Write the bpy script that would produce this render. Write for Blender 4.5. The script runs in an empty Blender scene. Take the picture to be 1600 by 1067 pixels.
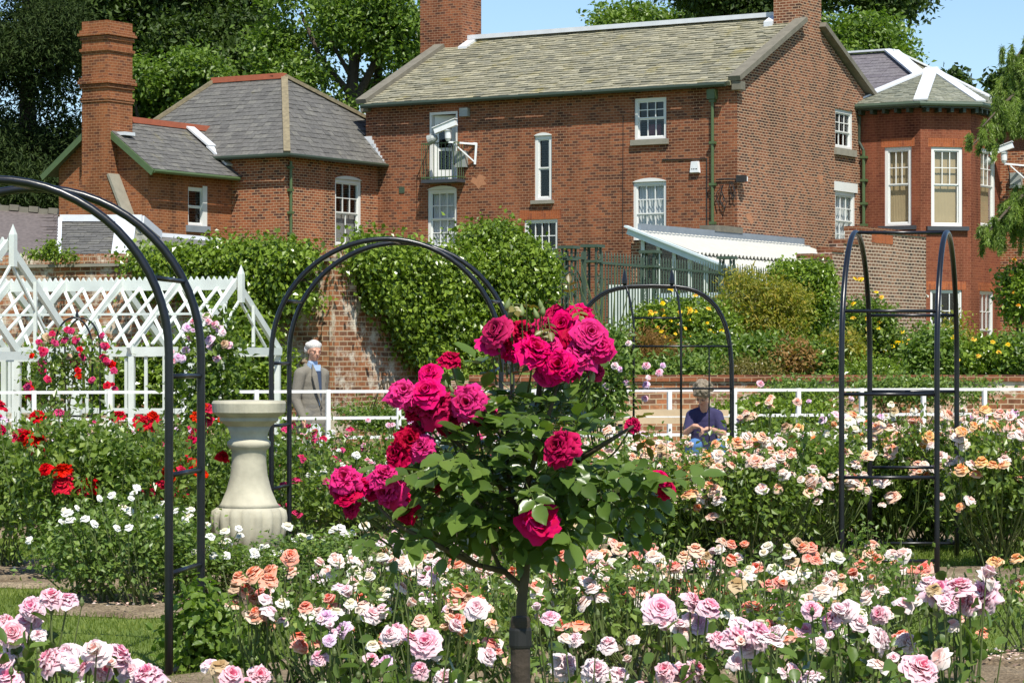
import bpy, math, random
import numpy as np
from mathutils import Vector, Matrix
R = math.radians
rnd = random.Random(7)
C = bpy.context.scene.collection
scn = bpy.context.scene

# ------------------------------------------------------------------ camera, sky, sun, exposure
F = 4200.0; HZ = 568.0; H = 1.6                     # focal length in photo pixels, horizon row, eye height
cam_d = bpy.data.cameras.new('camera'); cam = bpy.data.objects.new('camera', cam_d); C.objects.link(cam)
cam.location = (0, 0, H); cam.rotation_euler = (R(90), 0, 0)
cam_d.sensor_width = 36; cam_d.lens = 36 * F / 1600
cam_d.shift_y = (HZ - 533.5) / 1600
cam_d.clip_start = 0.1; cam_d.clip_end = 3000
scn.camera = cam
SUN_EL = R(57); sx, sy = 0.27, -0.963               # horizontal direction towards the sun
w = bpy.data.worlds.new('World'); scn.world = w; w.use_nodes = True
nt = w.node_tree; nt.nodes.clear()
sky = nt.nodes.new('ShaderNodeTexSky'); sky.sky_type = 'NISHITA'; sky.sun_disc = False
sky.sun_elevation = SUN_EL; sky.sun_rotation = math.atan2(sx, sy)
sky.altitude = 0; sky.air_density = 1.0; sky.dust_density = 0.2; sky.ozone_density = 5.0
bg = nt.nodes.new('ShaderNodeBackground'); bg.inputs['Strength'].default_value = 0.115
wo = nt.nodes.new('ShaderNodeOutputWorld')
nt.links.new(sky.outputs[0], bg.inputs[0]); nt.links.new(bg.outputs[0], wo.inputs[0])
sl = bpy.data.lights.new('sun', 'SUN'); so = bpy.data.objects.new('sun', sl); C.objects.link(so)
sl.energy = 4.8; sl.angle = R(0.5); sl.color = (1.0, 0.955, 0.86)
sd = Vector((sx * math.cos(SUN_EL), sy * math.cos(SUN_EL), math.sin(SUN_EL)))
so.rotation_euler = sd.to_track_quat('Z', 'Y').to_euler()
scn.view_settings.view_transform = 'Standard'; scn.view_settings.look = 'None'
scn.view_settings.gamma = 1; scn.view_settings.exposure = 0.42
scn.cycles.max_bounces = 6; scn.cycles.diffuse_bounces = 3; scn.cycles.glossy_bounces = 3
scn.cycles.transparent_max_bounces = 8; scn.cycles.transmission_bounces = 3
scn.cycles.sample_clamp_indirect = 8

def W(px, py, Y):                                    # a point of the place seen at photo pixel px,py and Y metres off
    return np.array([(px - 800) / F * Y, Y, H - (py - HZ) / F * Y])

# ------------------------------------------------------------------ materials
def mat(name):
    m = bpy.data.materials.new(name); m.use_nodes = True
    return m, m.node_tree.nodes, m.node_tree.links, m.node_tree.nodes['Principled BSDF']
def col(c): return (c[0], c[1], c[2], 1)
def plain(name, c, rough=0.6, metal=0.0, noise=0.12, scale=9, bump=0.0, spec=0.5):
    m, N, L, P = mat(name)
    P.inputs['Roughness'].default_value = rough; P.inputs['Metallic'].default_value = metal
    P.inputs['Specular IOR Level'].default_value = spec
    n = N.new('ShaderNodeTexNoise'); n.inputs['Scale'].default_value = scale; n.inputs['Detail'].default_value = 6
    tc = N.new('ShaderNodeTexCoord'); L.new(tc.outputs['Object'], n.inputs['Vector'])
    r = N.new('ShaderNodeMix'); r.data_type = 'RGBA'
    r.inputs[6].default_value = col([x * (1 - noise) for x in c]); r.inputs[7].default_value = col([min(1, x * (1 + noise)) for x in c])
    L.new(n.outputs['Fac'], r.inputs[0]); L.new(r.outputs[2], P.inputs['Base Color'])
    if bump:
        b = N.new('ShaderNodeBump'); b.inputs['Strength'].default_value = bump; b.inputs['Distance'].default_value = 0.02
        L.new(n.outputs['Fac'], b.inputs['Height']); L.new(b.outputs[0], P.inputs['Normal'])
    return m
def ramp(N, stops):
    r = N.new('ShaderNodeValToRGB'); e = r.color_ramp.elements
    while len(e) < len(stops): e.new(0.5)
    for k, (p, c) in enumerate(stops): e[k].position = p; e[k].color = col(c)
    return r
def mixc(N, L, fac, a, b, mode='MIX'):
    m = N.new('ShaderNodeMix'); m.data_type = 'RGBA'; m.blend_type = mode
    if isinstance(fac, float): m.inputs[0].default_value = fac
    else: L.new(fac, m.inputs[0])
    for i, s in ((6, a), (7, b)):
        if isinstance(s, tuple): m.inputs[i].default_value = col(s)
        else: L.new(s, m.inputs[i])
    return m.outputs[2]
def brick(name, c1, c2, c3, mortar, dark=0.25, msize=0.009, patch=None, patchamt=0.5, rot=False):
    m, N, L, P = mat(name)
    P.inputs['Roughness'].default_value = 0.9; P.inputs['Specular IOR Level'].default_value = 0.2
    uv = N.new('ShaderNodeUVMap'); src = uv.outputs[0]
    if rot:
        mp = N.new('ShaderNodeMapping'); mp.inputs['Rotation'].default_value = (0, 0, R(90)); L.new(src, mp.inputs[0]); src = mp.outputs[0]
    # slight wobble so courses are not ruler straight
    nw = N.new('ShaderNodeTexNoise'); nw.inputs['Scale'].default_value = 1.3; L.new(src, nw.inputs[0])
    sc = N.new('ShaderNodeVectorMath'); sc.operation = 'SCALE'; sc.inputs['Scale'].default_value = 0.035; L.new(nw.outputs['Color'], sc.inputs[0])
    ad = N.new('ShaderNodeVectorMath'); ad.operation = 'ADD'; L.new(src, ad.inputs[0]); L.new(sc.outputs[0], ad.inputs[1])
    def bt(off=0.0):
        b = N.new('ShaderNodeTexBrick'); b.inputs['Scale'].default_value = 1
        b.inputs['Brick Width'].default_value = 0.19; b.inputs['Row Height'].default_value = 0.075
        b.inputs['Mortar Size'].default_value = msize; b.inputs['Mortar Smooth'].default_value = 0.2
        L.new(ad.outputs[0], b.inputs['Vector']); return b
    b = bt(); b.inputs['Color1'].default_value = (0, 0, 0, 1); b.inputs['Color2'].default_value = (1, 1, 1, 1); b.inputs['Mortar'].default_value = (0.5, 0.5, 0.5, 1)
    rp = ramp(N, [(0.0, c3), (dark*0.5, c3), (dark*1.5+0.05, c1), (0.75, c2), (1.0, c1)]); L.new(b.outputs['Color'], rp.inputs[0])
    n2 = N.new('ShaderNodeTexNoise'); n2.inputs['Scale'].default_value = 0.55; n2.inputs['Detail'].default_value = 8; L.new(src, n2.inputs[0])
    st = ramp(N, [(0.3, (0.62, 0.60, 0.60)), (0.55, (1, 1, 1)), (0.8, (1.12, 1.05, 0.98))]); L.new(n2.outputs['Fac'], st.inputs[0])
    cc = mixc(N, L, 1.0, rp.outputs[0], st.outputs[0], 'MULTIPLY')
    mp2 = N.new('ShaderNodeMapping'); mp2.inputs['Scale'].default_value = (1.6, 0.28, 1); L.new(src, mp2.inputs[0])
    n5 = N.new('ShaderNodeTexNoise'); n5.inputs['Scale'].default_value = 1.0; n5.inputs['Detail'].default_value = 7; n5.inputs['Roughness'].default_value = 0.65; L.new(mp2.outputs[0], n5.inputs[0])
    s5 = ramp(N, [(0.34, (0.48, 0.47, 0.47)), (0.52, (1, 1, 1)), (0.68, (1.15, 1.12, 1.08))]); L.new(n5.outputs['Fac'], s5.inputs[0]); cc = mixc(N, L, 1.0, cc, s5.outputs[0], 'MULTIPLY')
    n3 = N.new('ShaderNodeTexNoise'); n3.inputs['Scale'].default_value = 25; n3.inputs['Detail'].default_value = 3; L.new(src, n3.inputs[0])
    s3 = ramp(N, [(0.25, (0.7, 0.7, 0.7)), (0.75, (1.2, 1.2, 1.2))]); L.new(n3.outputs['Fac'], s3.inputs[0])
    cc = mixc(N, L, 1.0, cc, s3.outputs[0], 'MULTIPLY')
    cc = mixc(N, L, b.outputs['Fac'], cc, mortar)
    if patch:
        n4 = N.new('ShaderNodeTexNoise'); n4.inputs['Scale'].default_value = 0.9; n4.inputs['Detail'].default_value = 10; n4.inputs['Roughness'].default_value = 0.75; L.new(src, n4.inputs[0])
        r4 = ramp(N, [(patchamt, (0, 0, 0)), (patchamt + 0.08, (1, 1, 1))]); L.new(n4.outputs['Fac'], r4.inputs[0])
        cc = mixc(N, L, r4.outputs[0], cc, patch)
    L.new(cc, P.inputs['Base Color'])
    bp = N.new('ShaderNodeBump'); bp.inputs['Strength'].default_value = 0.5; bp.inputs['Distance'].default_value = 0.012; bp.invert = True
    L.new(b.outputs['Fac'], bp.inputs['Height']); L.new(bp.outputs[0], P.inputs['Normal'])
    return m
def slate(name, cols, lichen, lic=0.62, rough=0.65):
    m, N, L, P = mat(name); P.inputs['Roughness'].default_value = rough; P.inputs['Specular IOR Level'].default_value = 0.35
    uv = N.new('ShaderNodeUVMap'); sp = N.new('ShaderNodeSeparateXYZ'); L.new(uv.outputs[0], sp.inputs[0])
    k = len(cols); rp = ramp(N, [(i / (k - 1), c) for i, c in enumerate(cols)]); L.new(sp.outputs[0], rp.inputs[0])
    tc = N.new('ShaderNodeTexCoord')
    n = N.new('ShaderNodeTexNoise'); n.inputs['Scale'].default_value = 1.1; n.inputs['Detail'].default_value = 9; n.inputs['Roughness'].default_value = 0.7; L.new(tc.outputs['Object'], n.inputs[0])
    r = ramp(N, [(lic, (0, 0, 0)), (lic + 0.12, (1, 1, 1))]); L.new(n.outputs['Fac'], r.inputs[0])
    c = mixc(N, L, r.outputs[0], rp.outputs[0], lichen)
    n2 = N.new('ShaderNodeTexNoise'); n2.inputs['Scale'].default_value = 14; n2.inputs['Detail'].default_value = 4; L.new(tc.outputs['Object'], n2.inputs[0])
    s2 = ramp(N, [(0.3, (0.75, 0.75, 0.75)), (0.7, (1.2, 1.2, 1.2))]); L.new(n2.outputs['Fac'], s2.inputs[0])
    L.new(mixc(N, L, 1.0, c, s2.outputs[0], 'MULTIPLY'), P.inputs['Base Color'])
    return m
def leafm(name, dark, mid, light, rough=0.42, trans=0.3, spec=0.5):
    m, N, L, P = mat(name); P.inputs['Roughness'].default_value = rough; P.inputs['Specular IOR Level'].default_value = spec
    uv = N.new('ShaderNodeUVMap'); sp = N.new('ShaderNodeSeparateXYZ'); L.new(uv.outputs[0], sp.inputs[0])
    ad = N.new('ShaderNodeMath'); ad.operation = 'MULTIPLY_ADD'; L.new(sp.outputs[0], ad.inputs[0]); ad.inputs[1].default_value = 0.5
    hf = N.new('ShaderNodeMath'); hf.operation = 'MULTIPLY'; L.new(sp.outputs[1], hf.inputs[0]); hf.inputs[1].default_value = 0.5
    L.new(hf.outputs[0], ad.inputs[2])
    rp = ramp(N, [(0.1, dark), (0.5, mid), (0.95, light)]); L.new(ad.outputs[0], rp.inputs[0]); L.new(rp.outputs[0], P.inputs['Base Color'])
    t = N.new('ShaderNodeBsdfTranslucent'); br = mixc(N, L, 1.0, rp.outputs[0], (1.5, 1.7, 0.6), 'MULTIPLY'); L.new(br, t.inputs[0])
    mx = N.new('ShaderNodeMixShader'); mx.inputs[0].default_value = trans
    L.new(P.outputs[0], mx.inputs[1]); L.new(t.outputs[0], mx.inputs[2]); L.new(mx.outputs[0], N['Material Output'].inputs[0])
    return m
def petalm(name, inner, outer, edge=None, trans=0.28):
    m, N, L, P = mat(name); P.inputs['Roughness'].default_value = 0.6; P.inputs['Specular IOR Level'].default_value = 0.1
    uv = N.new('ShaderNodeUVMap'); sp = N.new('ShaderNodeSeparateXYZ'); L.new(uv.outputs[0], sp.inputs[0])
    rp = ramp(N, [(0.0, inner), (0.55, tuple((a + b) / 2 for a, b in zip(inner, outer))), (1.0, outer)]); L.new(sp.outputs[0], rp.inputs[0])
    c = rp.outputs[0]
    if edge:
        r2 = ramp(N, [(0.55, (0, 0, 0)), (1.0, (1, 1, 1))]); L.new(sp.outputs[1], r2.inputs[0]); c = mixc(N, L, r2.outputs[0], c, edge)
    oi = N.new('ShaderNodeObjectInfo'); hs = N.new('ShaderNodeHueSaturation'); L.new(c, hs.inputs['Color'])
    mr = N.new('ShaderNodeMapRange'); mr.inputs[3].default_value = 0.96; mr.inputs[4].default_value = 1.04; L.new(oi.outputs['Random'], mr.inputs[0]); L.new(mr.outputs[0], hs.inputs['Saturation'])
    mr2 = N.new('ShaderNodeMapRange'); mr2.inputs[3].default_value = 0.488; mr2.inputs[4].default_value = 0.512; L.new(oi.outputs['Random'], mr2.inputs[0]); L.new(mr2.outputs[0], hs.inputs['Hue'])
    L.new(hs.outputs[0], P.inputs['Base Color'])
    t = N.new('ShaderNodeBsdfTranslucent'); L.new(hs.outputs[0], t.inputs[0])
    mx = N.new('ShaderNodeMixShader'); mx.inputs[0].default_value = trans
    L.new(P.outputs[0], mx.inputs[1]); L.new(t.outputs[0], mx.inputs[2]); L.new(mx.outputs[0], N['Material Output'].inputs[0])
    return m
def glassm(name, tint=(0.02, 0.03, 0.035), clear=0.88):
    m, N, L, P = mat(name); N.remove(P)
    g = N.new('ShaderNodeBsdfGlossy'); g.inputs[1].default_value = 0.03 if 'Roughness' not in g.inputs else 0.03
    g.inputs['Roughness'].default_value = 0.03; g.inputs['Color'].default_value = (0.85, 0.92, 0.95, 1)
    tr = N.new('ShaderNodeBsdfTransparent'); tr.inputs[0].default_value = (clear, clear, clear, 1)
    lw = N.new('ShaderNodeLayerWeight'); lw.inputs[0].default_value = 0.5
    pw = N.new('ShaderNodeMath'); pw.operation = 'POWER'; L.new(lw.outputs['Facing'], pw.inputs[0]); pw.inputs[1].default_value = 4
    fr = N.new('ShaderNodeMath'); fr.operation = 'MULTIPLY_ADD'; L.new(pw.outputs[0], fr.inputs[0]); fr.inputs[1].default_value = 0.8; fr.inputs[2].default_value = 0.05
    mx = N.new('ShaderNodeMixShader'); L.new(fr.outputs[0], mx.inputs[0]); L.new(tr.outputs[0], mx.inputs[1]); L.new(g.outputs[0], mx.inputs[2])
    L.new(mx.outputs[0], N['Material Output'].inputs[0]); return m

M = {}
M['brick_main'] = brick('weathered_red_brick', (0.235, 0.076, 0.036), (0.30, 0.110, 0.050), (0.12, 0.05, 0.032), (0.34, 0.20, 0.12), 0.22, 0.0085)
M['brick_gable'] = brick('brown_gable_brick', (0.25, 0.088, 0.045), (0.29, 0.12, 0.06), (0.09, 0.045, 0.032), (0.47, 0.32, 0.21), 0.38, 0.0105)
M['brick_orange'] = brick('orange_red_brick', (0.33, 0.118, 0.046), (0.26, 0.088, 0.037), (0.17, 0.065, 0.035), (0.40, 0.22, 0.12), 0.16, 0.006)
M['brick_bay'] = brick('smooth_red_brick', (0.25, 0.080, 0.040), (0.21, 0.066, 0.034), (0.19, 0.055, 0.03), (0.30, 0.13, 0.075), 0.15, 0.005)
M['brick_garden'] = brick('old_garden_wall_brick', (0.36, 0.135, 0.06), (0.42, 0.19, 0.09), (0.20, 0.10, 0.06), (0.46, 0.34, 0.22), 0.22, 0.0095, (0.66, 0.58, 0.46), 0.505)
M['brick_brown'] = brick('brown_yard_wall_brick', (0.24, 0.13, 0.085), (0.30, 0.16, 0.10), (0.12, 0.08, 0.06), (0.56, 0.44, 0.33), 0.25, 0.0115)
M['brick_block'] = brick('red_brick_pale_joints', (0.30, 0.092, 0.040), (0.36, 0.125, 0.055), (0.12, 0.05, 0.035), (0.48, 0.32, 0.20), 0.2, 0.0085)
M['lintel'] = brick('gauged_orange_brick', (0.40, 0.12, 0.045), (0.36, 0.105, 0.04), (0.28, 0.085, 0.04), (0.42, 0.17, 0.09), 0.1, 0.004, rot=True)
M['slate_stone'] = slate('mossy_stone_slate', [(0.175, 0.165, 0.12), (0.30, 0.275, 0.185), (0.22, 0.21, 0.155), (0.37, 0.34, 0.235), (0.25, 0.23, 0.155)], (0.28, 0.24, 0.10), 0.56)
M['slate_grey'] = slate('grey_slate', [(0.098, 0.094, 0.086), (0.138, 0.132, 0.12), (0.115, 0.11, 0.10), (0.16, 0.153, 0.134)], (0.21, 0.19, 0.11), 0.60)
M['slate_purple'] = slate('purple_slate', [(0.13, 0.115, 0.125), (0.17, 0.155, 0.16), (0.15, 0.135, 0.145)], (0.24, 0.22, 0.2), 0.7)
M['slate_bay'] = slate('green_grey_slate', [(0.17, 0.18, 0.14), (0.27, 0.27, 0.2), (0.21, 0.22, 0.17), (0.31, 0.31, 0.24)], (0.34, 0.33, 0.24), 0.62)
M['slate_brown'] = slate('brown_grey_slate', [(0.085, 0.07, 0.065), (0.145, 0.12, 0.11), (0.11, 0.09, 0.085)], (0.22, 0.17, 0.14), 0.66)
M['lead'] = plain('white_lead_flashing', (0.62, 0.64, 0.66), 0.5, 0, 0.15, 4)
M['grey_lead'] = plain('grey_lead_flashing', (0.22, 0.25, 0.28), 0.5, 0, 0.2, 5)
M['stone'] = plain('weathered_coping_stone', (0.16, 0.145, 0.11), 0.9, 0, 0.4, 5, 0.4)
M['sill'] = plain('buff_sill_stone', (0.26, 0.24, 0.19), 0.9, 0, 0.25, 6, 0.3)
M['dark_sill'] = plain('dark_painted_sill', (0.05, 0.055, 0.065), 0.5)
M['terracotta'] = plain('terracotta_ridge_tile', (0.36, 0.10, 0.05), 0.85, 0, 0.3, 6)
M['lichen_hip'] = plain('lichened_hip_tile', (0.20, 0.165, 0.10), 0.9, 0, 0.65, 9, 0.3)
M['white'] = plain('white_paint', (0.72, 0.72, 0.69), 0.45, 0, 0.05, 3)
M['white_wood'] = plain('white_painted_timber', (0.60, 0.64, 0.59), 0.55, 0, 0.26, 2.2)
M['green_paint'] = plain('green_painted_iron', (0.075, 0.115, 0.045), 0.45, 0, 0.2, 6)
M['gutter'] = plain('dark_green_gutter', (0.03, 0.045, 0.028), 0.5)
M['green_iron'] = plain('dark_green_wrought_iron', (0.055, 0.085, 0.055), 0.5, 0, 0.2, 10)
M['black'] = plain('glossy_black_enamel', (0.008, 0.009, 0.012), 0.3, 0, 0.5, 9, 0.12, 0.5)
M['cable'] = plain('black_plastic_conduit', (0.02, 0.018, 0.017), 0.6)
M['glass'] = glassm('window_glass')
M['curtain'] = plain('white_net_curtain', (0.62, 0.66, 0.66), 0.9, 0, 0.08, 8)
M['blind'] = plain('tan_roller_blind', (0.46, 0.36, 0.20), 0.9, 0, 0.1, 4)
M['grey_blind'] = plain('grey_blind', (0.26, 0.27, 0.26), 0.9, 0, 0.08, 4)
M['dark_room'] = plain('dark_room_lining', (0.03, 0.025, 0.022), 0.9)
M['maroon'] = plain('maroon_cloth', (0.10, 0.012, 0.03), 0.9)
M['plastic_white'] = plain('white_plastic', (0.75, 0.76, 0.76), 0.35)
M['cam_grey'] = plain('grey_painted_metal', (0.30, 0.32, 0.30), 0.4)
M['corrugated'] = plain('white_corrugated_sheet', (0.45, 0.44, 0.39), 0.8, 0, 0.15, 4)
M['greenhouse'] = plain('pale_blue_white_timber', (0.58, 0.66, 0.68), 0.5)
M['pedestal'] = plain('cream_carved_stone', (0.44, 0.41, 0.31), 0.85, 0, 0.55, 5.5, 0.5)
M['bench_wood'] = plain('pale_bench_timber', (0.55, 0.42, 0.26), 0.6, 0, 0.15, 8)
M['iron_seat'] = plain('black_bench_iron', (0.02, 0.02, 0.02), 0.5)
M['bark'] = plain('tree_bark', (0.085, 0.065, 0.045), 0.95, 0, 0.4, 8, 0.6)
M['stem'] = plain('rose_stem_green', (0.09, 0.12, 0.03), 0.6, 0, 0.35, 20)
M['stem_wood'] = plain('rose_wood_stem', (0.075, 0.055, 0.03), 0.8, 0, 0.35, 30, 0.4)
M['stake'] = plain('dark_timber_stake', (0.045, 0.032, 0.022), 0.9, 0, 0.4, 25, 0.5)
M['rubber'] = plain('black_rubber_tie', (0.012, 0.012, 0.012), 0.7)
M['bud'] = plain('green_rosebud', (0.16, 0.21, 0.07), 0.6, 0, 0.2, 30)
M['skin'] = plain('skin', (0.56, 0.30, 0.20), 0.5, 0, 0.06, 30)
M['hair_white'] = plain('white_hair', (0.56, 0.54, 0.50), 0.8, 0, 0.3, 60, 0.6)
M['hair_grey'] = plain('greying_brown_hair', (0.23, 0.185, 0.13), 0.7, 0, 0.35, 50, 0.8)
M['jacket'] = plain('grey_brown_tweed', (0.185, 0.168, 0.135), 0.95, 0, 0.15, 60, 0.2)
M['shirt_blue'] = plain('pale_blue_shirt', (0.34, 0.45, 0.62), 0.9)
M['vneck'] = plain('dark_blue_jumper', (0.035, 0.055, 0.10), 0.95)
M['trouser'] = plain('grey_trousers', (0.15, 0.14, 0.12), 0.95)
M['shoe'] = plain('dark_shoes', (0.03, 0.025, 0.02), 0.5)
M['navy'] = plain('navy_polo_shirt', (0.032, 0.028, 0.085), 0.9, 0, 0.15, 20, 0.2)
M['jeans'] = plain('blue_denim', (0.07, 0.17, 0.36), 0.9, 0, 0.15, 30)
M['bag'] = plain('striped_carrier_bag', (0.55, 0.58, 0.58), 0.6)
M['dark_glass'] = plain('spectacle_lens', (0.16, 0.09, 0.07), 0.15)
M['lip'] = plain('lips', (0.36, 0.12, 0.10), 0.5)

M['lf_rose'] = leafm('rose_leaf', (0.065, 0.110, 0.019), (0.127, 0.196, 0.030), (0.232, 0.304, 0.057), 0.34, 0.36)
M['lf_hero'] = leafm('glossy_rose_leaf', (0.054, 0.093, 0.018), (0.097, 0.160, 0.029), (0.160, 0.229, 0.049), 0.30, 0.3)
M['lf_ivy'] = leafm('bright_climber_leaf', (0.069, 0.110, 0.011), (0.154, 0.231, 0.022), (0.281, 0.376, 0.051), 0.28, 0.3)
M['lf_dark'] = leafm('dark_tree_leaf', (0.022, 0.041, 0.007), (0.042, 0.076, 0.012), (0.084, 0.128, 0.022), 0.55, 0.22, 0.3)
M['lf_yew'] = leafm('yew_needle', (0.017, 0.031, 0.007), (0.031, 0.053, 0.011), (0.056, 0.084, 0.018), 0.7, 0.1, 0.2)
M['lf_mid'] = leafm('tree_leaf', (0.067, 0.120, 0.017), (0.128, 0.204, 0.028), (0.208, 0.294, 0.049), 0.42, 0.35)
M['lf_cedar'] = leafm('cedar_needle', (0.094, 0.156, 0.027), (0.188, 0.276, 0.049), (0.309, 0.396, 0.086), 0.5, 0.3)
M['lf_maple'] = leafm('bronze_green_leaf', (0.131, 0.145, 0.019), (0.247, 0.262, 0.031), (0.448, 0.317, 0.050), 0.5, 0.4)
M['lf_shrub'] = leafm('shrub_leaf', (0.070, 0.121, 0.022), (0.131, 0.207, 0.037), (0.240, 0.310, 0.068), 0.42, 0.3)
M['lf_bronze'] = leafm('rusty_dry_leaf', (0.16, 0.08, 0.02), (0.26, 0.14, 0.035), (0.34, 0.21, 0.07), 0.7, 0.3)
M['lf_young'] = leafm('young_reddish_leaf', (0.12, 0.08, 0.02), (0.16, 0.14, 0.03), (0.22, 0.2, 0.05), 0.4, 0.3)
M['grass'] = leafm('grass_blade', (0.114, 0.162, 0.024), (0.188, 0.240, 0.039), (0.282, 0.318, 0.076), 0.6, 0.35)
PC = {
 'faded': petalm('faded_petal', (0.45, 0.28, 0.14), (0.62, 0.46, 0.30)),
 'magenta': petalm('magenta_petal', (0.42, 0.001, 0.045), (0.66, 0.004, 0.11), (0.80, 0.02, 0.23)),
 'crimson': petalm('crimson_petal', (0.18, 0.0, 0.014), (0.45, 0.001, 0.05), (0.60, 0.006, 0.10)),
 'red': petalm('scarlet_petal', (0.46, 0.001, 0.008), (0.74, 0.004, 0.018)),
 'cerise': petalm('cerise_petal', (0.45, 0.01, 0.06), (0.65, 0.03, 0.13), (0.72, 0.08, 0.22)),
 'pink': petalm('rose_pink_petal', (0.80, 0.20, 0.34), (0.85, 0.46, 0.56), (0.88, 0.70, 0.74)),
 'palepink': petalm('pale_pink_petal', (0.86, 0.48, 0.55), (0.88, 0.70, 0.72), (0.90, 0.82, 0.82)),
 'blush': petalm('blush_white_petal', (0.86, 0.50, 0.40), (0.88, 0.73, 0.64), (0.88, 0.82, 0.77)),
 'coral': petalm('coral_petal', (0.82, 0.15, 0.07), (0.85, 0.30, 0.20), (0.87, 0.56, 0.44)),
 'apricot': petalm('apricot_petal', (0.84, 0.26, 0.04), (0.86, 0.44, 0.16), (0.88, 0.66, 0.42)),
 'peach': petalm('peach_petal', (0.85, 0.33, 0.18), (0.87, 0.54, 0.38), (0.88, 0.74, 0.62)),
 'cream': petalm('cream_white_petal', (0.84, 0.74, 0.52), (0.88, 0.85, 0.76)),
 'white': petalm('white_petal', (0.84, 0.82, 0.72), (0.88, 0.87, 0.84)),
 'yellow': petalm('yellow_petal', (0.78, 0.42, 0.02), (0.84, 0.62, 0.05)),
 'orange': petalm('orange_petal', (0.80, 0.26, 0.03), (0.85, 0.42, 0.09)),
 'lilac': petalm('lilac_pink_petal', (0.70, 0.30, 0.55), (0.80, 0.55, 0.74), (0.86, 0.74, 0.84)),
}

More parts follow.
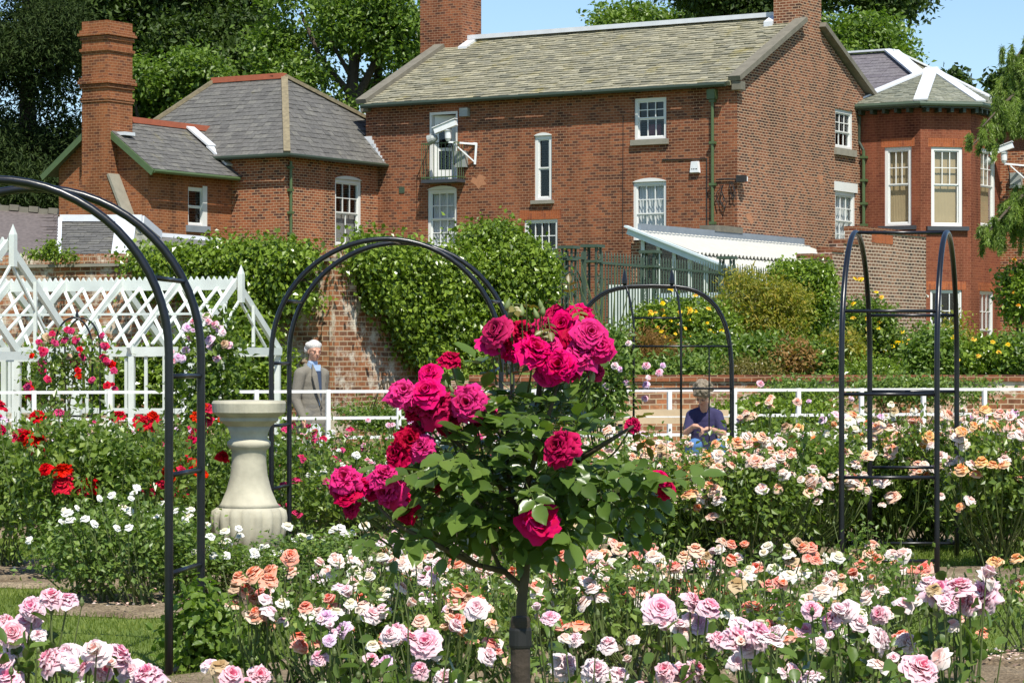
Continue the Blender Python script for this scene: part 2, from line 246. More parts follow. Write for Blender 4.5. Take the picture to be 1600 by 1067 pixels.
# ------------------------------------------------------------------ mesh builder
class MB:
    def __init__(s): s.v = []; s.n = 0; s.l = []; s.c = []; s.uv = []; s.has = False
    def add(s, V, faces, uv=None):
        V = np.asarray(V, float).reshape(-1, 3)
        if isinstance(faces, np.ndarray):
            lo = faces.reshape(-1) + s.n; cnt = np.full(len(faces), faces.shape[1])
        else:
            lo = np.array([i for f in faces for i in f], int) + s.n; cnt = np.array([len(f) for f in faces], int)
        s.v.append(V); s.n += len(V); s.l.append(lo); s.c.append(cnt)
        if uv is None: s.uv.append(np.full((len(lo), 2), np.nan))
        else: s.uv.append(np.broadcast_to(np.asarray(uv, float), (len(lo), 2)))
        return s
    def box(s, p0, p1, Mx=None, uv=None):
        x0, y0, z0 = p0; x1, y1, z1 = p1
        V = np.array([(x0,y0,z0),(x1,y0,z0),(x1,y1,z0),(x0,y1,z0),(x0,y0,z1),(x1,y0,z1),(x1,y1,z1),(x0,y1,z1)], float)
        if Mx is not None: V = Mx(V)
        return s.add(V, [(0,3,2,1),(4,5,6,7),(0,1,5,4),(1,2,6,5),(2,3,7,6),(3,0,4,7)], uv)
    def beam(s, a, b, w, h, up=(0, 0, 1)):                 # rectangular bar from a to b
        a = np.asarray(a, float); b = np.asarray(b, float); d = b - a; Ln = np.linalg.norm(d); d = d / Ln
        if abs(np.dot(d, up)) > 0.98: up = (0.15, 1, 0)
        sd_ = np.cross(d, up); sd_ = sd_ / (np.linalg.norm(sd_) + 1e-9); u_ = np.cross(sd_, d)
        V = [a + i * sd_ * w / 2 + j * u_ * h / 2 for i, j in ((-1,-1),(1,-1),(1,1),(-1,1))]
        V += [b + i * sd_ * w / 2 + j * u_ * h / 2 for i, j in ((-1,-1),(1,-1),(1,1),(-1,1))]
        return s.add(V, [(3,2,1,0),(4,5,6,7),(0,1,5,4),(1,2,6,5),(2,3,7,6),(3,0,4,7)])
    def tube(s, pts, r, seg=8, cap=True):
        P = np.asarray(pts, float); n = len(P); r = np.broadcast_to(np.asarray(r, float), (n,))
        T = np.gradient(P, axis=0); T /= (np.linalg.norm(T, axis=1)[:, None] + 1e-9)
        ref = np.array([0, 0, 1.0]) if abs(T[0][2]) < 0.9 else np.array([1.0, 0, 0])
        a = np.cross(T[0], ref); a /= np.linalg.norm(a); V = []
        ang = np.arange(seg) * 2 * math.pi / seg
        for i in range(n):
            a = a - T[i] * np.dot(a, T[i]); a /= (np.linalg.norm(a) + 1e-9); b = np.cross(T[i], a)
            V.append(P[i] + r[i] * (np.cos(ang)[:, None] * a + np.sin(ang)[:, None] * b))
        f = [(i*seg+j, i*seg+(j+1) % seg, (i+1)*seg+(j+1) % seg, (i+1)*seg+j) for i in range(n-1) for j in range(seg)]
        if cap: f += [tuple(range(seg-1, -1, -1)), tuple((n-1)*seg + j for j in range(seg))]
        return s.add(np.concatenate(V), f)
    def lathe(s, prof, c=(0, 0, 0), seg=32, fn=None):
        V = []; n = len(prof)
        for (r, z) in prof:
            for j in range(seg):
                t = 2 * math.pi * j / seg; rr = fn(r, z, t) if fn else r
                V.append((c[0] + rr * math.cos(t), c[1] + rr * math.sin(t), c[2] + z))
        f = [(i*seg+j, i*seg+(j+1) % seg, (i+1)*seg+(j+1) % seg, (i+1)*seg+j) for i in range(n-1) for j in range(seg)]
        f += [tuple(range(seg-1, -1, -1)), tuple((n-1)*seg + j for j in range(seg))]
        return s.add(V, f)
    def sphere(s, c, r, seg=14, rings=9, Rm=None):
        r = np.broadcast_to(np.asarray(r, float), (3,)); V = [(0, 0, 1)]
        for i in range(1, rings):
            p = math.pi * i / rings
            for j in range(seg): t = 2*math.pi*j/seg; V.append((math.sin(p)*math.cos(t), math.sin(p)*math.sin(t), math.cos(p)))
        V.append((0, 0, -1)); V = np.array(V) * r
        if Rm is not None: V = V @ np.array(Rm).T
        V = V + np.asarray(c); k = len(V) - 1
        f = [(0, 1+j, 1+(j+1) % seg) for j in range(seg)]
        f += [(1+(i-1)*seg+j, 1+i*seg+j, 1+i*seg+(j+1) % seg, 1+(i-1)*seg+(j+1) % seg) for i in range(1, rings-1) for j in range(seg)]
        f += [(k, 1+(rings-2)*seg+(j+1) % seg, 1+(rings-2)*seg+j) for j in range(seg)]
        return s.add(V, f)
    def prism(s, poly, ext):                              # planar polygon extruded by a vector
        P = np.asarray(poly, float); n = len(P); Q = P + np.asarray(ext, float)
        return s.add(np.concatenate([P, Q]), [tuple(range(n)), tuple(range(2*n-1, n-1, -1))] + [(i, n+i, n+(i+1) % n, (i+1) % n) for i in range(n)])
    def mesh(s, name, m, off=(0, 0, 0), smooth=False):
        V = np.concatenate(s.v) - np.asarray(off, float); lo = np.concatenate(s.l).astype(np.int32); cn = np.concatenate(s.c).astype(np.int32); uv = np.concatenate(s.uv)
        me = bpy.data.meshes.new(name); me.vertices.add(len(V)); me.vertices.foreach_set('co', V.astype(np.float32).ravel())
        me.loops.add(len(lo)); me.loops.foreach_set('vertex_index', lo)
        st = np.concatenate([[0], np.cumsum(cn)[:-1]]).astype(np.int32)
        me.polygons.add(len(cn)); me.polygons.foreach_set('loop_start', st)
        me.update(calc_edges=True)
        nanm = np.isnan(uv[:, 0])
        if nanm.any():
            Vw = V + np.asarray(off, float)
            a, b, c = Vw[lo[st]], Vw[lo[st+1]], Vw[lo[st+2]]; nr = np.cross(b-a, c-a); nr /= (np.linalg.norm(nr, axis=1)[:, None] + 1e-12)
            t = np.cross(np.array([0, 0, 1.0]), nr); ln = np.linalg.norm(t, axis=1); flat = ln < 0.05
            t[flat] = (1, 0, 0); ln[flat] = 1; t /= ln[:, None]; u2 = np.cross(nr, t)
            pid = np.repeat(np.arange(len(cn)), cn); P = Vw[lo]
            au = np.stack([(P*t[pid]).sum(1), (P*u2[pid]).sum(1)], 1); vert = np.abs(nr[pid][:, 2]) < 0.3
            au[vert, 1] = P[vert, 2]; uv = np.where(nanm[:, None], au, uv)
        ul = me.uv_layers.new(name='UVMap'); ul.data.foreach_set('uv', uv.astype(np.float32).ravel())
        me.polygons.foreach_set('use_smooth', np.full(len(cn), bool(smooth)))
        me.materials.append(m); me.update(); return me
    def build(s, name, m, parent=None, smooth=False, off=None):
        if isinstance(m, str): m = M[m]
        if off is None: off = root_loc(parent)
        o = bpy.data.objects.new(name, s.mesh(name, m, off, smooth)); C.objects.link(o)
        if parent: o.parent = parent
        elif np.any(off): o.location = off
        return o
def root_loc(o):
    if o is None: return (0, 0, 0)
    while o.parent: o = o.parent
    return tuple(o.location)
def tag(o, label=None, cat=None, group=None, kind=None):
    if label: o['label'] = label
    if cat: o['category'] = cat
    if group: o['group'] = group
    if kind: o['kind'] = kind
    return o
def thing(name, loc, label, cat, group=None):
    o = bpy.data.objects.new(name, None); C.objects.link(o); o.location = tuple(float(x) for x in loc); o.empty_display_size = 0.2
    return tag(o, label, cat, group)

# ------------------------------------------------------------------ leaves
T_SIMPLE = (np.array([(0,0,0),(.5,.45,.10),(0,1,-.06),(-.5,.45,.10)], float), np.array([(0,1,2),(0,2,3)]))
T_NEEDLE = (np.array([(0,0,0),(.5,.5,0),(0,1,0)], float), np.array([(0,1,2)]))
_y = [0, .18, .42, .7, .9, 1.0]; _w = [0, .34, .5, .42, .2, 0]
_V = [(0, y, -.16*y*y) for y in _y] + [(w_, y, .11 - .16*y*y) for y, w_ in zip(_y[1:5], _w[1:5])] + [(-w_, y, .11 - .16*y*y) for y, w_ in zip(_y[1:5], _w[1:5])]
T_FINE = (np.array(_V, float), np.array([(0,6,1,1)[:3]] + [(1,6,7),(1,7,2),(2,7,8),(2,8,3),(3,8,9),(3,9,4),(4,9,5)] + [(0,1,10),(1,2,11),(1,11,10),(2,3,12),(2,12,11),(3,4,13),(3,13,12),(4,5,13)]))
T_BLADE = (np.array([(-.5,0,0),(.5,0,0),(0,1,0.35)], float), np.array([(0,1,2)]))
def leaves(mb, pos, axis, nrm, L, Wd, tmpl, v1, v2):
    pos = np.asarray(pos); n = len(pos); TV, TF = tmpl
    axis = axis / (np.linalg.norm(axis, axis=1)[:, None] + 1e-9)
    nrm = nrm - axis * (nrm*axis).sum(1)[:, None]; nrm /= (np.linalg.norm(nrm, axis=1)[:, None] + 1e-9)
    side = np.cross(axis, nrm); L = np.broadcast_to(L, (n,)); Wd = np.broadcast_to(Wd, (n,))
    V = pos[:, None, :] + TV[None, :, 0:1]*(side*Wd[:, None])[:, None, :] + TV[None, :, 1:2]*(axis*L[:, None])[:, None, :] + TV[None, :, 2:3]*(nrm*L[:, None])[:, None, :]
    Fc = (TF[None] + (np.arange(n)*len(TV))[:, None, None]).reshape(-1, TF.shape[1])
    uv = np.repeat(np.stack([np.broadcast_to(v1, (n,)), np.broadcast_to(v2, (n,))], 1), TF.size, axis=0)
    mb.add(V.reshape(-1, 3), Fc, uv)
def foliage(mb, rng, blobs, n, size, per=10, clump=0.3, aspect=0.55, tmpl=T_SIMPLE, shell=0.5, droop=0.25, up=0.9):
    """leaf clumps through the volume of the blobs (cx,cy,cz,rx,ry,rz)"""
    B = np.array(blobs, float); vol = (B[:, 3]*B[:, 4]*B[:, 5])**0.75; nc = max(1, n // per)
    k = rng.choice(len(B), nc, p=vol/vol.sum()); d = rng.normal(size=(nc, 3)); d /= np.linalg.norm(d, axis=1)[:, None]
    rr = shell + (1-shell)*rng.random(nc)**0.6; rr *= (0.9 + 0.22*rng.random(nc))
    cc = B[k, :3] + d*rr[:, None]*B[k, 3:6]; cv = rng.random(nc)
    i = np.repeat(np.arange(nc), per); m_ = len(i)
    pos = cc[i] + rng.normal(size=(m_, 3))*clump*np.array([1, 1, .7]); out = d[i]
    nr = out*0.7 + np.array([0, 0, up]) + rng.normal(size=(m_, 3))*0.55
    ax = out*0.6 + rng.normal(size=(m_, 3))*0.8 + np.array([0, 0, -droop]); L = size*(0.6 + 0.8*rng.random(m_))
    leaves(mb, pos, ax, nr, L, L*aspect, tmpl, rng.random(m_), cv[i])
def blob(px, py, rx, ry, Y, dep=None):                 # an ellipsoid seen at photo pixels px,py, radii rx,ry pixels, at Y metres
    c = W(px, py, Y); k = Y/F; return (c[0], c[1], c[2], rx*k, (dep if dep else 0.8*rx*k), ry*k)

# ------------------------------------------------------------------ wall planes
class WF:                                               # a vertical wall: origin (x,y), direction rightwards as seen
    def __init__(s, o, d):
        s.o = np.array(o, float); d = np.array(d, float); s.d = d/np.linalg.norm(d); s.n = np.array([s.d[1], -s.d[0]])
    def p(s, t, z, out=0.0): q = s.o + s.d*t + s.n*out; return np.array([q[0], q[1], z])
    def T(s, V): V = np.asarray(V); return np.stack([s.o[0] + s.d[0]*V[:, 0] + s.n[0]*V[:, 1], s.o[1] + s.d[1]*V[:, 0] + s.n[1]*V[:, 1], V[:, 2]], 1)   # (along, out, z)
    def s_at(s, px): t = (px-800)/F; return (t*s.o[1] - s.o[0])/(s.d[0] - t*s.d[1])
    def z_at(s, px, py): return H + (HZ-py)*(s.o[1] + s.d[1]*s.s_at(px))/F
def wall(mb, wf, s0, s1, z0, z1, holes=(), rev=0.12):
    xs = sorted({s0, s1} | {h[i] for h in holes for i in (0, 1)}); zs = sorted({z0, z1} | {h[i] for h in holes for i in (2, 3)})
    xs = [x for x in xs if s0 <= x <= s1]; zs = [z for z in zs if z0 <= z <= z1]
    for a, b in zip(xs, xs[1:]):
        for c, d in zip(zs, zs[1:]):
            mx, mz = (a+b)/2, (c+d)/2
            if any(h[0] < mx < h[1] and h[2] < mz < h[3] for h in holes): continue
            mb.add([wf.p(a, c), wf.p(b, c), wf.p(b, d), wf.p(a, d)], [(0, 1, 2, 3)])
    for a, b, c, d in holes:
        for q in (((a,c),(a,d)), ((b,d),(b,c)), ((a,d),(b,d)), ((b,c),(a,c))):
            (ax, az), (bx, bz) = q
            mb.add([wf.p(ax, az), wf.p(bx, bz), wf.p(bx, bz, -rev), wf.p(ax, az, -rev)], [(0, 1, 2, 3)])
def window(parent, wf, s0, s1, z0, z1, cols=3, rows=(2, 2), arch=0.0, fw=0.085, sill=None, curtain=None, meet=0.5, label=None, rev=0.10, name='window', sillm='sill', cz=None, bar=0.026):
    mb = MB(); o_ = -rev + 0.09                          # frame fills the opening
    for (a, b, c, d) in ((s0, s0+fw, z0, z1), (s1-fw, s1, z0, z1), (s0+fw, s1-fw, z1-fw, z1), (s0+fw, s1-fw, z0, z0+fw*0.8)):
        mb.box((a, -rev-0.05, c), (b, o_-0.03, d), wf.T)
    if arch:
        k = 12; pts = [wf.p(s0-0.01, z1-0.005, -0.03)] + [wf.p(s0-0.01 + (s1-s0+0.02)*i/k, z1 + arch*math.sin(math.pi*i/k)**0.7, -0.03) for i in range(k+1)] + [wf.p(s1+0.01, z1-0.005, -0.03)]
        mb.prism(pts[1:-1], np.append(wf.n*0.045, 0))
    fr = mb.build(name, 'white', parent)
    if label: fr['label'] = label
    a, b, c, d = s0+fw, s1-fw, z0+fw*0.8, z1-fw; zm = c + (d-c)*meet
    sb = MB(); y0, y1 = -rev-0.02, -rev+0.02; sw = 0.035
    for (q0, q1, r0, r1, dy) in ((a, b, zm, d, 0.012), (a, b, c, zm, -0.012)):
        sb.box((q0, y0+dy, r0), (q0+sw, y1+dy, r1), wf.T); sb.box((q1-sw, y0+dy, r0), (q1, y1+dy, r1), wf.T)
        sb.box((q0+sw, y0+dy, r1-sw), (q1-sw, y1+dy, r1), wf.T); sb.box((q0+sw, y0+dy, r0), (q1-sw, y1+dy, r0+sw), wf.T)
    for half, (r0, r1) in enumerate(((zm+sw, d-sw), (c+sw, zm-sw))):
        n = rows[half]
        if n == 0: continue
        dy = 0.012 if half == 0 else -0.012; cc = cols if n > 0 else 2; nn = abs(n)
        if n < 0: cc = 2
        for i in range(1, cc):
            x = a+sw + (b-a-2*sw)*i/cc; sb.box((x-bar/2, y0+dy+0.005, r0), (x+bar/2, y1+dy-0.005, r1), wf.T)
        for i in range(1, nn):
            z = r0 + (r1-r0)*i/nn; sb.box((a+sw, y0+dy+0.008, z-bar/2), (b-sw, y1+dy-0.008, z+bar/2), wf.T)
    sb.build('sash', 'white', fr)
    MB().add([wf.p(a, c, -rev-0.018), wf.p(b, c, -rev-0.018), wf.p(b, d, -rev-0.018), wf.p(a, d, -rev-0.018)], [(0, 1, 2, 3)]).build('pane', 'glass', fr)
    if curtain:
        m, mode = curtain; cb = MB(); k = 40; yy = -rev-0.10
        c0, c1 = (c, d) if cz is None else (c + (d-c)*cz[0], c + (d-c)*cz[1])
        V = []; amp = 0.03 if mode == 'fold' else 0.004
        for j in range(9):
            z = c0 + (c1-c0)*j/8
            for i in range(k+1):
                x = a + (b-a)*i/k; V.append(wf.p(x, z + (0.03*math.sin(i*0.9+j) if mode == 'fold' and 0 < j < 8 else 0), yy + amp*math.sin(i*(1.1 + 0.05*j))))
        cb.add(V, [(j*(k+1)+i, j*(k+1)+i+1, (j+1)*(k+1)+i+1, (j+1)*(k+1)+i) for j in range(8) for i in range(k)])
        cb.build('blind' if mode == 'blind' else 'curtain', m, fr, smooth=True)
    if sill:
        MB().box((s0-0.08, -0.02, z0-sill), (s1+0.08, 0.09, z0-0.001), wf.T).build('window_sill', sillm, fr)
    return fr
def lintel(parent, wf, s0, s1, z0, h, m='lintel', out=0.004):
    MB().box((s0, -0.05, z0), (s1, out, z0+h), wf.T).build('lintel', m, parent)

def slates(mb, rng, O, ex, ey, poly, gauge=0.2, wd=0.28, th=0.014, jit=0.012):
    """overlapping slates on a roof plane: O origin, ex along the eaves, ey up the slope, poly in (u,v) metres"""
    O, ex, ey = (np.asarray(q, float) for q in (O, ex, ey)); nz = np.cross(ex, ey); nz /= np.linalg.norm(nz)
    if nz[2] < 0: nz = -nz
    P = np.array(poly, float); vmax = P[:, 1].max(); rows = int(vmax/gauge) + 1; n = len(P)
    def span(v):
        xs = []
        for i in range(n):
            (x0, y0), (x1, y1) = P[i], P[(i+1) % n]
            if (y0-v)*(y1-v) < 0 or (y0 == v) != (y1 == v):
                if y1 != y0: xs.append(x0 + (x1-x0)*(v-y0)/(y1-y0))
        return (min(xs), max(xs)) if len(xs) > 1 else None
    for r in range(rows):
        v0 = r*gauge; sp = span(min(max(v0 + gauge*0.5, 1e-3), vmax-1e-3))
        if not sp: continue
        u = sp[0] - (wd/2 if r % 2 else 0) - rng.random()*0.05
        while u < sp[1]:
            w_ = wd*(0.8 + 0.4*rng.random()); a, b = max(u, sp[0]), min(u + w_ - 0.006, sp[1]); u += w_
            if b - a < 0.03: continue
            lo = v0 - 0.015 + (rng.random()-.5)*2*jit; hi = min(v0 + gauge*1.25, vmax + 0.02); t = th*(0.8 + 0.7*rng.random())
            q = [(a, lo, 0.0), (b, lo, 0.0), (b, hi, 0.0), (a, hi, 0.0), (a, lo, t*1.9), (b, lo, t*1.9), (b, hi, t*0.5), (a, hi, t*0.5)]
            V = [O + ex*x + ey*y + nz*(z+0.006) for x, y, z in q]
            mb.add(V, [(4, 5, 6, 7), (0, 1, 5, 4), (0, 4, 7, 3), (1, 2, 6, 5)], (rng.random(), rng.random()))
def roofplane(parent, rng, pts, m, name='roof_slope', gauge=0.2, wd=0.28, th=0.014, jit=0.012, thick=0.08):
    """pts: 3 or 4 corners, first two on the eaves; a solid slab plus slates"""
    P = np.array(pts, float); ex = P[1]-P[0]; ex /= np.linalg.norm(ex); nz = np.cross(ex, P[2]-P[0]); nz /= np.linalg.norm(nz)
    if nz[2] < 0: nz = -nz
    ey = np.cross(nz, ex)
    if np.dot(ey, P[2]-P[0]) < 0: ey = -ey
    poly = [((q-P[0])@ex, (q-P[0])@ey) for q in P]
    mb = MB(); mb.prism(P - nz*thick, nz*thick); mb.uv[-1] = np.full(mb.uv[-1].shape, 0.4)
    slates(mb, rng, P[0], ex, ey, poly, gauge, wd, th, jit); return mb.build(name, m, parent)
def strip(mb, a, b, w_, h, lift=0.0):                   # ridge or hip capping, two-sided inverted V approximated by a flat bar
    a = np.array(a, float) + (0, 0, lift); b = np.array(b, float) + (0, 0, lift); mb.beam(a, b, w_, h)
rng = np.random.default_rng(11)

# ------------------------------------------------------------------ ground
def groundmat(name, kind):
    m, N, L, P = mat(name); P.inputs['Roughness'].default_value = 0.95; P.inputs['Specular IOR Level'].default_value = 0.15
    tc = N.new('ShaderNodeTexCoord'); n = N.new('ShaderNodeTexNoise'); n.inputs['Detail'].default_value = 8; L.new(tc.outputs['Object'], n.inputs[0])
    n2 = N.new('ShaderNodeTexNoise'); n2.inputs['Detail'].default_value = 5; L.new(tc.outputs['Object'], n2.inputs[0])
    if kind == 'grass':
        n.inputs['Scale'].default_value = 1.2; n2.inputs['Scale'].default_value = 45
        r = ramp(N, [(0.3, (0.10, 0.15, 0.03)), (0.55, (0.135, 0.185, 0.042)), (0.8, (0.18, 0.215, 0.06))]); r2 = ramp(N, [(0.3, (0.6, 0.6, 0.6)), (0.7, (1.25, 1.25, 1.2))])
    elif kind == 'soil':
        n.inputs['Scale'].default_value = 3; n2.inputs['Scale'].default_value = 60
        r = ramp(N, [(0.3, (0.17, 0.125, 0.08)), (0.7, (0.33, 0.26, 0.18))]); r2 = ramp(N, [(0.35, (0.5, 0.5, 0.5)), (0.7, (1.3, 1.3, 1.25))])
    else:
        n.inputs['Scale'].default_value = 2; n2.inputs['Scale'].default_value = 80
        r = ramp(N, [(0.3, (0.30, 0.25, 0.20)), (0.7, (0.40, 0.34, 0.28))]); r2 = ramp(N, [(0.3, (0.75, 0.75, 0.75)), (0.7, (1.15, 1.15, 1.15))])
    L.new(n.outputs['Fac'], r.inputs[0]); L.new(n2.outputs['Fac'], r2.inputs[0]); L.new(mixc(N, L, 1.0, r.outputs[0], r2.outputs[0], 'MULTIPLY'), P.inputs['Base Color'])
    b = N.new('ShaderNodeBump'); b.inputs['Strength'].default_value = 0.7; b.inputs['Distance'].default_value = 0.03; L.new(n2.outputs['Fac'], b.inputs['Height']); L.new(b.outputs[0], P.inputs['Normal'])
    return m
M['lawn'] = groundmat('lawn_turf', 'grass'); M['soil'] = groundmat('dry_soil', 'soil'); M['path'] = groundmat('sandy_path', 'path')
def grid(mb, x0, x1, y0, y1, nx, ny, fz):
    X, Y = np.meshgrid(np.linspace(x0, x1, nx), np.linspace(y0, y1, ny)); Z = fz(X, Y); V = np.stack([X.ravel(), Y.ravel(), Z.ravel()], 1)
    i = (np.arange(ny-1)[:, None]*nx + np.arange(nx-1)).ravel(); mb.add(V, np.stack([i, i+1, i+nx+1, i+nx], 1))
mb = MB(); mb.add([(-1500, -200, 0), (1500, -200, 0), (1500, 1800, 0), (-1500, 1800, 0)], [(0, 1, 2, 3)])
tag(mb.build('ground', 'lawn'), kind='structure')
mb = MB(); mb.box((-30, 28.2, -0.05), (30, 35.9, 0.10)); tag(mb.build('garden_path', 'path'), kind='structure')
def bed(name, cx, cy, rx, ry, seed, h=0.03):
    g = np.random.default_rng(seed); ph = g.random(6)*6.28; V = [(cx, cy, h)]; k = 60
    for ring in (0.5, 0.8, 0.95, 1.0):
        for i in range(k):
            t = 2*math.pi*i/k; r = ring*(1 + 0.06*math.sin(3*t+ph[0]) + 0.05*math.sin(5*t+ph[1]) + 0.04*math.sin(9*t+ph[2]) + .035*math.sin(17*t+ph[3]) + .025*g.normal())
            V.append((cx + rx*r*math.cos(t), cy + ry*r*math.sin(t), (h + 0.02*math.sin(7*t+ring*9)) * (1 if ring < .9 else .7 if ring < 1 else 0) + 0.004))
    f = [(0, 1+i, 1+(i+1) % k) for i in range(k)] + [(1+r*k+i, 1+(r+1)*k+i, 1+(r+1)*k+(i+1) % k, 1+r*k+(i+1) % k) for r in range(3) for i in range(k)]
    o = MB().add(V, f).build(name, 'soil'); tag(o, kind='structure'); return o
BEDS = [(-0.2, 8.2, 3.4, 1.9), (0.75, 13.6, 2.35, 1.55), (-1.75, 17.8, 1.45, .95), (3.6, 19.3, 3.1, 1.55), (-2.9, 20.5, 1.9, 1.5), (0.4, 22.8, 2.5, 1.3), (2.1, 24.8, 3.3, 1.4), (-3.4, 25.6, 3.2, 1.3), (2.9, 14.3, 0.62, 0.4)]
for i, b in enumerate(BEDS): bed('flower_bed_soil', *b, 20+i)

# terrace ground behind the retaining wall and garden wall
TZ = 1.35
mb = MB(); tp = [(-60, 44.6), (-9.1, 43.6), (-3.2, 41.4), (0.2, 44.6), (0.9, 38.2), (60, 38.2), (400, 600), (-400, 600)]
mb.add([(x, y, TZ) for x, y in tp], [tuple(range(len(tp)))]); tag(mb.build('terrace_ground', 'lawn'), kind='structure')

# ------------------------------------------------------------------ the houses
U = np.array([-0.8508, 0.5255]); Vd = np.array([0.5255, 0.8508])   # leftwards along the fronts, and back along the gables
YC = 72.0; C0 = np.array([(1152-800)/F*YC, YC])
def HP(a, b, z=None):                                   # point of the house frame: a left of the corner, b back from the front
    q = C0 + U*a + Vd*b; return q if z is None else np.array([q[0], q[1], z])
ZE = 9.12; ZR = 11.32; DP = 9.06; LEN = 12.1
front = WF(C0, -U); gable = WF(C0, Vd)
loc = HP(LEN/2, DP/2, TZ)
MH = thing('brick_house', loc, 'long red brick house with mossy stone roof, balcony and white sash windows, behind the glasshouse', 'house')
def hole(wf, x0, x1, y0, y1):
    s0, s1 = wf.s_at(x0), wf.s_at(x1); xm = (x0+x1)/2; return (s0, s1, wf.z_at(xm, y1), wf.z_at(xm, y0))
h_door = hole(front, 671, 715, 175, 282); h_w2 = hole(front, 668, 713.5, 296, 388); h_w3 = hole(front, 835, 862, 212, 313)
h_w4 = hole(front, 819, 871, 343, 425); h_w5 = hole(front, 991, 1041, 153, 218); h_w6 = hole(front, 989, 1041, 284, 384)
h_w7 = hole(gable, 1305, 1333, 172, 233); h_w8 = hole(gable, 1305, 1337, 300, 391)
mb = MB(); wall(mb, front, -LEN, 0, TZ-0.4, ZE, [h_door, h_w2, h_w3, h_w4, h_w5, h_w6])
bk = WF(HP(0, DP), U); wall(mb, bk, 0, LEN, TZ-0.4, ZE)
lf = WF(HP(LEN, DP), -Vd); wall(mb, lf, 0, DP, TZ-0.4, ZE)
mb.add([HP(LEN, DP, ZE), HP(LEN, 0, ZE), HP(LEN, DP/2, ZR+0.05)], [(0, 1, 2)])
mb.build('wall', 'brick_main', MH)
mb = MB(); wall(mb, gable, 0, DP, TZ-0.4, ZE, [h_w7, h_w8]); mb.add([HP(0, 0, ZE), HP(0, DP, ZE), HP(0, DP/2, ZR+0.05)], [(0, 1, 2)])
mb.build('gable_wall', 'brick_gable', MH)
# roof
ov = 0.24; sl_ = (ZR-ZE)/(DP/2)
rt = roofplane(MH, rng, [HP(LEN-0.1, -ov, ZE-ov*sl_+0.1), HP(0.1, -ov, ZE-ov*sl_+0.1), HP(0.1, DP/2, ZR+0.1), HP(LEN-0.1, DP/2, ZR+0.1)], 'slate_stone', 'roof', 0.19, 0.3, 0.02, 0.02)
mb = MB(); mb.prism([HP(LEN-0.1, DP/2, ZR+0.02), HP(0.1, DP/2, ZR+0.02), HP(0.1, DP+ov, ZE-ov*sl_+0.02), HP(LEN-0.1, DP+ov, ZE-ov*sl_+0.02)], (0, 0, 0.08)); mb.uv[-1] = np.full(mb.uv[-1].shape, .4)
mb.build('roof_slope', 'slate_stone', rt)
mb = MB(); strip(mb, HP(LEN-0.6, DP/2-0.09, ZR+0.17), HP(0.35, DP/2-0.09, ZR+0.17), 0.34, 0.13); mb.build('ridge_flashing', 'lead', rt)
for a in (0.0, LEN):
    mb = MB(); s_ = 1 if a else -1
    for b0, b1 in ((-0.22, 3.95), (DP+0.2, 5.15)):
        z0 = ZR - abs(b0-DP/2)*sl_ + 0.2; z1 = ZR - abs(b1-DP/2)*sl_ + 0.2
        mb.beam(HP(a - s_*(-1)*0.0 - (0.02 if a == 0 else -0.02), b0, z0), HP(a - (0.02 if a == 0 else -0.02), b1, z1), 0.36, 0.14)
    mb.box((-0.30, -0.16, ZE-0.20), (0.14, 0.12, ZE+0.02), (lambda V, a=a: np.array([HP(a + v[0]*0.6, v[1], v[2]) for v in V])))
    mb.build('gable_coping', 'stone', MH)
mb = MB(); mb.tube([HP(LEN-0.05, -ov-0.07, ZE-0.06), HP(0.2, -ov-0.07, ZE-0.06)], 0.065); gt = mb.build('gutter', 'gutter', MH)
def chimney(parent, a0, a1, b0, b1, z0, z1, m, caps=()):
    T = lambda V: np.array([HP(v[0], v[1], v[2]) for v in V])
    mb = MB(); mb.box((a0, b0, z0), (a1, b1, z1), T)
    for (zz, hh, oo) in caps: mb.box((a0-oo, b0-oo, zz), (a1+oo, b1+oo, zz+hh), T)
    return mb.build('chimney', m, parent)
ch = chimney(rt, -0.004, 0.82, 3.87, 5.25, ZE+1.2, 14.2, 'brick_gable', [(13.3, 0.15, 0.05), (13.45, 0.12, 0.1)])
MB().box((0.83, 3.8, ZR-0.45), (1.1, 4.6, ZR+0.25), lambda V: np.array([HP(v[0], v[1], v[2] + (v[1]-4.5)*sl_) for v in V])).build('chimney_flashing', 'lead', ch)
ch2 = chimney(rt, 11.33, 12.85, 3.98, 5.07, TZ, 14.4, 'brick_main', [(13.6, 0.15, 0.05), (13.75, 0.12, 0.1)])
MB().box((11.05, 3.75, ZR-0.36), (11.33, 4.7, ZR+0.2), lambda V: np.array([HP(v[0], v[1], v[2] + (v[1]-4.5)*sl_) for v in V])).build('chimney_flashing', 'lead', ch2)
# openings of the front
def dwindow(): pass
s0, s1, z0, z1 = h_door
mb = MB()
for (a, b, c, d) in ((s0, s0+.07, z0, z1), (s1-.07, s1, z0, z1), (s0+.07, s1-.07, z1-.07, z1)): mb.box((a, -.14, c), (b, -.01, d), front.T)
dr = mb.build('balcony_door', 'white', MH, ); dr['label'] = 'open white glazed balcony door'
wl = s1 - s0
lfp = WF(front.p(s0+.08, 0, -.14)[:2], front.d*0.92 + (-front.n)*0.38)      # the leaf stands half open
mb = MB()
for (a, b, c, d) in ((0, .13, z0+.02, z1-.08), (.50, .62, z0+.02, z1-.08), (.13, .50, z1-.30, z1-.08), (.13, .50, z0+.02, z0+.32), (.13, .50, z0+.86, z0+.95)): mb.box((a, -.04, c), (b, 0, d), lfp.T)
mb.build('door_leaf', 'white', dr)
MB().add([lfp.p(.13, z0+.32, -.02), lfp.p(.5, z0+.32, -.02), lfp.p(.5, z1-.3, -.02), lfp.p(.13, z1-.3, -.02)], [(0, 1, 2, 3)]).build('pane', 'glass', dr)
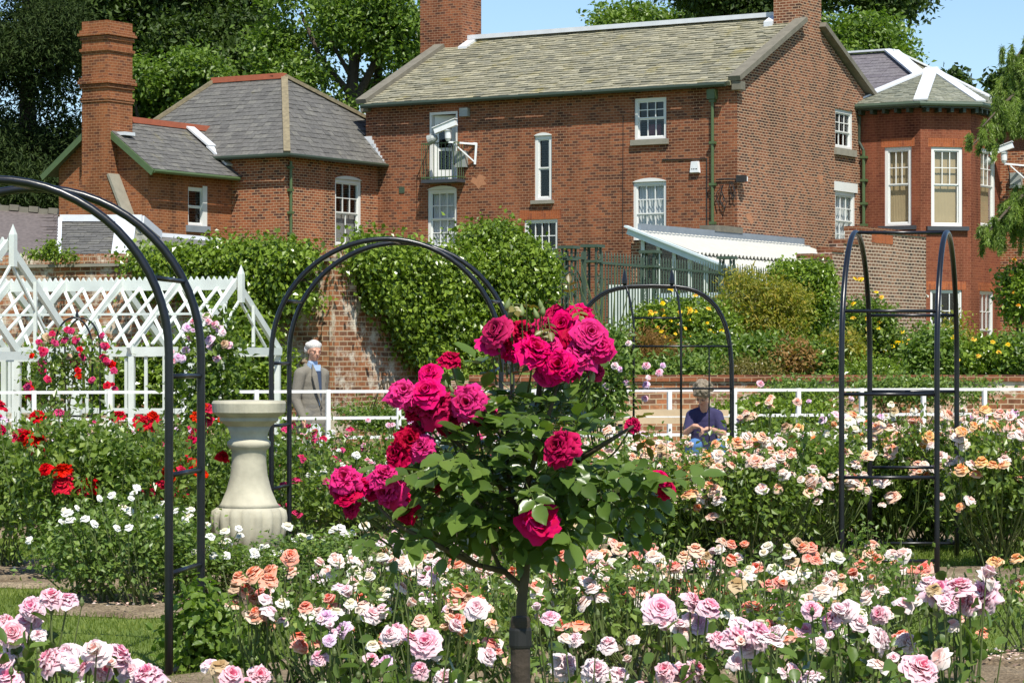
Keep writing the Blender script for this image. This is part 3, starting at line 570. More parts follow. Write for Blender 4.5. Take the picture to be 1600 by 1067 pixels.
# the balcony in front of it
bs0, bs1 = front.s_at(660)+0.25, front.s_at(717)+0.22; bz = h_door[2]; dep = 0.42
bal = MB().box((bs0, 0.0, bz-0.09), (bs1, dep+0.03, bz), front.T).build('balcony', 'dark_sill', MH)
mb = MB(); top = bz + 1.03
for q0, q1 in (((bs0, 0), (bs0, dep)), ((bs0, dep), (bs1, dep)), ((bs1, dep), (bs1, 0))):
    for z in (top, bz+0.06): mb.beam(front.p(q0[0], z, q0[1]), front.p(q1[0], z, q1[1]), 0.025, 0.03)
n_ = 9
for i in range(n_+1): x = bs0 + (bs1-bs0)*i/n_; mb.tube([front.p(x, bz, dep), front.p(x, top, dep)], 0.009, 5)
for x in (bs0, bs1):
    for i in (1, 2, 3): mb.tube([front.p(x, bz, dep*i/4), front.p(x, top, dep*i/4)], 0.009, 5)
mb.build('railing', 'green_paint', bal)
window(MH, front, *h_w2, cols=3, rows=(2, 2), arch=0.10, curtain=('curtain', 'fold'))
window(MH, front, *h_w3, cols=1, rows=(1, 1), arch=0.08, sill=0.1, fw=0.1)
window(MH, front, *h_w4, cols=4, rows=(2, 1), fw=0.07, meet=0.42)
lintel(MH, front, h_w4[0]-0.15, h_w4[1]+0.12, h_w4[3]+0.002, 0.27)
f5 = window(MH, front, *h_w5, cols=3, rows=(2, 1), sill=0.15, meet=0.52)
MB().box((h_w5[0]+0.3, -0.32, h_w5[2]+0.1), (h_w5[0]+0.72, -0.2, h_w5[2]+0.42), front.T).build('cushion', 'maroon', f5)
window(MH, front, *h_w6, cols=3, rows=(2, 2), arch=0.10, curtain=('curtain', 'fold'))
w7 = window(MH, gable, *h_w7, cols=3, rows=(2, 1), sill=0.2, meet=0.42, fw=0.1, label='small sash window half open')
window(MH, gable, *h_w8, cols=3, rows=(2, 2), curtain=('curtain', 'fold'), fw=0.11)
MB().box((h_w8[0]-0.07, -0.1, h_w8[3]+0.001), (h_w8[1]+0.1, 0.02, h_w8[3]+0.27), gable.T).build('white_lintel', 'white', MH)
# pipes, conduits, fittings
def pipe(parent, wf, pts, r, m, name='downpipe', out=0.09, brk=True):
    mb = MB(); mb.tube([wf.p(wf.s_at(x), wf.z_at(x, y), out) for x, y in pts], r)
    if brk:
        b = mb; (x0, y0), (x1, y1) = pts[0], pts[-1]
        for t in (0.08, 0.36, 0.64, 0.9):
            x = x0 + (x1-x0)*t; y = y0 + (y1-y0)*t; s = wf.s_at(x); z = wf.z_at(x, y); b.box((s-r*1.8, 0, z-0.035), (s+r*1.8, out+r*1.25, z+0.035), wf.T)
    return mb.build(name, m, parent)
dp = pipe(MH, front, [(1115.5, 140), (1115.5, 372)], 0.045, 'green_paint')
s = front.s_at(1115.5); z = front.z_at(1115.5, 150); MB().box((s-.12, 0, z-.1), (s+.12, .2, z+.16), front.T).build('hopper_head', 'green_paint', dp)
pipe(MH, front, [(1035, 250), (1105, 248), (1105, 368)], 0.018, 'cable', 'conduit', 0.02, False)
pipe(MH, front, [(974, 180), (973, 372)], 0.008, 'cable', 'conduit', 0.01, False)
pipe(MH, front, [(1120, 281), (1140, 280), (1150, 281)], 0.018, 'cable', 'conduit', 0.04, False)
def tangle(wf, px, py, w_, h_, n, seed):                # loose cables hanging at the corner
    g = random.Random(seed); mb = MB()
    for k in range(n):
        pts = []; x = px + g.uniform(-w_, w_)*0.4; y = py
        for i in range(7): pts.append(wf.p(wf.s_at(x), wf.z_at(x, y), 0.05 + g.random()*0.06)); x += g.uniform(-1, 1)*w_*0.35; y += h_/6*g.uniform(.5, 1.3)
        mb.tube(pts, 0.012, 5)
    return mb.build('cable', 'cable', MH)
tangle(front, 1130, 290, 10, 38, 4, 3); tangle(front, 1144, 284, 6, 30, 3, 5)
s = gable.s_at(1155); z = gable.z_at(1155, 280); fl = MB().box((s-.2, 0, z-.09), (s-.02, .24, z+.09), gable.T).build('floodlight', 'cable', MH)
MB().box((s-.02, .04, z-.06), (s+.12, .2, z+.06), gable.T).build('lens', 'plastic_white', fl)
s = front.s_at(1087); z = front.z_at(1087, 262); T = tag(MB().add([front.p(s+a, z+b, o_) for o_, k_ in ((0, 1), (.09, .9)) for a, b in ((-.15*k_, -.15*k_), (.15*k_, -.15*k_), (.11*k_, .17*k_), (-.11*k_, .17*k_))], [(0,1,2,3), (4,5,6,7), (0,1,5,4), (1,2,6,5), (2,3,7,6), (3,0,4,7)]).build('alarm_box', 'plastic_white'), 'small white alarm bell box fixed to the brick wall beside the green downpipe', 'alarm box')
mb = MB()
for dx in (-.07, -.02, .03, .075): mb.box((s+dx-.014, .088, z-.06), (s+dx+.014, .093, z-.03), front.T)
mb.build('emblem', 'cable', T)
s = front.s_at(628); z = front.z_at(628, 297); MB().box((s-.09, 0, z-.09), (s+.09, .02, z+.09), front.T).build('air_brick', 'green_iron', MH)
s = front.s_at(728); z = front.z_at(728, 176); MB().box((s-.14, 0, z-.12), (s+.14, .14, z+.12), front.T).build('junction_box', 'cam_grey', MH)
# repaired patch of bare brick beside the camera bracket and on the gable
M['patch'] = plain('bare_orange_brick_patch', (0.40, 0.18, 0.09), 0.95, 0, 0.3, 20)
def patch(wf, px, py, pts, name='spalled_patch'):
    s = wf.s_at(px); z = wf.z_at(px, py); mb = MB(); mb.prism([wf.p(s+a, z+b, 0.001) for a, b in pts], np.append(wf.n*0.004, 0)); mb.build(name, 'patch', MH)
patch(front, 747, 284, [(-.25, .0), (-.18, .15), (-.05, .08), (.02, .2), (.14, .17), (.28, .12), (.2, .02), (.3, -.1), (.1, -.12), (.02, -.22), (-.08, -.1)])
patch(gable, 1172, 341, [(-.25, .1), (-.1, .13), (.0, .1), (.12, .02), (.2, -.1), (.06, -.18), (-.06, -.08), (-.2, -.03)])
patch(gable, 1283, 281, [(-.25, .1), (.1, .12), (.12, -.05), (-.05, -.15)])

def security_camera(px, py, wf, reach, label):
    s = wf.s_at(px); z = wf.z_at(px, py); q = wf.p(s, z, 0)
    t = thing('security_camera', q, label, 'security camera', 'security cameras on brackets')
    P = lambda a, o, zz: wf.p(s+a, z+zz, o)
    mb = MB(); mb.beam(P(.5, 0, .02), P(-.15, reach, .08), .05, .05); mb.beam(P(.45, 0, -.5), P(.0, reach*.8, .02), .035, .035); mb.beam(P(.5, .02, .05), P(.45, .02, -.55), .06, .05); mb.beam(P(.1, 0, .05), P(.5, .02, .05), .04, .04)
    mb.build('bracket', 'plastic_white', t)
    MB().box((s-.16, 0, z-.62), (s+.2, .16, z-.16), wf.T).build('control_box', 'cam_grey', t)
    mb = MB(); mb.lathe([(.05, 0), (.09, .08), (.10, .28), (.13, .30), (.05, .36)], P(-.15, reach, .1), 14); hd = mb.build('pan_head', 'plastic_white', t)
    mb = MB(); a = P(.12, reach, .62); b = P(-.52, reach+.12, .40)
    mb.beam(a, b, .16, .17); mb.beam(a + (0, 0, .11), b + (b-a)*.08 + (0, 0, .10), .22, .02); mb.build('housing', 'plastic_white', t)
    mb = MB(); c = P(-.52, reach+.05, .22); dct = (b-a)/np.linalg.norm(b-a); mb.tube([c - dct*.02, c + dct*.1, c + dct*.24], [.07, .13, .15], 14); mb.build('lamp', 'cam_grey', t)
    mb = MB(); pts = [P(-.1 - .02*math.sin(i*1.1), .2 + reach*.5*(1-i/8), .1 - .08*i + .15*math.sin(i*.8)) for i in range(9)]; mb.tube(pts, .016, 6); mb.build('cable', 'cable', t)
    return t
security_camera(722, 228, front, 0.5, 'white security camera on a bracket beside the balcony with open door')

# --- hipped block and chimneyed wing at the left
b4 = 4.52; aP = 11.68; aQ = aP + 1.85; bP = -b4
PZ = 7.38
SB = thing('side_house', HP(aP+3, -1, TZ), 'red brick house with hipped grey slate roof and tall banded chimney, left of middle', 'house')
blR = WF(HP(aP, bP), Vd); blF = WF(HP(aQ, bP), -U)
h9 = hole(blR, 523.5, 565, 281, 385)
mb = MB(); wall(mb, blR, 0, b4, TZ-0.4, PZ, [h9]); wall(mb, blF, -5.0, 1.85, TZ-0.4, PZ)
wall(mb, WF(HP(aQ+5, 4), -Vd), 0, 4-bP, TZ-0.4, PZ); wall(mb, WF(HP(12.2, 4), U), 0, 6.2, TZ-0.4, PZ)
mb.build('wall', 'brick_block', SB)
window(SB, blR, *h9, cols=3, rows=(2, -1), arch=0.10, curtain=('grey_blind', 'blind'), cz=(0, 0.5), fw=0.1, label='arched sash window with grey blind in its lower half')
# roof of the block: ridge from (335,125) to (452,118), hips down to the corner and to both sides
zr = 9.85; E1 = HP(aP+2.05, bP+2.75, zr); 
eo = 0.28; ezr = PZ + 0.0
cnr = HP(aP-eo, bP-eo, ezr); cR = HP(aP-eo, 2.6, ezr); E2 = E1 + np.append(U*2.6 + Vd*0.0, 0); cL = HP(aQ+4.8, bP-eo, ezr); 
rf = roofplane(SB, rng, [cL, cnr, E1, E2], 'slate_grey', 'roof', 0.2, 0.26, 0.010, 0.006)
def sub_slope(rf, pts, m, **k): return roofplane(rf, rng, pts, m, 'roof_slope', **k)
cB = HP(aP-eo, 4.6, ezr)
sub_slope(rf, [cnr, cB, E1], 'slate_grey', gauge=0.2, wd=0.26, th=0.010, jit=0.006)
bL = HP(aQ+4.8, 5.5, ezr)
sub_slope(rf, [bL, cB, E1, E2], 'slate_grey', gauge=0.2, wd=0.26, th=0.010); sub_slope(rf, [bL, cL, E2], 'slate_grey', gauge=0.2, wd=0.26, th=0.010)
mb = MB(); strip(mb, E1, E2, 0.22, 0.16, 0.06); mb.build('ridge_tiles', 'terracotta', rf)
mb = MB(); strip(mb, cnr, E1, 0.19, 0.08, 0.03); strip(mb, cB, E1, 0.22, 0.1, 0.05); strip(mb, cL, E2, 0.22, 0.1, 0.05); mb.build('hip_tiles', 'lichen_hip', rf)
mb = MB(); mb.tube([HP(aQ+0.5, bP-eo-.06, PZ-.05), HP(aP-eo-.06, bP-eo-.06, PZ-.05), HP(aP-eo-.06, 0.05, PZ-.05)], 0.06); mb.build('gutter', 'gutter', SB)
mb = MB()                                             # stepped flashing where the hipped roof meets the long house
for i in range(6):
    b = -2.15 + i*0.3; z = PZ + 0.1 + (b+2.6)*0.0
for i in range(7):
    t = i/6; mb.box((-.16, 0.003, -.05), (.1, .03, .16), lambda V, t=t: np.array([front.p(front.s_at(596) + (front.s_at(577)-front.s_at(596))*t + v[0], front.z_at(596, 258) + (front.z_at(577, 222) - front.z_at(596, 258))*t + v[2], v[1]) for v in V]))
mb.build('stepped_flashing', 'lead', SB)
pipe(SB, blR, [(451, 252), (451, 378)], 0.042, 'green_paint', out=0.08)
# annex with the gable and chimney
bR = bP - 3.64
def a_at(px, b): t_ = (px-800)/F; o_ = C0 + Vd*b; return (t_*o_[1] - o_[0])/(U[0] - t_*U[1])
aL = a_at(92, bR); wg = aL - aQ; AZ = 7.0
anR = WF(HP(aQ, bR), Vd); anF = WF(HP(aL, bR), -U)
h10 = hole(anR, 294, 323, 293, 353)
mb = MB(); wall(mb, anR, 0, 3.64, TZ-0.4, AZ, [h10]); wall(mb, anF, 0, wg, TZ-0.4, AZ); aM = (aQ+aL)/2; AR = AZ + 1.18
mb.add([HP(aL, bR, AZ), HP(aQ, bR, AZ), HP(aM, bR, AR)], [(0, 1, 2)]); wall(mb, WF(HP(aL, bP+3), -Vd), 0, 6.64, TZ-0.4, AZ)
mb.build('wing_wall', 'brick_orange', SB)
fr = window(SB, anR, *h10, cols=1, rows=(1, 1), fw=0.07, label='small dark window with one white jamb'); 
MB().box((h10[1]-.18, -.1, h10[2]), (h10[1]+0.01, .01, h10[3]+.05), anR.T).build('jamb', 'white', fr)
MB().box((h10[0]-.1, -.02, h10[2]-.18), (h10[1]+.1, .06, h10[2]-.002), anR.T).build('window_sill', 'grey_lead', fr)
sa = (AR-AZ)/(wg/2); e = 0.35
wr = roofplane(SB, rng, [HP(aQ-e, bR-.25, AZ-e*sa+.06), HP(aQ-e, bP+0.3, AZ-e*sa+.06), HP(aM, bP+2.0, AR+.06), HP(aM, bR-.25, AR+.06)], 'slate_grey', 'wing_roof', 0.2, 0.26, 0.010, 0.006)
sub_slope(wr, [HP(aL+e, bP+1, AZ-e*sa+.06), HP(aL+e, bR-.25, AZ-e*sa+.06), HP(aM, bR-.25, AR+.06), HP(aM, bP+2.0, AR+.06)], 'slate_grey', gauge=0.2, th=0.01)
mb = MB(); strip(mb, HP(aM, bR+.4, AR+.12), HP(aM, bP+1.7, AR+.12), 0.2, 0.16); mb.build('ridge_tiles', 'terracotta', wr)
mb = MB()
for q in ((aQ-e-.03, aM), (aL+e+.03, aM)): mb.beam(HP(q[0], bR-.27, AZ-e*sa-.05), HP(q[1], bR-.27, AR-.05), 0.05, 0.16)
mb.tube([HP(aQ-e-.06, bR-.27, AZ-e*sa), HP(aQ-e-.06, bP-.2, AZ-e*sa)], 0.055); mb.build('barge_board', 'green_paint', wr)
mb = MB(); vP = HP(aQ-e, bP-.1, AZ-e*sa+.16); vQ = HP(aM-.1, bP-.1+.1, AR+.10); mb.beam(vP*.45+vQ*.55+(0, 0, .05), vQ, 0.34, 0.05); mb.beam(vP*.82+vQ*.18, vP*.42+vQ*.58, 0.34, 0.06); mb.build('valley_flashing', 'lead', wr)
pipe(SB, blF, [(356, 284), (354, 372)], 0.04, 'green_paint', out=0.1)
# tall chimney on the gable: shaft, bands, shoulders
cb0 = bR - 0.42; cb1 = bR + 0.62; zs = 6.35
a_l, a_r = a_at(128, cb0), a_at(168, cb0); ca = (a_l+a_r)/2; cw = abs(a_l-a_r)/2; cF = abs(a_at(92, cb0) - ca); zt = H + (HZ-33)*(HP(ca, cb0)[1])/F
T_ = lambda V: np.array([HP(v[0], v[1], v[2]) for v in V])
mb = MB(); mb.box((ca-cw, cb0, zs), (ca+cw, cb1, zt), T_); mb.box((ca-cF, cb0, TZ-.4), (ca+cF, bR+.05, 5.0), T_)
for sgn in (-1, 1):                                     # sloping shoulders
    mb.add([HP(ca+sgn*cw, cb0+.003, zs+.35), HP(ca+sgn*cF, cb0+.003, 5.0), HP(ca+sgn*cw, cb0+.003, 5.0), HP(ca+sgn*cw, bR+.02, zs+.35), HP(ca+sgn*cF, bR+.02, 5.0), HP(ca+sgn*cw, bR+.02, 5.0)], [(0,1,2), (3,4,5), (0,1,4,3), (1,2,5,4), (2,0,3,5)])
mb.box((ca-cw, cb0+.003, 5.0), (ca+cw, bR+.05, zs), T_)
ck = mb.build('chimney', 'brick_orange', SB)
mb = MB(); u_ = (zt-zs)
def zpx(y): return H + (HZ-y)*HP(ca, cb0)[1]/F
for (y, hh, oo) in ((47, .09, .05), (52, .07, .09), (58, .08, .04), (76, .07, .05), (79, .06, .025), (121, .09, .06), (126, .09, .09), (133, .08, .045), (152, .07, .04), (156, .06, .025)):
    z = zpx(y); mb.box((ca-cw-oo, cb0-oo, z-hh), (ca+cw+oo, cb1+oo, z), T_)
mb.build('brick_band', 'brick_orange', ck)
mb = MB(); mb.beam(HP(ca-cF-.02, cb0+.25, 5.0), HP(ca-cw-.02, cb0+.25, 6.7), .55, .07); mb.build('shoulder_coping', 'sill', ck)
MB().box((ca-cw-.32, bR-.1, AR-.42), (ca-cw-.002, bR+.35, AR-.33), T_).build('chimney_flashing', 'lead', ck)
# metal vent housing on the roof behind
q = W(563, 190, 86); mb = MB(); k = 14
prof = [(-.55, 0), (-.55, .35), (-.48, .5), (-.3, .6), (.6, .6), (.72, .5), (.75, 0)]
mb.prism([(q[0]+x, q[1], q[2]-.35+z) for x, z in prof], (0.35, 2.4, 0))
for i in range(9): mb.box((q[0]-.54+i*.14, q[1]-.02, q[2]-.33), (q[0]-.50+i*.14, q[1], q[2]+.1))
mb.box((q[0]-.5, q[1]+.05, TZ), (q[0]+.7, q[1]+2.2, q[2]-.35))
tag(mb.build('roof_vent', 'lead'), 'pale grey metal vent housing with ribbed sides behind the hipped slate roof', 'vent')

# --- the canted bay house at the right
BB = 7.97
S0 = HP(0, BB); A1 = HP(-1.88, BB); dB = np.array([math.cos(R(13.3)), math.sin(R(13.3))]); B1 = A1 + dB*1.56; C1 = B1 + Vd*2.3; D1 = C1 - U*3.2
BH = thing('bay_house', (C1[0], C1[1]+3, TZ), 'smooth red brick house with a tall canted bay and lead-hipped slate roofs, at right', 'house')
fA = WF(S0 + U*0.0, -U); fB = WF(A1, dB); fC = WF(B1, Vd); fD = WF(C1, -U)
hA = hole(fA, 1382, 1424, 230, 353); hB = hole(fB, 1455, 1504, 230, 354); hC = hole(fC, 1532, 1556, 233, 355)
gB = hole(fB, 1453.5, 1503, 453, 566); gC = hole(fC, 1531, 1553, 455, 566); 
mb = MB(); wall(mb, fA, -0.3, 1.88, TZ-.4, ZE, [hA]); wall(mb, fB, 0, 1.56, TZ-.4, ZE, [hB, gB]); wall(mb, fC, 0, 2.3, TZ-.4, ZE, [hC, gC]); mb.build('wall', 'brick_bay', BH)
mb = MB(); wall(mb, fD, 0, 6.0, TZ-.4, 7.9); wall(mb, WF(D1 - U*2.8, Vd), 0, 6, TZ-.4, 7.9); mb.build('wing_wall', 'brick_block', BH)
for wf, h_ in ((fA, hA), (fB, hB), (fC, hC)):
    window(BH, wf, *h_, cols=3, rows=(2, 0), curtain=('blind', 'blind'), fw=0.10, meet=0.53, label=None)
    lintel(BH, wf, h_[0]-.1, h_[1]+.1, h_[3]+.002, .25)
    MB().box((h_[0]-.16, -.02, h_[2]-.12), (h_[1]+.16, .12, h_[2]-.002), wf.T).build('window_sill', 'dark_sill', BH)
for wf, h_ in ((fB, gB), (fC, gC)):
    window(BH, wf, *h_, cols=3, rows=(2, 0), fw=0.06, meet=0.45); lintel(BH, wf, h_[0]-.12, h_[1]+.12, h_[3]+.002, .24)
ap = W(1456, 109, 81.5); ez = ZE + 0.02; oh = 0.38
def offs(p, n): return np.array([p[0]+n[0], p[1]+n[1], ez])
n1, n2, n3 = fA.n, fB.n, fC.n
def cor(p, na, nb): m_ = na + nb; m_ = m_/np.linalg.norm(m_)**2*2*oh; return offs(p, m_)
c0 = offs(S0 + U*0.35, n1*oh); c1 = cor(A1, n1, n2); c2 = cor(B1, n2, n3); c3 = offs(C1, n3*oh)
rb = roofplane(BH, rng, [c0, c1, ap], 'slate_bay', 'roof', 0.16, 0.24, 0.014, 0.01)
sub_slope(rb, [c1, c2, ap], 'slate_bay', gauge=0.16, wd=0.24); sub_slope(rb, [c2, c3, ap], 'slate_bay', gauge=0.16, wd=0.24)
mb = MB()
for q, ww in ((c0, .4), (c1, .40), (c2, .30), (c3, .3)): strip(mb, q, ap, ww, 0.05, 0.05)
mb.build('hip_flashing', 'lead', rb)
mb = MB(); g_ = [q + (0, 0, -.05) for q in (c0, c1, c2, c3)]; mb.tube(g_, 0.075); mb.build('gutter', 'green_iron', BH)
mb = MB()
for wf, L_ in ((fA, 1.88), (fB, 1.56), (fC, 2.3)):
    mb.box((-.1, 0, ZE-.14), (L_+.1, oh-.03, ZE-.08), wf.T)
    for i in range(int(L_/.38)+1): mb.box((.05+i*.38, 0, ZE-.26), (.14+i*.38, oh-.06, ZE-.14), wf.T)
mb.build('eaves_board', 'gutter', BH)
# rear hipped roof
E = np.append(W(1393, 82, 88)[:2], 0); E[2] = H + (HZ-82)/F*88; dd = 4.5
Ep = lambda a, b, z: np.array([E[0] + U[0]*a + Vd[0]*b, E[1] + U[1]*a + Vd[1]*b, z])
zE = 9.1; rr_ = roofplane(BH, rng, [Ep(8, -dd, zE), Ep(-dd, -dd, zE), Ep(0, 0, E[2]), Ep(8, 0, E[2])], 'slate_purple', 'rear_roof', 0.22, 0.3, 0.008, 0.006)
sub_slope(rr_, [Ep(-dd, -dd, zE), Ep(-dd, dd, zE), Ep(0, 0, E[2])], 'slate_stone', gauge=0.2)
sub_slope(rr_, [Ep(-dd, dd, zE), Ep(8, dd, zE), Ep(8, 0, E[2]), Ep(0, 0, E[2])], 'slate_purple', gauge=0.25)
mb = MB(); strip(mb, Ep(8, 0, E[2]), Ep(0, 0, E[2]), .3, .06, .08); strip(mb, Ep(-dd, -dd, zE), Ep(0, 0, E[2]), .5, .06, .06); strip(mb, Ep(-dd, dd, zE), Ep(0, 0, E[2]), .4, .06, .06)
mb.build('hip_flashing', 'lead', rr_)
mb = MB(); TT = lambda V: np.array([Ep(v[0], v[1], v[2]) for v in V]); mb.box((-dd+.4, -dd+.4, TZ-.4), (7.5, dd-.4, zE), TT); mb.build('rear_wall', 'brick_bay', BH)
dpb = pipe(BH, fA, [(1352, 236), (1352, 365)], 0.05, 'green_paint', out=0.12)
mb = MB(); mb.tube([c0 + (0, 0, -.08), fA.p(0.05, ZE-.35, .2), fA.p(fA.s_at(1345), fA.z_at(1345, 222), .15), fA.p(fA.s_at(1352), fA.z_at(1352, 236), .12)], .05); mb.build('swan_neck', 'gutter', dpb)
MB().tube([fC.p(2.4, ZE-.5, .05), fC.p(2.4, TZ, .05)], .02).build('conduit', 'cable', BH)
security_camera(1588, 262, fD, 0.6, 'white security camera on a bracket near the drooping cedar, at the right edge')

# --- brown brick yard wall in front of the bay
q1 = np.array([(1447-800)/F*61.7, 61.7]); yw = WF(q1 - Vd*6.1, Vd)
YW = thing('yard_wall', (*(q1 - Vd*3), TZ), 'brown brick yard wall with stepped top, in front of the red bay', 'brick wall')
mb = MB(); TT = lambda V: yw.T(V)
zt_ = [yw.z_at(p, y) for p, y in ((1275, 404), (1320, 395), (1345, 383), (1400, 366))]
s_ = [0.0, 1.0, yw.s_at(1318), yw.s_at(1342), 6.1]
for i in range(4): mb.box((s_[i], -.34, TZ-.4), (s_[i+1], 0, zt_[i]), TT)
mb.build('wall', 'brick_brown', YW)
mb = MB()
for i in (0, 1, 2, 3): mb.box((s_[i], -.36, zt_[i]), (s_[i+1]-.02, .02, zt_[i]+.1), TT)
mb.build('coping', 'brick_main', YW)
MB().box((yw.s_at(1362), .001, zt_[3]-.24), (yw.s_at(1395), .006, zt_[3]-.04), TT).build('brick_band', 'lintel', YW)

# --- glasshouse lean-to against the gable
LG = thing('lean_to_glasshouse', HP(-1.5, -2, TZ), 'white timber lean-to glasshouse with corrugated white roof, against the brown gable wall', 'glasshouse')
b0, b1 = -5.4, 3.95; zH = 4.82; wL = 3.7; sp_ = 0.36; zL = zH - wL*sp_
vf = WF(HP(0, b0), -U)                                  # the verge side that faces the garden
mb = MB()                                               # low yard wall extending the gable, carrying the high edge
mb.box((0.002, b0+.1, TZ-.4), (0.30, -0.01, zH-.12), T_); mb.build('party_wall', 'brick_gable', LG)
mb = MB(); n_ = 46                                      # corrugated sheets, waves across
for (w0, w1, lift) in ((0.0, 1.7, 0.11), (1.5, wL+.15, 0.0)):
    V = []; 
    for i in range(n_*4+1):
        b = b0-.12 + (b1-b0+.1)*i/(n_*4); wv = 0.05*math.sin(i*math.pi/2*1.0 + .4)
        for ww in (w0, w1): V.append(HP(-ww, b, zH - ww*sp_ + lift + wv))
    mb.add(V, [(2*i, 2*i+1, 2*i+3, 2*i+2) for i in range(n_*4)])
mb.build('corrugated_roof', 'corrugated', LG)
mb = MB(); mb.box((-.10, b0-.1, zH+.06), (-.005, b1, zH+.28), T_); mb.box((-.28, b0-.1, zH+.03), (-.1, b1, zH+.07), T_); mb.build('flashing', 'grey_lead', LG)
mb = MB(); s_c = [(-.25, -.9), (-.6, -.9)]
mb.box((-.12, -1.5, zH+.26), (.35, 0.1, zH+.42), T_); mb.build('coping_stone', 'stone', LG)
mb = MB(); mb.beam(vf.p(-.25, zH+.12, .12), vf.p(wL+.2, zH-(wL+.2)*sp_-.05, .12), .1, .2); mb.beam(vf.p(-.3, zH+.22, .16), vf.p(wL+.2, zH-(wL+.2)*sp_+.06, .16), .2, .05); mb.build('verge_board', 'greenhouse', LG)
zr1 = 3.35
for i in range(9):
    s = .1 + i*(wL-.15)/8; zt2 = zH - s*sp_ - .05; MB().beam(vf.p(s, TZ, 0), vf.p(s, zt2, 0), .09, .1).build('post', 'white_wood', LG)
mb = MB(); mb.box((0, -.04, zr1-.12), (wL, .05, zr1+.0), vf.T); mb.box((0, -.04, 2.55), (wL, .05, 2.65), vf.T); mb.box((0, -.02, TZ), (wL, .03, 2.0), vf.T); mb.build('transom', 'greenhouse', LG)
mb = MB(); mb.box((.05, -.45, TZ), (wL-.05, -.40, 3.3), vf.T); mb.build('inner_screen', 'greenhouse', LG)
mb = MB(); mb.add([vf.p(0, TZ, -.01), vf.p(wL, TZ, -.01), vf.p(wL, zL, -.01), vf.p(0, zH, -.01)], [(0, 1, 2, 3)]); mb.build('glazing', 'glass', LG)
sd2 = WF(HP(-wL, b0), Vd)
for i in range(10): MB().beam(sd2.p(i*1.03, TZ, 0), sd2.p(i*1.03, zL-.02, 0), .09, .1).build('post', 'white_wood', LG)
mb = MB(); mb.box((0, -.04, zL-.1), (b1-b0, .05, zL), sd2.T); mb.box((0, -.02, TZ), (b1-b0, .03, 2.0), sd2.T); mb.build('side_panel', 'greenhouse', LG)
MB().add([sd2.p(0, 2, -.01), sd2.p(b1-b0, 2, -.01), sd2.p(b1-b0, zL, -.01), sd2.p(0, zL, -.01)], [(0, 1, 2, 3)]).build('glazing', 'glass', LG)
# white boarded screen beside it
q = W(952, 540, 63); mb = MB(); wfS = WF(q[:2], (1, -.12))
for i in range(9): mb.box((i*.115, 0, TZ), (i*.115+.108, .03+.004*(i % 2), wfS.z_at(985, 445)), wfS.T)
mb.box((0, -.05, TZ), (1.04, 0, wfS.z_at(985, 446)), wfS.T)
tag(mb.build('board_screen', 'white_wood'), 'white vertical board screen behind the iron railings, left of the glasshouse', 'screen')

# --- outbuilding roofs behind the garden wall, at the left
OB = thing('outbuilding', (-9, 56, TZ), 'low outbuilding with brown slate roof and white lead hips, behind the garden wall at left', 'outbuilding')
YB = 55.0
def Wz(px, py, Y): return W(px, py, Y)
r1 = roofplane(OB, rng, [Wz(-60, 425, 53.0), Wz(88, 425, 53.0), Wz(90, 334, 56.5), Wz(-60, 322, 56.5)], 'slate_brown', 'roof', .2, .28, .01)
mb = MB(); a_ = Wz(-60, 320, 56.5); b_ = Wz(92, 333, 56.5)
for i in range(10):
    p0 = a_ + (b_-a_)*i/10; p1 = a_ + (b_-a_)*(i+.94)/10; mb.beam(p0+(0, 0, .03*(i % 2)), p1+(0, 0, .03*(i % 2)), .2, .12)
mb.build('ridge_tiles', 'stone', r1)
r2 = sub_slope(r1, [Wz(93, 425, 53.0), Wz(181, 425, 53.0), Wz(186, 345, 56.5), Wz(95, 345, 56.5)], 'slate_grey', gauge=.17, wd=.26)
sub_slope(r1, [Wz(181, 425, 53.0), Wz(262, 418, 57), Wz(215, 345, 57)], 'slate_bay', gauge=.17, wd=.26)
sub_slope(r1, [Wz(225, 425, 55), Wz(370, 425, 55), Wz(345, 374, 58.5), Wz(248, 366, 58.5)], 'slate_grey', gauge=.2, wd=.26)
mb = MB(); mb.beam(Wz(88, 425, 52.95), Wz(91, 342, 56.4), .16, .08); mb.beam(Wz(94, 341, 56.3), Wz(222, 341, 56.3), .1, .14); mb.beam(Wz(187, 425, 52.9), Wz(197, 345, 56.3), .42, .08); mb.beam(Wz(250, 367, 58.2), Wz(346, 375, 58.2), .1, .09)
mb.beam(Wz(221, 343, 56.6), Wz(249, 367, 57.8), .12, .16)
mb.build('lead_flashing', 'lead', r1)
mb = MB(); a_ = W(-60, 0, 56.6); mb.box((a_[0], 53.3, TZ-.4), (W(180, 0, 56)[0], 56.4, H+(HZ-425)*53/F)); mb.box((a_[0], 56.4, TZ-.4), (W(180, 0, 56)[0], 56.6, 4.4)); mb.box((W(181, 0, 57)[0], 57.2, TZ-.4), (W(340, 0, 58)[0], 58.4, 3.5)); mb.build('wall', 'brick_block', OB)

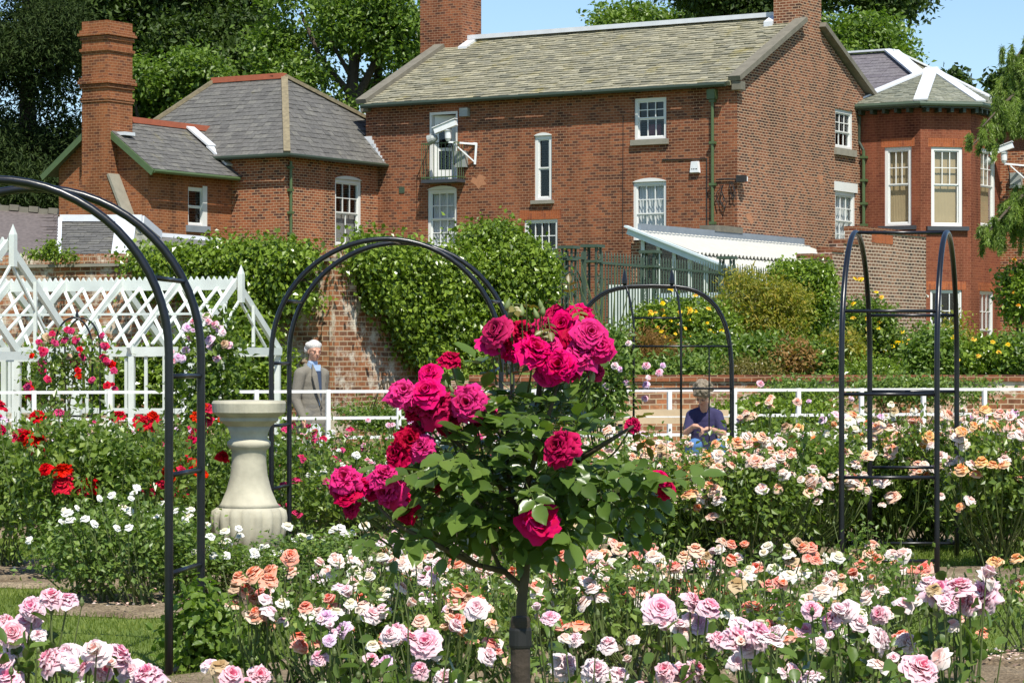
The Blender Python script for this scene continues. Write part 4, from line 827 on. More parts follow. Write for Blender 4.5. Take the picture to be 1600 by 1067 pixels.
# --- the old garden wall
GW = [(-90, 43.5), (250, 41.8), (516, 40.0), (812, 44.0)]; GP = [np.array([(x-800)/F*y, y]) for x, y in GW]; GZ = 3.12
GT = thing('garden_wall', (GP[2][0], GP[2][1], 0), 'tall old red brick garden wall with patches of white lime, behind the walking man', 'brick wall')
for i in range(3):
    wf = WF(GP[i], GP[i+1]-GP[i]); L_ = np.linalg.norm(GP[i+1]-GP[i])
    mb = MB(); mb.box((0, -.34, -.1), (L_, 0, GZ), wf.T); mb.build('wall', 'brick_garden', GT)
    mb = MB(); mb.box((-.01, -.40, GZ+.002), (L_+.01, .06, GZ+.05), wf.T); mb.build('oversailing_course', 'sill', GT)
    mb = MB(); g = random.Random(i); s = 0
    while s < L_: mb.box((s, -.36, GZ+.055), (s+.066, .03, GZ+.19+g.random()*.02), wf.T); s += .078
    mb.build('brick_coping', 'brick_garden', GT)
wf = WF(GP[2], GP[3]-GP[2]); mb = MB(); mb.box((-.02, .002, -.1), (.5, .10, GZ-.05), wf.T); mb.build('pier', 'brick_garden', GT)

# --- terrace retaining wall
rw = WF((-0.6, 37.6), (1, 0.02)); RW = thing('retaining_wall', (5, 37.6, 0), 'low brick retaining wall below the shrub border, behind the seated woman', 'brick wall')
mb = MB(); mb.box((0, -.35, -.1), (22, 0, TZ), rw.T); mb.build('wall', 'brick_garden', RW)
mb = MB(); mb.box((0, -.38, TZ+.002), (22, .04, TZ+.09), rw.T); mb.build('coping', 'brick_main', RW)
MB().box((-.3, 0, -.1), (.02, 7.5, TZ+.0), lambda V: rw.T(V*np.array([1, -1, 1]))).build('return_wall', 'brick_garden', RW)

# ------------------------------------------------------------------ iron railings and gate on the terrace
FY = 46.0; f0 = W(868, 0, 44.3); fe = WF(f0[:2], (0.42, 0.907))
def fz(px, py): return fe.z_at(px, py)
fence_len = fe.s_at(1262) - 0
tr = fz(1000, 416)
IR = thing('iron_railing', (*fe.p(4, 0)[:2], TZ), 'dark green wrought iron park railings with panelled posts in front of the glasshouse', 'railing')
mb = MB(); sA = fe.s_at(937); sB = fence_len
for z in (tr, TZ+.25): mb.box((sA, -.02, z-.02), (sB, .02, z+.02), fe.T)
s = sA + .12; 
while s < sB: mb.tube([fe.p(s, TZ), fe.p(s, tr+.14), fe.p(s, tr+.2)], [.014, .014, .002], 5); s += .135
mb.build('bars', 'green_iron', IR)
def iron_post(parent, s, ztop, w_=.24, name='post'):
    mb = MB(); a, b = s-w_/2, s+w_/2
    for x in (a+.015, b-.015):
        for o_ in (-w_/2+.015, w_/2-.015): mb.box((x-.015, o_-.015, TZ), (x+.015, o_+.015, ztop), fe.T)
    z = TZ + .1; k = 0
    while z < ztop - .2:
        for o_ in (-w_/2+.01, w_/2-.01):
            c = fe.p(s, z+.13, o_); t = np.append(fe.d, 0)
            mb.tube([c + t*math.cos(q)*.085 + np.array([0, 0, 1])*math.sin(q)*.11 for q in np.linspace(0, 6.28, 13)], .009, 5, False)
            if k % 2: mb.tube([c + t*math.cos(q)*.04*q/6 + np.array([0, 0, 1])*math.sin(q)*.06*q/6 for q in np.linspace(1, 9, 14)], .008, 5, False)
            mb.box((a, o_-.005, z-.01), (b, o_+.005, z+.01), fe.T)
        z += .27; k += 1
    mb.box((a-.04, -w_/2-.04, ztop), (b+.04, w_/2+.04, ztop+.05), fe.T); mb.box((a-.02, -w_/2-.02, tr-.01), (b+.02, w_/2+.02, tr+.03), fe.T)
    return mb.build(name, 'green_iron', parent)
for px, py in ((926, 387), (1016, 396), (1136, 405)): iron_post(IR, fe.s_at(px), fz(px, py))
GA = thing('iron_gate', (*fe.p(-.2, 0)[:2], TZ), 'dark green wrought iron gate with an arched scroll panel, right of the climber', 'gate')
g0, g1 = fe.s_at(866), fe.s_at(914); mb = MB(); zg = fz(890, 402)
for s in (g0, g1-.06): mb.box((s, -.03, TZ), (s+.06, .03, zg+.12), fe.T)
for z in (zg, TZ+.9, TZ+.2): mb.box((g0, -.02, z-.02), (g1, .02, z+.02), fe.T)
gm = (g0+g1)/2; gr = (g1-g0)/2; t = np.append(fe.d, 0); zc = zg-.75
for r_ in (gr-.03, gr-.14): mb.tube([fe.p(gm, zc) + t*r_*math.cos(q) + np.array([0, 0, 1])*r_*math.sin(q) for q in np.linspace(0, math.pi, 15)], .014, 5)
n_ = 9
for i in range(1, n_): s = g0 + (g1-g0)*i/n_; mb.tube([fe.p(s, TZ), fe.p(s, zg+.1)], .011, 5)
mb.build('bars', 'green_iron', GA); mb = MB()
for k in range(14):
    q = rng.random(2); c = fe.p(g0+.1+(g1-g0-.2)*q[0], zc-.6+q[1]*1.1); mb.tube([c + t*math.cos(a)*.02*a + np.array([0, 0, 1])*math.sin(a)*.022*a for a in np.linspace(.5, 7, 14)], .010, 5, False)
mb.build('scrollwork', 'green_iron', GA)
iron_post(GA, fe.s_at(889), fz(889, 389), .2)

# ------------------------------------------------------------------ white estate rail along the path
ra = WF(W(-60, 0, 29.1)[:2], W(1660, 0, 33.2)[:2] - W(-60, 0, 29.1)[:2])
Lr = ra.s_at(1660); RT = 1.285
EF = thing('white_rail_fence', (*ra.p(Lr/2, 0)[:2], .1), 'low white metal post and rail fence running along the sandy path', 'fence')
for z in (RT, RT-.30, RT-.52): MB().box((0, -.012, z-.017), (Lr, .012, z+.017), ra.T).build('rail', 'white', EF)
s = ra.s_at(-60+3); 
s = ra.s_at(53)
step = 0.825
while s < Lr: MB().box((s-.024, -.024, .05), (s+.024, .024, RT+.022), ra.T).build('post', 'white', EF); s += step

# ------------------------------------------------------------------ rose arches
def rose_arch(label, A, Bv, Wd, top, nr, sp, base, r=0.0205, r2=.0135, group='black metal rose arches'):
    """A: ground point of the first hoop's near foot; Bv: vector across to its other foot; Wd: vector to the second hoop"""
    A = np.array([A[0], A[1], 0.0]); Bv = np.array([*Bv, 0.0]); Wd = np.array([*Wd, 0.0]); w_ = np.linalg.norm(Bv); rad = w_/2
    t = thing('rose_arch', A + Bv/2 + Wd/2, label, 'rose arch', group); e = Bv/w_; spring = top - rad; up = np.array([0, 0, 1.0])
    for k in (0, 1):
        O = A + Wd*k; pts = [O + up*base] + [O + up*z for z in np.linspace(base+.3, spring, 4)]
        pts += [O + Bv/2 + e*(-rad*math.cos(q)) + up*(spring + rad*math.sin(q)) for q in np.linspace(0, math.pi, 33)[1:-1]]
        pts += [O + Bv + up*z for z in np.linspace(spring, base, 5)]; mb = MB(); mb.tube(pts, r, 12); mb.build('hoop', 'black', t, smooth=True)
    for side in (0, 1):
        for i in range(nr):
            z = sp[0] + i*sp[1]
            if z > spring: dz = z-spring; x = rad - math.sqrt(max(0, rad*rad-dz*dz))
            else: x = 0
            O = A + (Bv*side) + e*(x if side == 0 else -x) + up*z; mb = MB(); mb.tube([O, O + Wd], r2, 8); mb.build('rung', 'black', t, smooth=True)
    O = A + Bv/2 + up*top; mb = MB(); mb.tube([O, O + Wd], r2, 8); mb.build('rung', 'black', t, smooth=True)
    return t
def gp(px, Y): return np.array([(px-800)/F*Y, Y])
YL = 13.75
rose_arch('black metal rose arch nearest the camera, cut off by the left edge', gp(-280, YL), gp(264, YL)-gp(-280, YL), gp(314, YL+.68)-gp(264, YL), 2.54, 5, (0.02, 0.505), -0.02, .0225)
YM = 21.6
rose_arch('black metal rose arch behind the stone pedestal and the crimson rose tree', gp(424, YM), gp(783, YM)-gp(424, YM), gp(452, YM+.66)-gp(424, YM), 2.6, 5, (0.09, 0.504), 0.0, .0205)
YR = 20.2
rose_arch('black metal rose arch seen from its side, standing in the apricot rose bed', gp(1315, YR), gp(1359, YR+1.95)-gp(1315, YR), gp(1464, YR)-gp(1315, YR), 2.63, 4, (0.12, 0.625), 0.0, .0215)
# wide bower behind, with finials
YB_ = 27.0; gA = gp(893, YB_); gB_ = gp(1145, YB_)
bo = thing('rose_bower', (*((gA+gB_)/2), 0), 'slender black iron rose bower with two spiked finials, standing before the bench', 'rose arch')
up = np.array([0, 0, 1.0]); w_ = gB_[0]-gA[0]; rad = w_/2; zt_ = H + (HZ-446)*YB_/F; hr = zt_ - H - (HZ-565)*YB_/F + .35
def barch(O, w_, zt, hr, r, flat=0.62):
    pts = [O + up*z for z in (0, .8, zt-hr)]; n = 24
    for i in range(1, n):
        q = math.pi*i/n; cx = -math.copysign(abs(math.cos(q))**flat, math.cos(q)); pts.append(O + np.array([w_/2*(1+cx), 0, zt-hr+hr*math.sin(q)**flat]))
    pts += [O + np.array([w_, 0, z]) for z in (zt-hr, .8, 0)]; mb = MB(); mb.tube(pts, r, 8); return mb
for dy in (0, .55): barch(np.array([gA[0]+dy*.05, gA[1]+dy, 0]), w_, zt_, hr, .0145).build('hoop', 'black', bo, smooth=True)
for px, xo in ((990, -12), (1064, -10)):
    q = gp(px, YB_); q2 = gp(px+xo, YB_); O = np.array([q[0], YB_-.01, 0]); mb = MB(); mb.tube([O, O+up*1.7, O+up*(zt_-.35), np.array([q2[0]+.03, YB_-.01, zt_-.1]), np.array([q2[0], YB_, zt_])], .012, 7); mb.build('upright', 'black', bo, smooth=True)
for px in (976, 1050):
    q = gp(px, YB_); MB().lathe([(.012, 0), (.03, .02), (.03, .05), (.012, .13), (.002, .17)], (q[0], YB_, zt_), 8).build('finial', 'black', bo)
for py, a, b in ((497, 990, 1064), (541, 965, 1142), (607, 893, 1145), (541, 905, 965)):
    q0, q1 = gp(a, YB_), gp(b, YB_); z = H + (HZ-py)*YB_/F; mb = MB(); mb.tube([(q0[0], YB_, z), (q1[0], YB_, z)], .012, 6); mb.build('bar', 'black', bo, smooth=True)
for px in (893, 1145):
    for z in (.4, 1.3, 1.8):
        q = gp(px, YB_); mb = MB(); mb.tube([(q[0], YB_, z), (q[0]+.03, YB_+.55, z)], .009, 6); mb.build('rung', 'black', bo)
q = gp(1108, YB_); mb = MB(); mb.tube([(q[0], YB_, .8), (q[0], YB_, H+(HZ-541)*YB_/F)], .008, 6); mb.build('upright', 'black', bo)
# small obelisk trellis with red climbing roses
YO = 30.4; o0, o1 = gp(90, YO), gp(148, YO); ow = o1[0]-o0[0]; zt2 = H+(HZ-497)*YO/F
OBK = thing('rose_obelisk', ((o0[0]+o1[0])/2, YO, .1), 'small domed black iron obelisk at left, carrying the red climbing rose', 'obelisk')
for k, (dx, dy, ww) in enumerate(((0, -.18, ow), (.05, .2, ow-.02))):
    barch(np.array([o0[0]+dx, YO+dy, .1]), ww, zt2-.1, .34, .011, 1.0).build('hoop', 'black', OBK, smooth=True)
for py in (561, 611, 650):
    z = H+(HZ-py)*YO/F; mb = MB(); mb.tube([(o0[0], YO-.18, z), (o0[0]+ow, YO-.18, z), (o0[0]+ow+.03, YO+.2, z), (o0[0]+.05, YO+.2, z), (o0[0], YO-.18, z)], .008, 6); mb.build('band', 'black', OBK)
MB().lathe([(.01, -.02), (.02, 0), (.02, .03), (.008, .08), (.001, .13)], ((o0[0]+o1[0])/2+.01, YO, zt2), 8).build('finial', 'black', OBK)
mb = MB(); mb.tube([((o0[0]+o1[0])/2-.01, YO-.18, zt2), ((o0[0]+o1[0])/2+.02, YO+.2, zt2)], .01, 6); mb.build('cap_bar', 'black', OBK)

# ------------------------------------------------------------------ white trellis pergolas
def pergola(label, apex, ax, length, hw, zr, zs, spacing, nr_posts=True):
    """apex: right gable apex (x,y); ax: direction of the ridge (leftwards); hw: half width; zr ridge; zs eaves"""
    ax = np.array(ax, float); ax /= np.linalg.norm(ax); pn = np.array([-ax[1], ax[0]]); 
    if pn[1] < 0: pn = -pn                               # pn points away from the camera
    P = lambda s, q, z: np.array([apex[0] + ax[0]*s + pn[0]*q, apex[1] + ax[1]*s + pn[1]*q, z])
    t = thing('trellis_pergola', P(length/2, 0, .1), label, 'pergola', 'white trellis pergolas')
    T = lambda V: np.array([P(v[0], v[1], v[2]) for v in V])
    # ridge board with a scalloped crest
    mb = MB(); n = int(length/0.085); pts = [P(0, 0, zr-.11)]
    for i in range(n):
        for k in range(5):
            u = (i + k/5)*length/n; pts.append(P(u, 0, zr + .075 - .055*math.sin(math.pi*k/5)))
    pts += [P(length, 0, zr+.075), P(length, 0, zr-.11)]
    top_, bot = pts[1:-1], zr-.11
    for i in range(len(top_)-1):
        a, b = top_[i], top_[i+1]; o_ = np.append(pn, 0)*.02
        mb.add([a-o_, b-o_, np.array([b[0], b[1], bot])-o_, np.array([a[0], a[1], bot])-o_, a+o_, b+o_, np.array([b[0], b[1], bot])+o_, np.array([a[0], a[1], bot])+o_], [(0,1,2,3), (7,6,5,4), (0,4,5,1), (3,2,6,7)])
    mb.build('ridge_board', 'white_wood', t)
    nR = int(length/spacing) + 1; up_ = lambda s: np.append(ax, 0)
    for i in range(nR):
        s = i*spacing
        for sg in (-1, 1):
            mb = MB(); mb.beam(P(s+.02, 0, zr), P(s+.02, sg*(hw+.08), zs-.06), .05, .10, up=np.cross(np.append(ax, 0), P(0, sg*hw, zs)-P(0, 0, zr))); mb.build('rafter', 'white_wood', t)
        if nr_posts:
            for sg in (-1, 1): MB().beam(P(s+.02, sg*hw, .05), P(s+.02, sg*hw, zs-.02), .075, .075).build('post', 'white_wood', t)
    for sg in (-1, 1):
        MB().box((-.02, sg*hw-.035, zs-.13), (length, sg*hw+.035, zs-.01), T).build('wall_plate', 'white_wood', t)
        if sg < 0: MB().box((-.02, sg*hw-.02, .95), (length, sg*hw+.02, 1.02), T).build('side_rail', 'white_wood', t)
        if sg > 0: continue
        mb = MB(); n = int(length/(.28 if sg < 0 else .86))
        for i in range(n): mb.box((.1+i*length/n-.02, sg*hw-.012, 1.02), (.1+i*length/n+.02, sg*hw+.012, zs-.13), T)
        mb.build('side_slats', 'white_wood', t)
        # diagonal lattice on the slope
        a0 = P(0, 0, zr-.1); dn = (P(0, sg*hw, zs) - P(0, 0, zr-.1)); Ls = np.linalg.norm(dn); dn /= Ls; axv = np.append(ax, 0); nz = np.cross(axv, dn)
        for dr in ((1, -1) if sg < 0 else ()):
            mb = MB(); stp = .29; k = -Ls*0.75; cot = 0.0 if dr > 0 else 0.70
            while k < length + Ls:
                u0, v0, u1, v1 = k, 0.0, k + dr*Ls*cot, Ls
                # clip to 0..length
                def cl(u0, v0, u1, v1):
                    if u0 > u1: r_ = cl(u1, v1, u0, v0); return r_ and (r_[2], r_[3], r_[0], r_[1])
                    if u1 <= 0 or u0 >= length: return None
                    if u0 < 0: v0 += (v1-v0)*(0-u0)/(u1-u0); u0 = 0
                    if u1 > length: v1 = v0 + (v1-v0)*(length-u0)/(u1-u0); u1 = length
                    return u0, v0, u1, v1
                c_ = cl(u0, v0, u1, v1)
                if c_ and math.hypot(c_[2]-c_[0], c_[3]-c_[1]) > .05:
                    o_ = nz*(.03 if dr > 0 else .005)
                    mb.beam(a0 + axv*c_[0] + dn*c_[1] + o_, a0 + axv*c_[2] + dn*c_[3] + o_, .045, .02, up=nz)
                k += stp
            mb.build('lattice', 'white_wood', t)
        q_ = a0 + dn*Ls*.5; mb = MB(); mb.beam(q_ + nz*.05, q_ + axv*length + nz*.05, .03, .03); mb.build('purlin', 'white_wood', t)
    # gable end members
    MB().beam(P(-.03, -hw, zs-.06), P(-.03, hw, zs-.06), .04, .10).build('tie_beam', 'white_wood', t)
    for q in (-.33, .33): MB().beam(P(-.03, q*hw, zs), P(-.03, q*hw, zr-abs(q)*(zr-zs)-.02), .04, .04).build('upright', 'white_wood', t)
    for sg in (-1, 1): MB().beam(P(-.03, 0, zr-.25), P(-.03, sg*hw*.62, zs), .03, .03).build('brace', 'white_wood', t)
    mb = MB(); c = P(-.05, 0, zr-.25); mb.box((-.09, -.04, zr-.28), (-.02, .04, zr+.1), T); z = zr+.1
    mb.add([P(-.09, -.04, z), P(-.02, -.04, z), P(-.02, .04, z), P(-.09, .04, z), P(-.055, 0, z+.13)], [(0,1,4), (1,2,4), (2,3,4), (3,0,4)]); mb.build('finial', 'white_wood', t)
    return t
pergola('long white trellis pergola with scalloped ridge, against the old garden wall', gp(371, 36.0), (-.945, .33), 6.6, 1.35, H+(HZ-440)*36/F, H+(HZ-545)*36/F+.03, .86)
pergola('nearer white pergola gable with pointed finial, cut by the left edge', gp(14, 32.0), (-.945, .33), 2.6, 1.75, H+(HZ-380)*32/F, H+(HZ-548)*32/F, .86)

# ------------------------------------------------------------------ stone pedestal
YP = 20.3; pk = YP/F; zz = lambda y: H + (HZ-y)*pk
pc = gp(389, YP); prof = [(60, 906), (60, 886), (48, 884), (44, 876), (40, 866), (44, 858), (52, 846), (57, 826), (58, 808), (56, 797), (50, 792), (44, 786), (35, 765), (29, 742), (27, 720), (27, 704), (31, 700), (34, 696), (34, 690), (30, 687), (28, 684), (30, 676), (34, 666), (42, 660), (46, 657), (46, 652), (52, 648), (57, 644), (58, 630), (56, 626), (20, 625), (8, 628)]
def fl(r_, z, t):
    y = HZ - (z + 0.0 - H)/pk
    if 796 < y < 862: return r_*(1 + .10*abs(math.sin(t*9))**.7 - .06)
    return r_
PD = thing('stone_pedestal', (*pc, 0), 'cream carved stone baluster pedestal with square-edged top and fluted bowl', 'pedestal')
MB().lathe([(a*pk, zz(b)) for a, b in prof[:11]], (*pc, 0), 72, fl).build('fluted_bowl', 'pedestal', PD, smooth=True)
MB().lathe([(a*pk, zz(b)) for a, b in prof[10:23]], (*pc, 0), 40).build('shaft', 'pedestal', PD, smooth=True)
MB().lathe([(a*pk*1.0, zz(b)) for a, b in prof[22:]], (*pc, 0), 40).build('capital', 'pedestal', PD, smooth=False)

# ------------------------------------------------------------------ bench
bx0, bx1 = gp(955, 29.6)[0], gp(1138, 29.6)[0]; BY = 29.3
BN = thing('garden_bench', ((bx0+bx1)/2, BY, .1), 'pale timber slatted bench with black iron ends, under the seated woman', 'bench')
for y_, z in ((.27, H-(645-HZ)*29.6/F), (.25, H-(657-HZ)*29.6/F)): MB().box((bx0, BY+y_, z-.035), (bx1, BY+y_+.03, z+.035)).build('backrest_slat', 'bench_wood', BN)
for i in range(4): MB().box((bx0, BY-.22+i*.12, .515), (bx1, BY-.12+i*.12, .55)).build('seat_slat', 'bench_wood', BN)
for x in (bx0+.1, bx1-.15):
    mb = MB(); mb.beam((x, BY-.2, .1), (x, BY-.18, .5), .05, .05); mb.beam((x, BY+.24, .1), (x, BY+.22, .5), .05, .05); mb.beam((x, BY-.22, .49), (x, BY+.26, .49), .05, .04); mb.beam((x, BY+.22, .5), (x, BY+.32, 1.1), .05, .04)
    mb.build('iron_end', 'iron_seat', BN)

# ------------------------------------------------------------------ people: volumes melted into one surface
def cap(mb, p0, p1, r0, r1, fl=1.0):
    p0 = np.array(p0, float); p1 = np.array(p1, float); n = max(2, int(np.linalg.norm(p1-p0)/(min(r0, r1)*.5))+1)
    for i in range(n+1):
        t = i/n; r = r0 + (r1-r0)*t; mb.sphere(p0 + (p1-p0)*t, (r, r*fl, r), 12, 8)
def melt(name, mb, m, parent, vox=.008, smooth_it=3, loc=(0, 0, 0), rot=0, sc=1.0):
    o = mb.build(name, m, None, off=(0, 0, 0)); r = o.modifiers.new('r', 'REMESH'); r.mode = 'VOXEL'; r.voxel_size = vox; r.use_smooth_shade = True
    s_ = o.modifiers.new('s', 'SMOOTH'); s_.factor = .5; s_.iterations = smooth_it
    bpy.context.view_layer.update(); dg = bpy.context.evaluated_depsgraph_get(); me = bpy.data.meshes.new_from_object(o.evaluated_get(dg)); me.name = name
    if not me.materials: me.materials.append(M[m])
    for mod in list(o.modifiers): o.modifiers.remove(mod)
    rl = np.array(root_loc(parent)); me.transform(Matrix.Translation(tuple(-rl))); o.data = me; o.parent = parent; return o
def hand(mb, w_, d, palm_n, curl=.5, s=1.0, flip=1):
    """five fingers from wrist w_ along d; palm_n is the palm normal"""
    d = np.array(d, float); d /= np.linalg.norm(d); pn = np.array(palm_n, float); pn -= d*np.dot(pn, d); pn /= np.linalg.norm(pn); sd_ = np.cross(d, pn)*flip; w_ = np.array(w_, float)
    cap(mb, w_, w_ + d*.03*s, .026*s, .030*s, 1)
    for k in range(4): x = (k-1.5)*.019*s; cap(mb, w_ + d*.03*s + sd_*x*.8, w_ + d*.085*s + sd_*x, .0125*s, .0115*s)
    for k, L_ in enumerate((.070, .080, .075, .058)):
        x = (k-1.5)*.021*s; b = w_ + d*.088*s + sd_*x; c1 = curl; d1 = d*math.cos(c1) + pn*math.sin(c1); d2 = d*math.cos(c1*2) + pn*math.sin(c1*2)
        m_ = b + d1*L_*.5*s; cap(mb, b, m_, .0095*s, .0088*s); cap(mb, m_, m_ + d2*L_*.5*s, .0088*s, .0072*s)
    tb = w_ + d*.03*s - sd_*.03*s; td = d*.75 - sd_*.55 + pn*.35; td /= np.linalg.norm(td); cap(mb, tb, tb + td*.04*s, .0125*s, .0105*s); cap(mb, tb + td*.04*s, tb + td*.066*s + pn*.01, .0105*s, .0085*s)
def head(mb, c, f, u, s=1.0):
    """c: centre of the skull, f: facing, u: up"""
    f = np.array(f, float); f /= np.linalg.norm(f); u = np.array(u, float); u -= f*np.dot(u, f); u /= np.linalg.norm(u); r = np.cross(f, u); Q = lambda a, b, d_: np.array(c) + (r*a + f*b + u*d_)*s
    Rm = np.stack([r, f, u], 1)
    mb.sphere(Q(0, -.012, .025), (.075*s, .092*s, .088*s), 18, 12, Rm); mb.sphere(Q(0, .022, -.035), (.060*s, .068*s, .078*s), 16, 12, Rm)
    mb.sphere(Q(0, .055, -.088), (.028*s, .026*s, .024*s), 10, 8, Rm)                                    # chin
    mb.sphere(Q(0, .088, -.018), (.011*s, .012*s, .030*s), 8, 8, Rm); mb.sphere(Q(0, .101, -.034), (.015*s, .015*s, .012*s), 8, 6, Rm)   # nose
    for q in (-1, 1):
        mb.sphere(Q(q*.030, .070, .014), (.022*s, .014*s, .009*s), 8, 6, Rm); mb.sphere(Q(q*.036, .060, -.03), (.022*s, .020*s, .020*s), 8, 6, Rm)  # brow, cheek
        mb.sphere(Q(q*.074, -.004, -.012), (.009*s, .018*s, .030*s), 8, 8, Rm); mb.sphere(Q(q*.030, .078, -.002), (.012*s, .008*s, .009*s), 8, 6, Rm)
    mb.sphere(Q(0, .078, -.062), (.022*s, .012*s, .006*s), 8, 6, Rm); mb.sphere(Q(0, .077, -.071), (.019*s, .012*s, .006*s), 8, 6, Rm)
    return Q, Rm
# the man: walks behind the rail, turned three quarters to the right, right arm hanging
mY = 31.6; mx = gp(487, mY)[0]; mz = .10; ms = 1.0
MAN = thing('person', (mx, mY, mz), 'white-haired person in a grey-brown jacket and blue shirt walking past the old brick wall', 'person')
cr_, sr_ = math.cos(R(42)), math.sin(R(42))
def mw(x, y, z): x = x*.93; return np.array([mx + x*cr_ - y*sr_, mY + x*sr_ + y*cr_, mz + z*1.01])
fd = np.array([.46, -.88, -.10]); body = MB(); Q, Rm = head(body, mw(.0, -.05, 1.635), fd, (0, 0, 1), 1.02)
cap(body, mw(.0, .01, 1.36), mw(.0, -.03, 1.56), .058, .052); cap(body, mw(0, 0, .95), mw(0, 0, 1.28), .12, .12, .7)
cap(body, mw(-.20, -.01, 1.36), mw(-.235, .02, 1.07), .045, .04); cap(body, mw(-.235, .02, 1.07), mw(-.20, -.09, .84), .036, .027); hand(body, mw(-.20, -.09, .835), (.05, -.08, -1), (.6, .2, 0), .55)
cap(body, mw(.19, 0, 1.36), mw(.215, .06, 1.07), .045, .04); cap(body, mw(.215, .06, 1.07), mw(.20, .0, .84), .036, .027); hand(body, mw(.20, 0, .835), (0, -.1, -1), (-.6, .2, 0), .5, 1, -1)
for x, dy in ((-.09, -.16), (.09, .16)): cap(body, mw(x*.8, .02, .84), mw(x, dy*.4, .50), .072, .06); cap(body, mw(x, dy*.4, .5), mw(x, dy, .09), .055, .038); cap(body, mw(x, dy, .06), mw(x+.04, dy-.17, .035), .04, .035)
mo = melt('body', body, 'skin', MAN, .0075, 2); mo.data.name = 'body'
jk = MB()                                               # jacket
cap(jk, mw(0, .01, .80), mw(0, .01, 1.02), .185, .175, .72); cap(jk, mw(0, .01, 1.02), mw(0, .01, 1.27), .17, .185, .70)
for x in (-1, 1): cap(jk, mw(x*.03, .02, 1.385), mw(x*.165, .01, 1.375), .085, .07, .9)
cap(jk, mw(-.05, .05, 1.46), mw(.05, .05, 1.46), .035, .035)
cap(jk, mw(-.185, .0, 1.36), mw(-.24, .02, 1.07), .075, .062); cap(jk, mw(-.24, .02, 1.07), mw(-.205, -.08, .87), .06, .050)
cap(jk, mw(.185, .0, 1.36), mw(.225, .06, 1.07), .075, .062); cap(jk, mw(.225, .06, 1.07), mw(.205, .0, .87), .06, .050)
cap(jk, mw(-.05, .0, .74), mw(.05, .0, .74), .15, .15, .8)
j = melt('jacket', jk, 'jacket', MAN, .010, 5)
sh = MB(); sh.prism([mw(-.055, -.105, 1.47), mw(.055, -.105, 1.47), mw(.06, -.145, 1.2), mw(.01, -.152, 1.0)], (-.03, .03, 0)); sh.build('shirt', 'shirt_blue', MAN)
sh = MB(); sh.prism([mw(-.03, -.132, 1.40), mw(.045, -.130, 1.40), mw(.04, -.155, 1.18), mw(.005, -.160, 1.06)], (-.02, .02, 0)); sh.build('jumper', 'vneck', MAN)
sh = MB(); cap(sh, mw(.0, .0, 1.44), mw(.0, -.02, 1.49), .066, .060); sh.build('collar', 'shirt_blue', MAN, smooth=True)
lp = MB()
lp.prism([mw(-.055, -.09, 1.48), mw(-.03, -.145, 1.36), mw(.015, -.175, .98), mw(-.07, -.160, 1.20), mw(-.10, -.135, 1.34)], (-.01, .012, 0)); lp.prism([mw(.055, -.09, 1.48), mw(.04, -.145, 1.36), mw(.02, -.172, .98), mw(.08, -.158, 1.20), mw(.11, -.13, 1.34)], (-.01, .012, 0))
lp.build('lapels', 'jacket', MAN); MB().sphere(mw(.015, -.178, .97), .010, 8, 6).build('button', 'shoe', MAN)
tr_ = MB(); cap(tr_, mw(0, 0, .90), mw(0, 0, .98), .15, .15, .8)
for x, dy in ((-.09, -.16), (.09, .16)): cap(tr_, mw(x, 0, .88), mw(x, dy*.4, .50), .10, .08); cap(tr_, mw(x, dy*.4, .5), mw(x, dy, .12), .078, .068)
melt('trousers', tr_, 'trouser', MAN, .012, 3)
so_ = MB()
for x, dy in ((-.09, -.16), (.09, .16)): cap(so_, mw(x, dy+.02, .05), mw(x+.05, dy-.17, .04), .05, .045)
so_.build('shoes', 'shoe', MAN, smooth=True)
hr = MB(); hr.sphere(Q(0, -.012, .052), (.081, .092, .076), 18, 12, Rm)
for i in range(60):
    a = rng.random()*6.28; b = rng.random(); c = Q(.080*math.cos(a)*(.75+.3*b), -.035 + .078*math.sin(a)*(.7+.3*b)*(1 if math.sin(a) < 0 else .75), .075 - .085*b*(1 if math.sin(a) < .2 else .2)); hr.sphere(c, .024 + .012*rng.random(), 7, 5)
hp = melt('hair', hr, 'hair_white', MAN, .008, 1)
gl = MB()
for q in (-1, 1): gl.sphere(Q(q*.031, .092, .002), (.017, .004, .011), 10, 6, Rm); gl.tube([Q(q*.052, .088, .004), Q(q*.076, .0, .0)], .0025, 5)
gl.build('spectacles', 'dark_glass', MAN)
MB().sphere(Q(0, .0895, -.066), (.018, .004, .005), 8, 5, Rm).build('mouth', 'lip', MAN)
bg_ = MB(); c = mw(-.13, -.19, .62); V = []; 
for i, (w2, z) in enumerate(((.05, .17), (.10, .10), (.12, -.10), (.115, -.24))):
    for k in range(16): t = 2*math.pi*k/16; V.append(c + np.array([w2*math.cos(t), .045*math.sin(t)*(1+.2*math.sin(3*t)), z]))
bg_.add(V, [(i*16+k, i*16+(k+1) % 16, (i+1)*16+(k+1) % 16, (i+1)*16+k) for i in range(3) for k in range(16)] + [tuple(48+k for k in range(16))]); bg_.tube([mw(-.16, -.13, .80), mw(-.13, -.19, .76)], .006, 5)
tag(bg_.build('carrier_bag', 'bag', smooth=True), 'pale carrier bag hanging from the hand of the white-haired man', 'bag')

